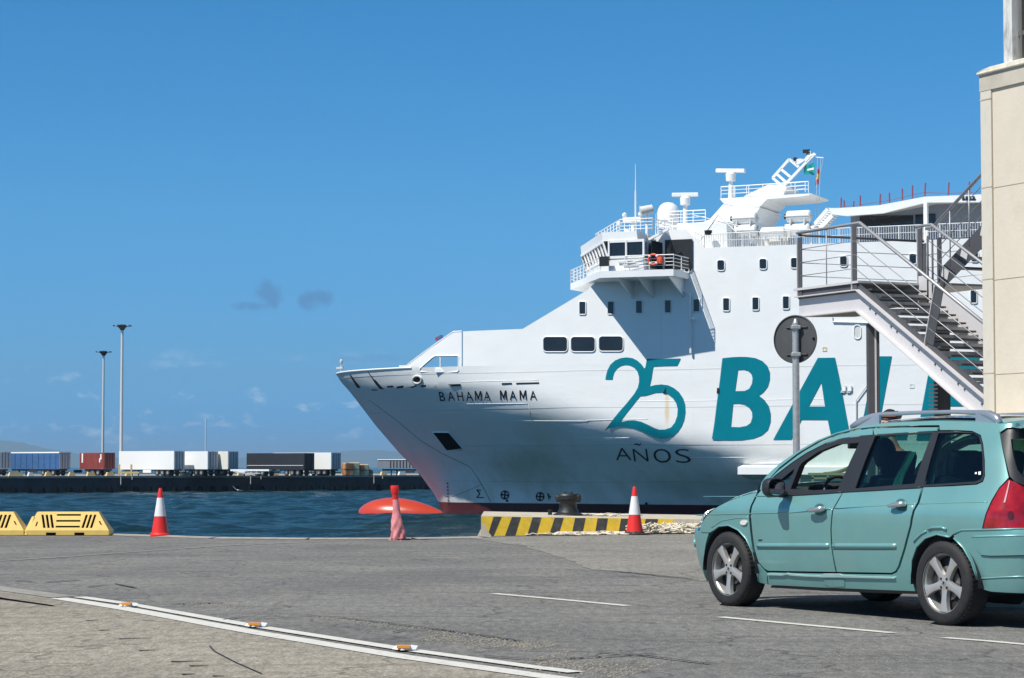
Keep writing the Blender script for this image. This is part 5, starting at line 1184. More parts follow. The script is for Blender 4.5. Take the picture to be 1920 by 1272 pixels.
mb = MB(); mb.prism([(.66, .20, .92), (.60, .20, 1.02), (.45, .20, 1.0), (.42, .20, .90)], (0, .34, 0)); mb.build('instrument_cowl', INNER, car, bevel=.03)
sw = bpy.data.objects.new('steering_wheel', None); link(sw); sw.parent = car; sw.location = (.36, .37, .90); sw.rotation_euler = (0, radians(-64), 0)
mb = MB(); mb.tube([(.185*cos(a), .185*sin(a), 0) for a in np.linspace(0, 2*pi, 33)[:-1]], .014, 8, closed=True); mb.build('wheel_rim', TRIM, sw, smooth=True)
mb = MB(); mb.lathe([(0, .02), (.07, .015), (.075, -.03), (0, -.06)], 16); mb.build('wheel_boss', TRIM, sw, smooth='auto')
for a in (0, pi, -pi/2*1.0): mb = MB(); mb.beam((.06*sin(a), .06*cos(a), -.01), (.175*sin(a), .175*cos(a), 0), .03, .015); mb.build('wheel_spoke', TRIM, sw)
mb = MB(); mb.box((-1.55, 0, .82), (.7, 1.3, .36)); mb.build('boot_load', INNER, car, bevel=.06)
mb = MB(); mb.box((.62, .0, 1.33), (.03, .24, .07)); mb.build('inner_mirror', TRIM, car, bevel=.01)
# scuffs and dust on the car are in its paint; a hanging teal cloth inside the rear window
CLOTH = mat('teal_cloth', (.16, .36, .32), .9, var=.2, scale=12)
th = thing('hanging_cloth', 'pale teal cloth hanging inside the rear side window of the car', 'cloth', CM @ Vector((-.58, .60, .92)), CRZ)
mb = MB(); P = []
for i in range(13):
    t = i/12; zc = -.02+.36*t; xc = .0-.10*t-.08*t*t+.02*sin(t*5); wd = .10-.045*t
    P.append([(xc+wd*(j/8-.5)*1.3, .012*sin(j*2.2+t*3)+.01*j/8, zc) for j in range(9)])
mb.grid(P); mb.build('cloth', CLOTH, th, smooth=True, recalc=False)
# ================================================================== THINGS ON THE NEAR QUAY
YEL = mat('kerb_yellow', (.74, .50, .035), .7, var=.12, scale=6, dirt=(.35, .30, .20), dirt_amt=.8, dirt_scale=4, bump=.4, bscale=25)
KBLK = mat('kerb_black', (.045, .045, .047), .75, var=.3, scale=9, dirt=(.20, .19, .17), dirt_amt=.6, dirt_scale=5)
KB0 = onz(902, 1006.5); 
def kpt(px, frac, out_=0.0):
    """point on the sloping front face of the coping; frac 0 at its foot, 1 at its top edge"""
    u = (px-960)/FPX; t = (px-902)/(1345-902); base = Vector((onz(902, 1006.5).x, 38.15, 0)).lerp(Vector((3.62, 40.6, 0)), t); y = base.y
    x = u*(y+.16*frac); ztop = .335-.115*t; return Vector((x, y+.16*frac-out_, ztop*frac))
curb = thing('striped_coping', 'raised concrete quay coping with its front painted in yellow and black slanted stripes', 'kerb', (KB0.x, 38.2, 0))
def cl(p): return p-Vector(curb.location)
pxs = [902, 960, 1050, 1150, 1250, 1345, 1500, 1700]
mb = MB(); mb.grid([[cl(kpt(p, 0)) for p in pxs], [cl(kpt(p, 1)) for p in pxs], [cl(kpt(p, 1)+Vector((0, 4.0, .0))) for p in pxs], [cl(kpt(p, 1)+Vector((0, 4.0, -2))) for p in pxs]])
a = [kpt(902, 0), kpt(902, 1), kpt(902, 1)+Vector((0, 4.0, 0)), kpt(902, 0)+Vector((0, 4.0, -2)), kpt(902, 0)+Vector((0, 0, -2))]; mb.add([cl(p) for p in a], [(0, 1, 2, 3, 4)])
mb.build('coping', mat('pale_coping', (.50, .45, .36), .9, var=.2, scale=5, bump=.5, bscale=20, dirt=(.22, .20, .17), dirt_amt=.6, dirt_scale=2), curb)
mb = MB(); yl = list(np.linspace(904, 1262, 30)); mb.grid([[cl(kpt(p, .02, .006)) for p in yl], [cl(kpt(p, .985, .006)) for p in yl], [cl(kpt(p, .99, .0)+Vector((0, .07, .004))) for p in yl]]); mb.build('yellow_paint', YEL, curb)
for (t0, t1, b0, b1) in ((262, 322, 218, 262), (400, 466, 348, 424), (555, 620, 514, 582), (720, 786, 678, 748), (872, 950, 846, 925), (1040, 1117, 1020, 1098), (1215, 1270, 1196, 1262), (1400, 1492, 1380, 1470)):
    q = [860+v/4 for v in (t0, t1, b0, b1)]; mb = MB(); n = 4
    mb.grid([[cl(kpt(q[2]+(q[0]-q[2])*f, .03+.95*f, .011)) for f in np.linspace(0, 1, n)], [cl(kpt(q[3]+(q[1]-q[3])*f, .03+.95*f, .011)) for f in np.linspace(0, 1, n)]])
    mb.build('black_stripe', KBLK, curb)
mb = MB(); mb.grid([[cl(kpt(904, f, .012)) for f in (.02, .3, .6)], [cl(kpt(908+[14, 6, 1][i], f, .012)) for i, f in enumerate((.02, .3, .6))]]); mb.build('bare_patch', mat('pale_coping', (1, 1, 1)), curb)
# bollard
b_ = thing('mooring_bollard', 'black cast iron mooring bollard with a flared head standing on the quay coping', 'bollard', (1065-960)/FPX*40.9*Vector((1, 0, 0))+Vector((0, 40.9, .285)))
CAST = mat('cast_iron', (.014, .016, .017), .5, var=.3, scale=8, bump=.3)
mb = MB(); mb.lathe([(.27, 0), (.26, .03), (.19, .06), (.155, .13), (.150, .23), (.175, .27), (.205, .29), (.21, .355), (.19, .385), (0, .40)], 28); mb.build('post', CAST, b_, smooth='auto')
mb = MB(); mb.box((.10, 0, .31), (.26, .30, .14)); mb.box((-.10, 0, .31), (.26, .30, .13)); mb.build('head_lobes', CAST, b_, bevel=.04)
for x_ in (-.05, .06): mb = MB(); mb.lathe([(.03, .37), (.028, .41), (0, .42)], 8, (x_, 0, 0)); mb.build('bolt_head', CAST, b_)
b2 = thing('small_cleat', 'small rusty stub beside the mooring bollard on the coping', 'cleat', Vector(((1031-960)/FPX*40.9, 40.9, .29)))
mb = MB(); mb.lathe([(.04, 0), (.035, .07), (.05, .09), (0, .11)], 10); mb.build('stub', CAST, b2)
# rope
ROPE = mat('pale_rope', (.66, .60, .48), .9, var=.2, scale=60, bump=.6, bscale=120)
def rope_heap(name, lab, pts, wdt, n, r, hgt, grp=None):
    c = Vector(pts[0]); th = thing(name, lab, 'rope', c, 0, grp); mb = MB(); P = [Vector(p)-c for p in pts]
    for k in range(n):
        i = random.random()*(len(P)-1); a = P[int(i)].lerp(P[min(int(i)+1, len(P)-1)], i % 1); a = a+Vector((random.gauss(0, .06), random.gauss(0, .35)*wdt, 0)); h0 = random.random()*hgt; path = []; d = random.random()*6.28
        for j in range(9):
            d += random.uniform(-1.1, 1.1); a = a+Vector((cos(d)*.075, sin(d)*.05, 0)); path.append((a.x, a.y, max(r, h0*(1-abs(j-4)/6)+random.uniform(-.015, .02))+r))
        mb.tube(path, r, 5)
    o = mb.build('rope_coils', ROPE, th, smooth=True); o['kind'] = 'stuff'; return th
rope_heap('rope_pile', 'long heap of pale tangled mooring rope along the foot of the striped coping', [(kpt(x, 0).x, kpt(x, 0).y-.16, 0) for x in (1036, 1070, 1110, 1160)], .22, 120, .011, .035)
rope_heap('rope_pile', 'thick pile of pale tangled mooring rope between the right traffic cone and the car', [(kpt(x, 0).x, kpt(x, 0).y-.12, 0) for x in (1212, 1240, 1280, 1330, 1400)], .5, 330, .014, .16)
rope_heap('rope_coil', 'short bit of rope lying on the coping just right of the bollard', [((x-960)/FPX*41.3, 41.3, .27) for x in (1102, 1118)], .1, 10, .012, .03)
rope_heap('rope_coil', 'short bit of rope lying on the coping directly left of the right cone', [((x-960)/FPX*41.3, 41.3, .26) for x in (1149, 1168)], .1, 10, .012, .03)
# cones
CONER = mat('cone_red', (.72, .022, .018), .45, var=.1, scale=4, dirt=(.30, .05, .04), dirt_amt=.5, dirt_scale=6)
CONEW = mat('cone_reflective', (.70, .70, .72), .4, var=.06, scale=10)
def cone(px, pbase, ptop, lab, base_tilt=0, black_base=False):
    p = onz(px, pbase); h = (pbase-ptop)*p.y/FPX
    th = thing('traffic_cone', lab, 'traffic cone', p, random.uniform(0, .6), 'traffic cones along the quay edge')
    rb, rt = .125*h/.75*1.12, .028
    r = lambda t: rb+(rt-rb)*min(1, t)**.95
    mb = MB(); mb.lathe([(r(t)+.002*(t in (0,)), t*h) for t in (.05, .12, .25, .42)], 32); 
    mb.lathe([(r(.42), .42*h), (r(.421)-.001, .421*h)], 32); mb.build('lower_body', CONER, th, smooth=True)
    mb = MB(); mb.lathe([(r(.42)+.002, .42*h), (r(.80)+.002, .80*h)], 32); mb.build('reflective_band', CONEW, th, smooth=True)
    mb = MB(); mb.lathe([(r(.80), .80*h), (r(.93), .93*h), (rt, .975*h), (.022, h), (0, h)], 32); mb.build('tip', CONER, th, smooth='auto')
    mb = MB()
    bm_ = BLACK if black_base else CONER
    w_ = .25 if black_base else .165
    mb.lathe([(0, .0), (w_, 0), (w_, .022), (r(.0)+.02, .035), (r(.06), .065)], 32 if not black_base else 8); mb.build('base', bm_, th, smooth='auto')
    return th
cone(300, 1006.5, 916, 'red and white traffic cone standing alone near the yellow plastic barriers')
cone(1190, 1003.5, 913, 'red and white traffic cone with a black base before the striped coping', black_base=True)
# the crumpled cone: faded, its band gone
p = onz(746, 1013); h = (1013-911)*p.y/FPX
th = thing('crumpled_cone', 'faded crumpled red cone with a flattened top standing in front of the orange bow bulb', 'traffic cone', p, 0, 'traffic cones along the quay edge')
PINK = mat('cone_faded', (.66, .24, .25), .5, var=.25, scale=6, dirt=(.60, .05, .06), dirt_amt=.7, dirt_scale=5)
def crump(t0, t1, n, lower=False):
    P = []
    for i in range(n+1):
        t = t0+(t1-t0)*i/n
        rr = float(np.interp(t, [0, .1, .3, .55, .74, .83, .86, .95, 1], [.118, .108, .088, .058, .044, .046, .058, .068, .060]))
        cx = float(np.interp(t, [0, .5, .8, 1], [.0, -.02, -.045, -.050])); row = []
        for j in range(41):
            a = 2*pi*j/40; d = 1+ (.16*sin(a*3+t*11)*(1-t)+.12*sin(a*5-t*23)*(1-t)*max(0, .6-t)*2.2+.05*sin(a*9+t*31)); row.append((cx+rr*d*cos(a), rr*d*sin(a)*.8, t*h))
        P.append(row)
    return P
mb = MB(); mb.grid(crump(0, .74, 34)); mb.build('crushed_body', PINK, th, smooth=True)
mb = MB(); mb.grid(crump(.74, 1.0, 14)); mb.add([Vector(q) for q in crump(.999, 1.0, 1)[1][:-1]], [tuple(range(40))]); mb.build('bent_tip', CONER, th, smooth='auto')
mb = MB(); mb.prism([(.02, -.1, 0), (.16, -.08, 0), (.20, .02, 0), (.10, .10, 0), (-.08, .1, 0), (-.1, -.06, 0)], (0, 0, .025)); mb.build('torn_base', BLACK, th)
# yellow plastic barriers
YP = mat('barrier_yellow', (.74, .52, .13), .5, var=.10, scale=3, dirt=(.45, .34, .10), dirt_amt=.5, dirt_scale=3)
def barrier(px0, px1, lab):
    y_ = 38.75; X0 = (px0-960)/FPX*y_; X1 = (px1-960)/FPX*y_; L_ = X1-X0; cx = (X0+X1)/2
    th = thing('plastic_barrier', lab, 'barrier', (cx, y_, 0), 0, 'yellow plastic barriers at the quay edge')
    hb, ht = .088, .395
    mb = MB(); mb.box((0, .20, hb/2+.004), (L_*.99, .44, hb)); mb.build('base', YP, th, bevel=.008)
    def F(u, v, d):   # u along, v 0..1 up the sloping front
        y2 = -.02+.14*v; return Vector((u, y2+d, hb+(ht-hb)*v))
    s0 = lambda v: -L_/2+.02+.155*v*L_/1.4; s1 = lambda v: L_/2-.01-.20*v*L_/1.4
    out_ = [(s0(0), 0), (s1(0), 0), (s1(1), 1), (s0(1), 1)]; holes = []
    k = L_/1.4
    for c in (-.415, -.345, -.275, .28, .35, .42):
        lean = -.035 if c < 0 else .035
        holes.append([((c-.021-lean*.9)*k, .13), ((c+.021-lean*.9)*k, .13), ((c+.019-lean*-.6)*k, .84), ((c-.019-lean*-.6)*k, .84)])
    for v in (.15, .46, .78): holes.append([(-.195*k, v), (.205*k, v), (.20*k, v+.095), (-.20*k, v+.095)])
    holes.append([(-.54*k, .22), (-.515*k, .22), (-.495*k, .46), (-.52*k, .46)]); holes.append([(.545*k, .28), (.57*k, .28), (.53*k, .50), (.505*k, .50)])
    sx = 1/.30
    skin('front_panel', [(x, y*.30) for x, y in out_], [[(x, y*.30) for x, y in h_] for h_ in holes], lambda x, y, d: F(x, y*sx, d), YP, th, .08, thick=.05, fnormal=lambda x, y: Vector((0, -.9, .4)).normalized())
    mb = MB(); mb.add([F(s0(1)*1, 1, 0), F(s1(1), 1, 0), F(s1(1), 1, .18), F(s0(1), 1, .18), F(s1(0), 0, 0), F(s1(0), 0, .42), F(s0(0), 0, 0), F(s0(0), 0, .42)], [(0, 1, 2, 3), (1, 4, 5, 2), (0, 3, 7, 6), (3, 2, 5, 7)]); mb.build('shell', YP, th)
    mb = MB(); mb.add([F(s0(.03), .03, .052), F(s1(.03), .03, .052), F(s1(.97), .97, .052), F(s0(.97), .97, .052)], [(0, 1, 2, 3)]); mb.build('hollow_inside', DARK, th)
    for c in (-.27, .20): mb = MB(); mb.box((c*k, -.018, .03), (.16*k, .012, .045)); mb.build('foot_slot', DARK, th)
    for sg, xx in ((-1, -L_/2),): mb = MB(); mb.prism([(xx-.035, .0, hb*.2), (xx+.03, -.03, hb*.2), (s0(.75), .07, ht*.8), (s0(.75)-.05, .12, ht*.8)], (0, .03, 0)); mb.build('end_lug', YP, th)
    return th
barrier(50, 208, 'yellow slotted plastic barrier at the quay edge, the right one, fully in view')
barrier(-112, 49, 'yellow slotted plastic barrier cut off by the left edge of the photo')
# raised pavement markers in the double line
for i, (px, py, lab) in enumerate(((238, 1139.5, 'white road stud with orange reflector, farthest along the double line at the left'), (478, 1178, 'white road stud with orange reflector, the middle one on the double line'), (757, 1222, 'white road stud with orange reflector, nearest and rightmost on the double line'))):
    q = onz(px, py); th = thing('road_stud', lab, 'road stud', (q.x, q.y, .014), radians(-58), 'studs on the double line'); k = .9
    mb = MB(); mb.prism([(-.06, -.05, 0), (.06, -.05, 0), (.04, -.02, .022), (-.04, -.02, .022)], (0, .10, 0)); mb.add([(-.06, -.05, .0), (.06, -.05, 0), (.045, -.03, .022), (-.045, -.03, .022), (-.06, .05, 0), (.06, .05, 0), (.045, .03, .022), (-.045, .03, .022)], [(3, 2, 6, 7), (0, 1, 2, 3), (5, 4, 7, 6), (0, 3, 7, 4), (1, 5, 6, 2)]); mb.build('stud_body', WHITE, th)
    mb = MB(); mb.box((.018, -.012, .019), (.082, .095, .014), M=Matrix.Rotation(radians(58), 3, 'Z')); mb.build('stud_reflector', mat('reflector_orange', (.75, .30, .02), .3), th)
# road sign seen from behind
SD = 27.5
def at(px, py, y): return ony(px, py, y)
sg = at(1492, 636, SD); ps = thing('road_sign', 'round traffic sign seen from its grey back on a galvanised pole behind the car', 'road sign', (sg.x, SD, 0)); SA = radians(-36)
GREYB = mat('sign_back_grey', (.075, .078, .080), .55, .3, var=.15, scale=3, dirt=(.16, .16, .15), dirt_amt=.3)
M_ = Matrix.Rotation(SA, 3, 'Z'); Rr = 45*SD/FPX
mb = MB(); mb.lathe([(0, .0), (Rr, .0), (Rr, .018), (Rr-.012, .022), (0, .022)], 48, axis='y'); mb.v = [tuple(M_ @ Vector(v)+Vector((0, .045, sg.z))) for v in mb.v]; mb.build('sign_disc', GREYB, ps)
mb = MB(); mb.lathe([(Rr-.006, -.014), (Rr+.004, -.012), (Rr+.004, .01)], 48, axis='y'); mb.v = [tuple(M_ @ Vector(v)+Vector((0, .045, sg.z))) for v in mb.v]; mb.build('rim', GREYB, ps)
topz = at(1493, 606, SD).z
mb = MB(); mb.cyl((0, 0, 0), (.0, 0, topz), .042, n=18); mb.build('pole', STEEL, ps, smooth='auto')
mb = MB(); mb.cyl((0, 0, topz), (0, 0, topz+.05), .036, .018, n=14); mb.build('pole_cap', STEEL, ps)
for py in (614, 665):
    z_ = at(1492, py, SD).z; mb = MB(); mb.box((0, -.0, z_), (.11, .115, .05)); mb.build('clamp', STEEL, ps, bevel=.01)
    mb = MB(); c_ = [M_ @ Vector((x, .028, 0))+Vector((0, 0, z_)) for x in (-.14, .14)]; mb.cyl(c_[0], c_[1], .010, n=8); mb.build('bracket_bar', TRIM, ps)
mb = MB(); c_ = M_ @ Vector((Rr*.78, .03, 0))+Vector((0, 0, sg.z)); mb.lathe([(.014, -.01), (.014, .02)], 8, c_, axis='y'); mb.build('rivet', TRIM, ps)
# yellow edged pavement behind the car
mb = MB(); k0 = at(1855, 1143, 18.8); pv = [(3.75, 19.1), (8, 17.6), (30, 17.6), (30, 60), (5.95, 60), (5.95, 34), (4.4, 26)]
mb.prism([(x, y, .002) for x, y in pv], (0, 0, .13)); mb.build('pavement', CONC)['kind'] = 'structure'
mb = MB()
for a, b_ in zip(pv[:2], pv[1:3]):
    d = Vector((b_[0]-a[0], b_[1]-a[1], 0)).normalized(); n_ = Vector((-d.y, d.x, 0)); A = Vector((*a, .137)); B = Vector((*b_, .137)); mb.add([A, B, B+n_*.22, A+n_*.22, A-n_*.004-Vector((0, 0, .07)), B-n_*.004-Vector((0, 0, .07))], [(0, 1, 2, 3), (4, 5, 1, 0)])
mb.build('yellow_kerb_line', YEL)['kind'] = 'structure'
# ---------------------------------------------------------------- the building at the right edge
BW = mat('cream_render', (.62, .56, .46), .88, var=.045, scale=1.2, bump=.35, bscale=14, dirt=(.42, .36, .27), dirt_amt=.30, dirt_scale=1.1)
BWL = mat('pale_pilaster', (.60, .56, .48), .85, var=.08, scale=3, dirt=(.33, .33, .30), dirt_amt=.5, dirt_scale=3)
_b = at(1843, 700, 36.4); BX, BY = _b.x, 36.4
BE1 = Vector((.431, -.902, 0)).normalized(); BRZ = atan2(BE1.y, BE1.x)
bld = thing('building', 'cream rendered building with a weathered glazed corner above its ledge at the right edge', 'building', (BX, BY, 0), BRZ)
BMI = (Matrix.Translation((BX, BY, 0)) @ Matrix.Rotation(BRZ, 4, 'Z')).inverted()
def bp(px, py, y=None, yl=0.0):
    o = BMI @ CAM; d = BMI.to_3x3() @ pix_dir(px, py); k = (yl-o.y)/d.y; return o+d*k
zl = bp(1843.5, 137, BY).z
pw_ = bp(1862, 600, BY).x
mb = MB(); mb.box((pw_/2, 6, zl/2-.1), (pw_, 12, zl-.2)); mb.build('pilaster', BWL, bld, bevel=.015)
mb = MB(); mb.box((pw_+6+.004, 6.03, zl/2), (12, 12, zl)); mb.build('wall', BW, bld)
z1_ = bp(1900, 170, BY).z
mb = MB(); mb.prism([(-.004, -.006, z1_+.10), (-.004, -.006, zl+.02), (12, -.006, zl+.02), (12, -.006, z1_+.10)], (0, .05, 0)); mb.build('frieze_band', mat('grey_frieze', (.50, .46, .38), .9, var=.08, scale=3, dirt=(.30, .29, .26), dirt_amt=.5), bld)
for py in (352, 525, 702):
    z_ = bp(1860, py, BY).z; mb = MB(); mb.box((6, .028, z_), (12, .008, .012)); mb.build('render_joint', mat('joint_shade', (.48, .42, .33), .9), bld)
    mb = MB(); mb.box((pw_/2-.002, -.001, z_+.02), (pw_+.01, .008, .014)); mb.build('pilaster_joint', mat('joint_shade', (1, 1, 1)), bld)
for py in (186,):
    z_ = bp(1850, py, BY).z; mb = MB(); mb.box((pw_/2, -.001, z_), (pw_+.012, .010, .02)); mb.build('pilaster_joint', MATS['joint_shade'], bld)
mb = MB(); mb.box((pw_+.004, .016, zl*.55), (.008, .020, zl*.85)); mb.build('pilaster_joint', mat('joint_line_brown', (.46, .40, .31), .9), bld)
zc_ = zl+.05
mb = MB(); mb.prism([(-.03, -.05, zl-.03), (-.03, -.05, zl+.02), (.02, -.03, zl+.035), (.28, -.03, zc_+.02), (12, -.03, zc_+.06), (12, -.05, zl-.03)], (0, 12, 0)); mb.build('coping', mat('stained_coping', (.64, .60, .50), .85, var=.15, scale=5, dirt=(.30, .28, .24), dirt_amt=.7, dirt_scale=3), bld, bevel=.02)
xg = bp(1881, 60, yl=.1).x; xm = bp(1897, 60, yl=.1).x
PEEL = mat('peeling_white_frame', (.66, .66, .63), .7, var=.1, scale=4, dirt=(.14, .15, .15), dirt_amt=1, dirt_scale=5, stretch=(1, 1, .3))
mb = MB(); mb.box(((xg+xm)/2, .35, zc_+1.35), (xm-xg, .5, 2.7)); mb.build('corner_post', PEEL, bld, bevel=.01)
for x0_, x1_ in ((1898, 1905), (1911, 1915)):
    a = bp(x0_, 60, yl=.2).x; c = bp(x1_, 60, yl=.2).x; mb = MB(); mb.box(((a+c)/2, .30, zc_+1.35), (c-a, .18, 2.7)); mb.build('window_mullion', mat('dark_aluminium', (.16, .155, .14), .5, .3), bld)
mb = MB(); mb.box((xm+3, .42, zc_+1.35), (6, .02, 2.6)); mb.build('glazing', GLS, bld)
zt_ = bp(1905, 57, BY).z; mb = MB(); mb.box((xm+3, .30, zt_), (6, .16, .07)); mb.build('window_transom', MATS['dark_aluminium'], bld)
mb = MB(); mb.box((xg+4, 3, zc_+2.85), (8.6, 6, .3)); mb.build('roof_slab', PEEL, bld)
# low ledge under the wall just above the car roof
mb = MB(); z_ = bp(1890, 778, BY-1).z; mb.box((pw_+5.5, -.35, z_-.2), (11.2, .7, .4)); mb.build('plinth', mat('plinth_cream', (.55, .50, .40), .9, var=.08), bld, bevel=.02)
# ---------------------------------------------------------------- steel stair on the side of the building
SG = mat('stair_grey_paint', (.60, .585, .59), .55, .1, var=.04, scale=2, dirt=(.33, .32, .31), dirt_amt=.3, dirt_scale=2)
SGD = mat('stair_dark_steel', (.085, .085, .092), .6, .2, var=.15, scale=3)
RAILM = mat('handrail_grey', (.38, .38, .385), .45, .4, var=.06, scale=5)
B0 = Vector((6.02, 40.0, at(1601, 531, 40).z)); e1 = Vector((.431, -.902, 0)).normalized(); e2 = Vector((.902, .431, 0)).normalized()
A0 = B0-e1*1.95
st = thing('steel_staircase', 'grey painted steel outdoor staircase with pipe handrails against the building', 'staircase', (B0.x, B0.y, 0))
so_ = Vector(st.location); UPV = Vector((0, 0, 1))
sl = math.tan(radians(28.9))
def L(o, u=0, v=0, h=0): return B0+e1*u+e2*v+UPV*h-so_
def Fl(u, v=0, h=0): return L(None, u, v, h-sl*u)     # along the lower flight
UL = 4.6
hs = .40
def girder(name, pts_top, dz, v, m=SG):
    """channel: web plate with two dark/pale flanges, seen from outside"""
    mb = MB(); n = len(pts_top)
    P = [L(None, u, v, h) for u, h in pts_top]; Q = [L(None, u, v, h-d) for (u, h), d in zip(pts_top, dz)]
    mb.grid([P, Q]); mb.grid([[p+e2*.012 for p in P], [q+e2*.012 for q in Q]]); w_ = mb.build('stringer_web', m, st)
    for R_, nm in ((P, 'top_flange'), (Q, 'bottom_flange')):
        for a, b_ in zip(R_[:-1], R_[1:]):
            mb = MB(); mb.beam(a-e2*.05, b_-e2*.05, .12, .018, up=(0, 0, 1)); mb.build(nm, m, st)
girder('s', [(-1.95, -.12), (0, -.12), (UL, -.12-sl*UL)], [.36, .36, .40], 0)
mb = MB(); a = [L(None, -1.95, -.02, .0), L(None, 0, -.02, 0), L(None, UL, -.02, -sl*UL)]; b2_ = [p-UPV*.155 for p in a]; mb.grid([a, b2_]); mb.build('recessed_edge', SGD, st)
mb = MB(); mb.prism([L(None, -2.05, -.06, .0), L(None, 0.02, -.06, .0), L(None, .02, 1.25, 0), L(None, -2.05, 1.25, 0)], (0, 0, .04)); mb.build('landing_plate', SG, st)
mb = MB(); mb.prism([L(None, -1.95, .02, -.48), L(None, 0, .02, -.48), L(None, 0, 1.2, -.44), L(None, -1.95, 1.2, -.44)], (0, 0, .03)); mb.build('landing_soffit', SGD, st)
mb = MB(); P = [L(None, u, 1.22, h) for u, h in ((0, .16), (.2, .16), (UL, .16-sl*UL+.1))]; Q = [p-UPV*.62 for p in P]; mb.grid([P, Q]); mb.build('far_stringer', SG, st)
mb = MB(); P = [L(None, u, 1.22, h) for u, h in ((-1.95, 0), (0, 0))]; mb.grid([P, [p-UPV*.35 for p in P]]); mb.build('far_stringer', SG, st)
for k in range(14):
    u = .28*(k+.6); mb = MB(); c = Fl(u, .60, -.02); mb.add([c+e1*x+e2*y+UPV*z for x in (-.14, .14) for y in (-.57, .57) for z in (-.03, 0)], [(0, 1, 3, 2), (4, 6, 7, 5), (0, 4, 5, 1), (2, 3, 7, 6), (0, 2, 6, 4), (1, 5, 7, 3)]); mb.build('tread', SGD, st)
    mb = MB(); c = Fl(u+.141, .60, -.055); mb.add([c+e2*y+UPV*z for y in (-.57, .57) for z in (-.03, .03)], [(0, 1, 3, 2)]); mb.build('tread_nosing', RAILM, st)
for k in range(7):
    u = .30+k*.62
    for du in (0, .17): mb = MB(); c = Fl(u+du, -.006, -.30); mb.cyl(c-e2*.012, c+e2*.01, .016, n=6); mb.build('bolt', SGD, st)
def post(u, v, h0, h1, w_=.13, d_=.05, lean=0, base=None):
    f = base or L; mb = MB(); a = f(None, u, v, h0) if base is None else base(u, v, h0); b_ = f(None, u, v, h1) if base is None else base(u, v, h1); b_ = b_+e1*lean
    mb.beam(a, b_, .012, w_, up=tuple(e1)); mb.build('rail_post', SGD, st); mb = MB(); mb.beam(a-e2*0-e1*w_/2, b_-e1*w_/2, .06, .014, up=tuple(e1)); mb.build('post_flange', SG, st)
def rod(pts, r=.008, nm='rail_rod', m=RAILM): mb = MB(); mb.tube(pts, r, 6); mb.build(nm, m, st, smooth=True)
HR = 1.04
post(-1.86, -.03, -.1, .96); post(-.12, -.03, -.1, .98)
rod([L(None, -1.95, -.03, HR), L(None, 0.05, -.03, HR), Fl(UL, -.03, HR)], .030, 'handrail')
for h in (.26, .50, .74):
    rod([L(None, -1.86, -.03, h), L(None, -.1, -.03, h), Fl(UL, -.03, h)])
    rod([L(None, -1.9, -.03, h), L(None, -1.9, 1.25, h), L(None, -1.9, 2.7, h)])
    rod([L(None, -1.9, 2.7, h), L(None, .2, 2.7, h)])
rod([L(None, -1.9, -.03, HR-.04), L(None, -1.9, 1.3, HR-.04), L(None, -1.9, 2.7, HR-.04)], .024, 'handrail', SGD)
rod([L(None, -1.0, -.03, 0), L(None, -1.0, -.03, HR)], .010)
# leaning post half-way down the flight
for u in (2.05, 3.9):
    mb = MB(); a = Fl(u, -.03, -.02); b_ = Fl(u, -.03, .86)+e1*.30+UPV*.06; mb.beam(a, b_, .012, .22, up=tuple(e1)); mb.build('rail_post', SGD, st); mb = MB(); mb.beam(a-e1*.12, b_-e1*.12, .06, .014, up=tuple(e1)); mb.build('post_flange', SG, st)
for u in (.28, .42): rod([Fl(u, 1.22, -.2), Fl(u, 1.22, 1.0)], .018, 'far_post', SGD)
# far rail of the lower flight
rod([L(None, -.1, 1.25, HR), L(None, .35, 1.25, HR), Fl(UL, 1.25, HR+.2)], .028, 'handrail')
for h in (.3, .55, .8): rod([L(None, .2, 1.25, h), Fl(UL, 1.25, h+.1)])
post(.02, 1.25, -.1, 1.0, .12); post(-1.86, 2.68, -.1, .96, .12)
# upper landing plate and the second flight climbing towards the viewer
mb = MB(); mb.prism([L(None, -2.0, 1.26, 0), L(None, .25, 1.26, 0), L(None, .25, 2.75, 0), L(None, -2.0, 2.75, 0)], (0, 0, .04)); mb.build('landing_plate', SG, st)
mb = MB(); mb.prism([L(None, .0, 1.30, -.3), L(None, .5, 1.30, -.3), L(None, .5, 1.30, .0), L(None, 0, 1.30, 0)], tuple(e2*.02)); mb.build('landing_fascia', SG, st)
def Up(u, v=0, h=0): return L(None, u, v, h+sl*u)
for v in (1.50, 2.7):
    mb = MB(); P = [Up(u, v, .14) for u in (.2, 4.6)]; Q = [Up(u, v, -.26) for u in (.2, 4.6)]; mb.grid([P, Q]); mb.build('upper_stringer', SGD, st)
for k in range(15):
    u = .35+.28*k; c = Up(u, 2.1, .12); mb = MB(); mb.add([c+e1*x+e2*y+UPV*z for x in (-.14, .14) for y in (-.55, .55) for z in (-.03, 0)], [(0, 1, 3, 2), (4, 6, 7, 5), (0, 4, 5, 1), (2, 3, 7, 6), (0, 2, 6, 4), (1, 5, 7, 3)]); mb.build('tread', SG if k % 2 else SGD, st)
    if k % 2 == 0:
        c = Up(u+.05, 1.49, -.02); mb = MB(); mb.add([c+e1*x+UPV*z for x, z in ((-.11, -.05), (.07, -.13), (.12, .02), (-.06, .10))], [(0, 1, 2, 3)]); mb.build('tread_bracket', SG, st)
rod([Up(.1, 1.5, 1.0), Up(4.6, 1.5, 1.0)], .030, 'handrail'); rod([L(None, -.15, 1.5, 1.02), Up(.1, 1.5, 1.0)], .03, 'handrail')
for h in (.3, .55, .8): rod([Up(.2, 1.5, h), Up(4.6, 1.5, h)])
for u in (.55, 1.1): rod([Up(u, 1.5, 0), Up(u, 1.5, 1.0)], .012)
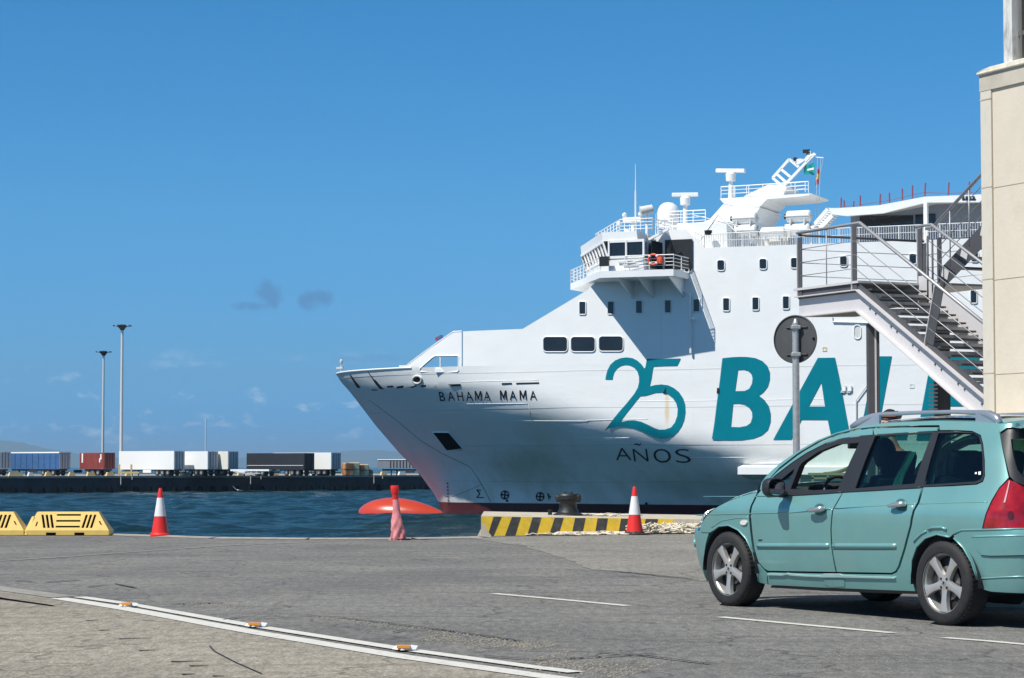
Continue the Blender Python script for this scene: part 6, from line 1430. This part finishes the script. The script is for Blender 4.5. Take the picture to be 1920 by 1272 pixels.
mb = MB(); a = at(1762, 545, 41.5)-so_; mb.beam(a, a+UPV*.95, .15, .06); mb.build('rail_post', SGD, st)
mb = MB(); a = at(1800, 462, 41.8)-so_
# columns
zc1 = at(1637, 612, 39.7).z
mb = MB(); a = at(1637, 700, 39.9); mb.box((a.x-so_.x, a.y-so_.y, 1.8), (.20, .20, 3.6)); mb.build('column', SGD, st, bevel=.01)
mb = MB(); mb.box((a.x-so_.x+.03, a.y-so_.y-.105, 1.8), (.03, .012, 3.6)); mb.build('column_flange', SG, st)
mb = MB(); a = at(1766, 700, 41.3); mb.box((a.x-so_.x, a.y-so_.y, 2.0), (.26, .2, 3.9)); mb.build('column', SGD, st)
for k in range(9):
    mb = MB(); b_ = at(1750, 722+k*7.5, 41.1); mb.box((b_.x-so_.x, b_.y-so_.y, b_.z), (.15, .03, .025)); mb.build('conduit_clip', SG, st)
mb = MB(); mb.tube([at(x, y, 41.15)-so_ for x, y in ((1752, 708), (1755, 725), (1758, 745), (1755, 772), (1752, 800))], .02, 6); mb.build('conduit', SGD, st)
# mooring line glimpsed through the car window, and low railings behind
rp_ = thing('mooring_rope', 'dark green mooring rope slanting down seen through the open car window', 'rope', at(1545, 888, 60))
mb = MB(); a = Vector((0, 0, 0)); b_ = at(1640, 842, 48)-Vector(rp_.location); mb.tube([a.lerp(b_, t)-UPV*(.25*sin(pi*t)*.6) for t in np.linspace(0, 1, 10)], [.035+.03*t for t in np.linspace(0, 1, 10)], 8); mb.build('rope_strand', mat('green_rope', (.12, .13, .05), .9, var=.4, scale=6), rp_, smooth=True)
rl = thing('low_railing', 'low olive metal railing on the quay seen through the open car window', 'railing', Vector((at(1515, 895, 50).x, 50, 0)))
mb = MB(); z_ = at(1520, 889, 50).z; z2 = at(1520, 897, 50).z
mb.beam((0, 0, z_), (.95, 0, z_), .05); mb.beam((.08, 0, z2), (.8, 0, z2), .04); 
for x_ in (.1, .42, .75): mb.beam((x_, 0, 0), (x_, 0, z_), .04)
mb.build('bars', mat('olive_metal', (.16, .20, .12), .6), rl)
# ================================================================== TRAILERS AND LAMPS ON THE BREAKWATER
TAX = radians(180-38)       # the way the trailers' fronts point
TCOL = dict(white=mat('trailer_white', (.80, .81, .80), .5, var=.03), blue=mat('curtain_blue', (.035, .11, .27), .6, var=.15, scale=1.5, bump=.5, bscale=1.2, bdist=.05), black=mat('curtain_black', (.018, .020, .026), .6, var=.2, scale=1),
            red=mat('container_red', (.27, .055, .045), .6, var=.12, scale=1), door=mat('trailer_door_grey', (.46, .49, .53), .5, var=.1), cream=mat('trailer_cream', (.72, .70, .62), .5), chassis=mat('chassis_dark', (.02, .02, .022), .7), grey=mat('tipper_grey', (.17, .19, .22), .5))
def tpos(px, D=393): r = (px-960)/FPX; return Vector((r*D, D, QZ))
def trailer(px, lab, side, L_=13.6, hz=(1.15, 4.05), doors='door', D=393, roof=None, kind='box', curtain_open=False):
    c = tpos(px, D)       # the near rear corner on the viewer's side
    th = thing('parked_trailer', lab, 'trailer', c, TAX, 'lorry trailers parked on the breakwater')
    z0, z1 = hz; W_ = 2.5
    # local x forward (away to the left), y to the left of travel; visible side is y = 0 plane facing -? ; body spans y in (-W, 0)
    sgn = -1
    Y0, Y1 = 0, -W_
    mb = MB()
    if kind == 'box':
        mb.box((L_/2, -W_/2, (z0+z1)/2), (L_, W_, z1-z0)); mb.build('body', TCOL[side], th)
        if roof: mb = MB(); mb.box((L_/2, -W_/2, z1+.09), (L_+.1, W_+.1, .22)); mb.build('roof_edge', TCOL[roof], th)
        if side in ('black', 'blue'):
            for k in range(int(L_//1.5)): mb = MB(); mb.box((.8+k*1.5, .03, (z0+z1)/2), (.05, .03, z1-z0-.2)); mb.build('curtain_strap', TCOL['chassis'] if side == 'blue' else TCOL['door'], th) if side == 'blue' else None
        if side == 'black': mb = MB(); mb.box((L_/2, .03, z0+.75), (L_-.4, .03, .07)); mb.build('side_stripe', TCOL['white'], th)
        if side == 'red':
            for k in range(20): mb = MB(); mb.box((.2+k*L_/20.5, .03, (z0+z1)/2), (.12, .05, z1-z0-.25)); mb.build('corrugation', TCOL['red'], th)
            for (u, w2, zz, hh) in ((L_-.75, .35, 3.0, 1.6), (.7, .3, 3.2, .9), (1.0, .25, 2.6, .7)): mb = MB(); mb.box((u, .07, zz), (w2, .02, hh)); mb.build('side_lettering', TCOL['white'], th)
        dm = TCOL[doors]
        for s_ in (0, 1):
            mb = MB(); mb.box((-.04, -W_*.25-s_*W_*.5, (z0+z1)/2), (.06, W_*.5-.14, z1-z0-.2)); dd = mb.build('rear_door', dm, th)
            mb = MB(); mb.cyl((-.10, -W_*.25-s_*W_*.5, z0+.15), (-.10, -W_*.25-s_*W_*.5, z1-.15), .035, n=6); mb.build('locking_bar', TCOL['chassis'], dd)
        mb = MB(); mb.box((-.02, -W_/2, (z0+z1)/2), (.05, .12, z1-z0-.1)); mb.build('door_gap', TCOL['chassis'], th)
    if kind == 'tipper':
        mb.prism([(0, 0, z0), (.3, 0, z1), (L_, 0, z1), (L_, 0, z0)], (0, -W_, 0)); mb.build('body', TCOL['grey'], th)
        for k in range(15): mb = MB(); mb.box((.8+k*.72, .05, (z0+z1)/2), (.16, .1, z1-z0-.15)); mb.build('side_rib', TCOL['chassis'], th)
        mb = MB(); mb.box((L_/2, .06, z1), (L_-.3, .12, .12)); mb.build('top_rail', TCOL['white'], th)
    if kind == 'flat':
        mb.box((L_/2, -W_/2, z0), (L_, W_, .3)); mb.build('bed', TCOL['white'], th)
    mb = MB(); mb.box((L_/2-.3, -W_/2, .98), (L_-.6, 1.2, .28)); mb.build('chassis', TCOL['chassis'], th)
    for k in range(3):
        for y_ in (-.2, -W_+.2):
            mb = MB(); mb.cyl((1.6+k*1.3, y_-.14, .5), (1.6+k*1.3, y_+.14, .5), .5, n=18); wh = mb.build('wheel', BLACK, th, smooth='auto')
            if y_ > -1: mb = MB(); mb.cyl((1.6+k*1.3, y_+.14, .5), (1.6+k*1.3, y_+.17, .5), .25, n=12); mb.build('rim', STEEL, wh)
    for y_ in (-.5, -W_+.5): mb = MB(); mb.box((L_-2.8, y_, .5), (.16, .16, 1.0)); mb.build('landing_leg', TCOL['chassis'], th)
    mb = MB(); mb.box((-.05, -W_/2, .55), (.12, 2.3, .14)); mb.build('bumper_bar', TCOL['chassis'], th)
    mb = MB(); mb.box((6.6, -.06, .75), (2.0, .1, .5)); mb.build('side_locker', TCOL['white' if side in ('white',) else 'chassis'], th)
    return th
trailer(0, 'grey-doored trailer cut off by the left edge, beside the blue curtain trailer', 'white')
trailer(112, 'blue curtain-sided trailer with a white roof edge', 'blue', roof='white', hz=(1.1, 3.85))
trailer(196, 'trailer carrying a rusty red shipping container with white lettering', 'red', L_=6.1, hz=(1.15, 3.9), doors='red')
trailer(327, 'long white box trailer just right of the red container', 'white', hz=(1.05, 4.2))
trailer(390, 'white box trailer, second of the white group, with grey doors', 'white', D=394, hz=(1.1, 4.15))
trailer(428, 'short visible cream-white trailer at the right of the white group', 'cream', D=395, hz=(1.1, 4.15))
trailer(571, 'black curtain-sided trailer with a thin pale stripe', 'black', hz=(1.0, 3.85), doors='black')
trailer(621, 'white box trailer with grey doors between the black trailer and the brown bales', 'white', D=396, hz=(1.1, 3.95))
trailer(824, 'low grey ribbed tipper trailer parked partly behind the ferry bow', 'black', L_=14, hz=(1.25, 2.75), kind='tipper')
trailer(505, 'empty low white flatbed trailer before the black curtain trailer', 'white', D=386, L_=9, hz=(.95, 1.1), kind='flat')
# bales
BALE = [mat('bale_brown', (.34, .15, .05), .8, var=.4, scale=1.2, dirt=(.65, .55, .38), dirt_amt=.8, dirt_scale=.9), mat('bale_cream', (.66, .56, .36), .8, var=.2, scale=1.2)]
for i, (px, w_, h_, k) in enumerate(((652, 1.6, 2.2, 0), (664, 1.5, 2.25, 1), (674, 1.3, 1.9, 0), (683, 1.3, 1.95, 1), (690, 1.4, 1.1, 0), (687, .9, 1.7, 1))):
    c = tpos(px, 391+i*.9); th = thing('cargo_bale', ['tall brown wrapped bale nearest the white trailer', 'cream topped bale, second from the white trailer', 'brown bale in the middle of the stack of bales', 'cream bale, second from the right of the bales', 'low brown bale at the right end of the bales by the tipper', 'narrow cream bale behind the low brown one'][i], 'bale', c, .5, 'wrapped bales beside the white trailer')
    mb = MB(); mb.box((0, 0, h_/2), (w_, w_, h_)); mb.build('wrapped_load', BALE[k], th, bevel=.15)
    mb = MB(); mb.box((0, 0, h_*.5), (w_*1.02, w_*1.02, .08)); mb.build('strap', TCOL['chassis'], th)
# yellow barrier blocks along the far quay edge
FB = mat('far_barrier_yellow', (.66, .50, .22), .7, var=.15, scale=1); FW_ = mat('far_barrier_white', (.66, .65, .60), .7)
FBL = ['left half of the blue trailer', 'x', 'rear wheels of the blue trailer', 'gap between the blue trailer and the red container', 'middle of the red container', 'dark end of the red container', 'foot of the yellow access frame', 'rear wheels of the long white trailer', 'grey doors of the long white trailer', 'second white trailer', 'cream trailer', 'lying poles left of the black trailer', 'middle of the black trailer', 'rear end of the black trailer', 'gap after the black trailer', 'grey doors of the last white trailer', 'leftmost brown bale', 'right-hand bales', 'grey ribbed tipper', 'ferry bow']
bxs = [(17, 47), (54, 66), (86, 100), (130, 144), (164, 182), (200, 218), (237, 250), (305, 323), (339, 357), (375, 393), (407, 424), (446, 462), (509, 525), (543, 558), (584, 600), (615, 631), (641, 657), (680, 696), (714, 728), (747, 764)]
for i, (a, b_) in enumerate(bxs):
    r = ((a+b_)/2-960)/FPX; t_ = (r*(q0.y+qn.y*1.2)-(q0.x+qn.x*1.2))/(qd.x-r*qd.y); c = fq(t_, 1.2, QZ); wd = (b_-a)/FPX*c.y*.98
    wh = i in (1, 8, 14, 19)
    th = thing('barrier_block', ('white' if wh else 'yellow')+' barrier block on the far quay edge, number of its row hidden', 'barrier', c, atan2(qd.y, qd.x), ('white' if wh else 'yellow')+' barrier blocks on the far quay edge')
    th['label'] = ('small white block between the yellow ones below the blue trailer' if i == 1 else ('white' if wh else 'yellow')+' barrier block nearest the '+FBL[i])
    mb = MB(); mb.prism([(-wd/2, 0, 0), (wd/2, 0, 0), (wd/2-.25, .05, .62), (-wd/2+.25, .05, .62)], (0, .5, 0)); mb.build('block', FW_ if wh else FB, th)
th = thing('access_frame', 'yellow steel access frame on the far quay edge beneath the long white trailer', 'frame', tpos(236, 384))
mb = MB()
for x_ in (-1.0, 1.0): mb.beam((x_, 0, 0), (x_, 0, 1.9), .28)
mb.beam((-1.0, 0, .55), (2.3, 0, .55), .3); mb.build('uprights', FB, th)
th = thing('lying_poles', 'pale lying poles and planks on the far quay edge below the black trailer', 'poles', tpos(452, 381))
for a, b_ in (((-1.2, 0, .75), (2.4, 0, .15)), ((.2, .3, .5), (3.2, .3, .45)), ((-.3, .2, .1), (1.0, .2, .9))): mb = MB(); mb.beam(a, b_, .16); mb.build('pole', FW_, th)
# floodlight masts
def mast(px, ptop, D, lab, r=.22, small=False):
    c = tpos(px, D); top = at(px, ptop, D).z-QZ; th = thing('floodlight_mast', lab, 'lamp mast', c, .2, 'floodlight masts on the breakwater')
    mb = MB(); mb.cyl((0, 0, 0), (0, 0, top), r*1.15, r*.8, n=12); mb.build('mast', mat('mast_grey', (.62, .63, .62), .5, .2), th, smooth='auto')
    if small: return
    mb = MB(); mb.lathe([(.3, -.9), (.7, -.35), (1.3, 0), (1.3, .12), (.3, .2), (0, .25)], 16, (0, 0, top)); mb.build('head_ring', TCOL['chassis'], th, smooth='auto')
    for k in range(8):
        a = k*pi/4; mb = MB(); mb.box((1.45*cos(a), 1.45*sin(a), top-.02), (.62, .5, .22), rot=a); mb.build('floodlight', STEEL if k % 2 else TCOL['chassis'], th)
mast(228, 611, 440, 'tallest floodlight mast rising behind the long white trailer', .30)
mast(193.5, 660, 520, 'shorter and farther floodlight mast, left of the tallest', .28)
mast(386, 785, 560, 'thin bare pole without lamps behind the white trailers', .16, True)
gull = thing('gull', 'small white gull gliding low over the water before the far quay', 'gull', at(446, 919, 330)); mb = MB()
mb.grid([[(-.75, .1, .55), (-.4, .05, .15), (0, 0, 0), (.45, -.02, -.05), (.95, .05, -.12)], [(-.72, .3, .55), (-.38, .35, .15), (0, .35, .02), (.45, .32, -.05), (.92, .22, -.12)]]); mb.build('wings', WHITE, gull, recalc=False)
mb = MB(); mb.lathe([(0, -.35), (.09, -.2), (.11, 0), (.06, .25), (0, .4)], 10, (0, .1, -.03), axis='y'); mb.build('body', WHITE, gull, smooth=True)
# ================================================================== PEOPLE
SKINM = mat('skin', (.56, .33, .24), .5, var=.08); HAIR = mat('dark_hair', (.020, .012, .009), .5, var=.4, scale=30, bump=.5, bscale=60)
def person(name_lab, loc, rz, J, E_, R_, mats, classify, head, hair, extra=None, sca=1):
    th = thing('person', name_lab, 'person', loc, rz); th.scale = (sca,)*3
    me = bpy.data.meshes.new('body'); keys = list(J); me.from_pydata([J[k] for k in keys], [(keys.index(a), keys.index(b_)) for a, b_ in E_], [])
    o = link(bpy.data.objects.new('body', me)); md = o.modifiers.new('skin', 'SKIN'); md.use_smooth_shade = True
    sv = me.skin_vertices[0].data
    for i, k in enumerate(keys): sv[i].radius = R_[k] if isinstance(R_[k], tuple) else (R_[k], R_[k]); sv[i].use_root = (k == 'pelvis')
    sb = o.modifiers.new('sub', 'SUBSURF'); sb.levels = sb.render_levels = 2
    bpy.context.view_layer.update(); dg = bpy.context.evaluated_depsgraph_get(); m2 = bpy.data.meshes.new_from_object(o.evaluated_get(dg)); m2.name = 'body'
    o.modifiers.clear(); o.data = m2; o.parent = th; m2.materials.clear()
    for m in mats: m2.materials.append(m)
    for p in m2.polygons: p.material_index = classify(p.center); p.use_smooth = True
    hx = Vector(head); mb = MB(); P = []
    for i in range(17):
        v = -pi/2+pi*i/16; row = []
        for j in range(25):
            a = 2*pi*j/24; x = .098*cos(v)*cos(a); y = .076*cos(v)*sin(a); z = .122*sin(v)
            if z < 0: x *= 1+.10*(z/.122) if x > 0 else 1+.25*z/.122; y *= 1+.22*z/.122
            if x > .06 and abs(y) < .02 and -.05 < z < .02: x += .020*(1-abs(y)/.02)*(1-abs(z+.02)/.04)
            row.append(hx+Vector((x, y, z)))
        P.append(row)
    mb.grid(P); hd = mb.build('head', SKINM, th, smooth=True)
    for s_ in (-1, 1):
        mb = MB(); mb.lathe([(0, -.012), (.010, -.004), (.011, .004), (0, .012)], 8, hx+Vector((.083, s_*.031, .012))); mb.build('eye', HAIR, hd)
        mb = MB(); mb.grid([[hx+Vector((.0+.02*cos(a), s_*(.072+.012*k), -.01+.032*sin(a))) for a in np.linspace(0, 2*pi, 11)] for k in (0, 1)]); mb.build('ear', SKINM, hd, smooth=True)
    mb = MB(); mb.box(hx+Vector((.082, 0, -.058)), (.012, .045, .008)); mb.build('mouth', mat('lips', (.40, .13, .11), .5), hd)
    mb = MB(); P = []
    for i in range(13):
        v = pi/2-pi*.72*i/12; row = []
        for j in range(29):
            a = 2*pi*j/28; lim = max(v, .30) if cos(a) > .45 else (max(v, -.1) if cos(a) > .1 else v); k = 1.13+.02*sin(a*9+v*7)
            row.append(hx+Vector((.098*k*cos(lim)*cos(a)-.006, .078*k*cos(lim)*sin(a), .124*k*sin(lim)+.004)))
        P.append(row)
    mb.grid(P); mb.build('hair', HAIR, th, smooth=True)
    if extra: extra(th, hx)
    return th
def hand_chain(J, E_, R_, w_, pref, dirv, side, curl):
    """palm and five unequal bent fingers from the wrist joint w_"""
    d = Vector(dirv).normalized(); s_ = Vector(side).normalized(); c = Vector(curl).normalized(); wp = Vector(J[w_]); palm = wp+d*.075
    J[pref+'palm'] = tuple(palm); R_[pref+'palm'] = (.030, .016); E_.append((w_, pref+'palm'))
    for k, (off, l) in enumerate(((-.030, .068), (-.010, .078), (.010, .073), (.029, .058))):
        a = palm+s_*off+d*.015; b_ = a+d*l*.5+c*.008; e_ = b_+d*l*.28+c*l*.42; n_ = pref+'f%d' % k
        J[n_+'a'] = tuple(a); J[n_+'b'] = tuple(b_); J[n_+'c'] = tuple(e_); R_[n_+'a'] = .0095; R_[n_+'b'] = .0088; R_[n_+'c'] = .0075; E_ += [(pref+'palm', n_+'a'), (n_+'a', n_+'b'), (n_+'b', n_+'c')]
    a = wp+d*.035-s_*.030; b_ = a+d*.035-s_*.018+c*.012; e_ = b_+d*.022+c*.018; J[pref+'ta'] = tuple(a); J[pref+'tb'] = tuple(b_); J[pref+'tc'] = tuple(e_); R_[pref+'ta'] = .012; R_[pref+'tb'] = .0105; R_[pref+'tc'] = .009
    E_ += [(w_, pref+'ta'), (pref+'ta', pref+'tb'), (pref+'tb', pref+'tc')]
# someone standing beyond the car, the crown of the head above the roof
J = dict(pelvis=(0, 0, .90), waist=(0, 0, 1.04), chest=(0, 0, 1.22), neck0=(0, 0, 1.37), neck=(.01, 0, 1.45), head_base=(.015, 0, 1.50))
R_ = dict(pelvis=(.15, .12), waist=(.13, .10), chest=(.15, .11), neck0=(.075, .07), neck=.05, head_base=.048)
E_ = [('pelvis', 'waist'), ('waist', 'chest'), ('chest', 'neck0'), ('neck0', 'neck'), ('neck', 'head_base')]
for n_, s_ in (('l', 1), ('r', -1)):
    J.update({n_+'sh': (0, s_*.17, 1.33), n_+'el': (-.03, s_*.22, 1.07), n_+'wr': (.05, s_*.20, .86), n_+'hip': (0, s_*.09, .84), n_+'kn': (.015, s_*.10, .47), n_+'an': (-.01, s_*.11, .09), n_+'toe': (.15, s_*.12, .04)})
    R_.update({n_+'sh': .055, n_+'el': .040, n_+'wr': .027, n_+'hip': .085, n_+'kn': .058, n_+'an': .042, n_+'toe': .034})
    E_ += [('chest', n_+'sh'), (n_+'sh', n_+'el'), (n_+'el', n_+'wr'), ('pelvis', n_+'hip'), (n_+'hip', n_+'kn'), (n_+'kn', n_+'an'), (n_+'an', n_+'toe')]
    hand_chain(J, E_, R_, n_+'wr', n_, (.1, 0, -1), (1, 0, 0), (.3, -s_, 0))
SHIRT = mat('coral_shirt', (.62, .18, .12), .8, var=.1, scale=8); JEAN = mat('blue_trousers', (.05, .08, .16), .8, var=.2, scale=10); SHOE = mat('dark_shoe', (.03, .03, .03), .6)
pp = at(1673, 800, 21.4)
def bun(th, hx): mb = MB(); mb.lathe([(0, -.045), (.038, -.03), (.048, 0), (.036, .03), (0, .045)], 14, hx+Vector((-.085, .0, .085))); mb.build('hair_bun', HAIR, th, smooth=True); mb = MB(); mb.tube([hx+Vector((.104*cos(a)-.005, .084*sin(a), .075)) for a in np.linspace(-1.7, 1.7, 15)], .010, 6); mb.build('head_band', SHIRT, th, smooth=True)
person('person with dark hair and coral top standing behind the car, crown of head showing', (pp.x, 21.4, 0), radians(200), J, E_, R_, [SKINM, SHIRT, JEAN, SHOE],
       lambda c: 3 if c.z < .11 else 2 if c.z < .93 and not abs(c.y) > .185 else 0 if (c.z > 1.40 or (abs(c.y) > .175 and c.z < 1.14)) else 1, (.03, 0, 1.595), None, bun, .965)
# the driver, seated, left hand on the wheel
J = dict(pelvis=(.02, 0, .52), waist=(-.07, 0, .66), chest=(-.16, 0, .88), neck0=(-.19, 0, 1.02), neck=(-.17, 0, 1.10), head_base=(-.165, 0, 1.14))
R_ = dict(pelvis=(.15, .12), waist=(.14, .11), chest=(.16, .11), neck0=(.08, .07), neck=.055, head_base=.052)
E_ = [('pelvis', 'waist'), ('waist', 'chest'), ('chest', 'neck0'), ('neck0', 'neck'), ('neck', 'head_base')]
for n_, s_ in (('l', 1), ('r', -1)):
    J.update({n_+'sh': (-.17, s_*.19, .98), n_+'el': (.02, s_*.24, .78), n_+'wr': (.235, s_*.17, .865), n_+'hip': (.06, s_*.09, .50), n_+'kn': (.46, s_*.12, .58), n_+'an': (.78, s_*.10, .33), n_+'toe': (.90, s_*.10, .37)})
    R_.update({n_+'sh': .062, n_+'el': .046, n_+'wr': .029, n_+'hip': .09, n_+'kn': .062, n_+'an': .042, n_+'toe': .034})
    E_ += [('chest', n_+'sh'), (n_+'sh', n_+'el'), (n_+'el', n_+'wr'), ('pelvis', n_+'hip'), (n_+'hip', n_+'kn'), (n_+'kn', n_+'an'), (n_+'an', n_+'toe')]
    hand_chain(J, E_, R_, n_+'wr', n_, (1, 0, .35), (0, -s_*.35, 1), (.2, -s_, -.1))
DK = mat('dark_shirt', (.03, .035, .045), .85, var=.2)
dl_ = CM @ Vector((.0, .37, 0))
person('driver in a dark shirt sitting in the teal car, hand on the wheel', (dl_.x, dl_.y, 0), CRZ, J, E_, R_, [SKINM, DK, JEAN, SHOE],
       lambda c: 0 if (c.x > .20 and c.z > .70) or c.z > 1.06 else 3 if (c.x > .74 and c.z < .42) else 2 if c.z < .62 and c.x > -.05 else 1, (-.145, 0, 1.235), None)

# ------------------------------------------------------------------ sea haze
hm = bpy.data.materials.new('sea_haze'); hm.use_nodes = True; hn = hm.node_tree.nodes; hn.clear()
ho = hn.new('ShaderNodeOutputMaterial'); hv = hn.new('ShaderNodeVolumePrincipled'); hv.inputs['Color'].default_value = (.50, .76, 1, 1); hv.inputs['Density'].default_value = 7e-5; hv.inputs['Anisotropy'].default_value = .2
hm.node_tree.links.new(hv.outputs[0], ho.inputs['Volume'])
mb = MB(); mb.box((0, 0, 105), (84000, 84000, 230)); hz_ = mb.build('haze', hm); hz_['kind'] = 'stuff'
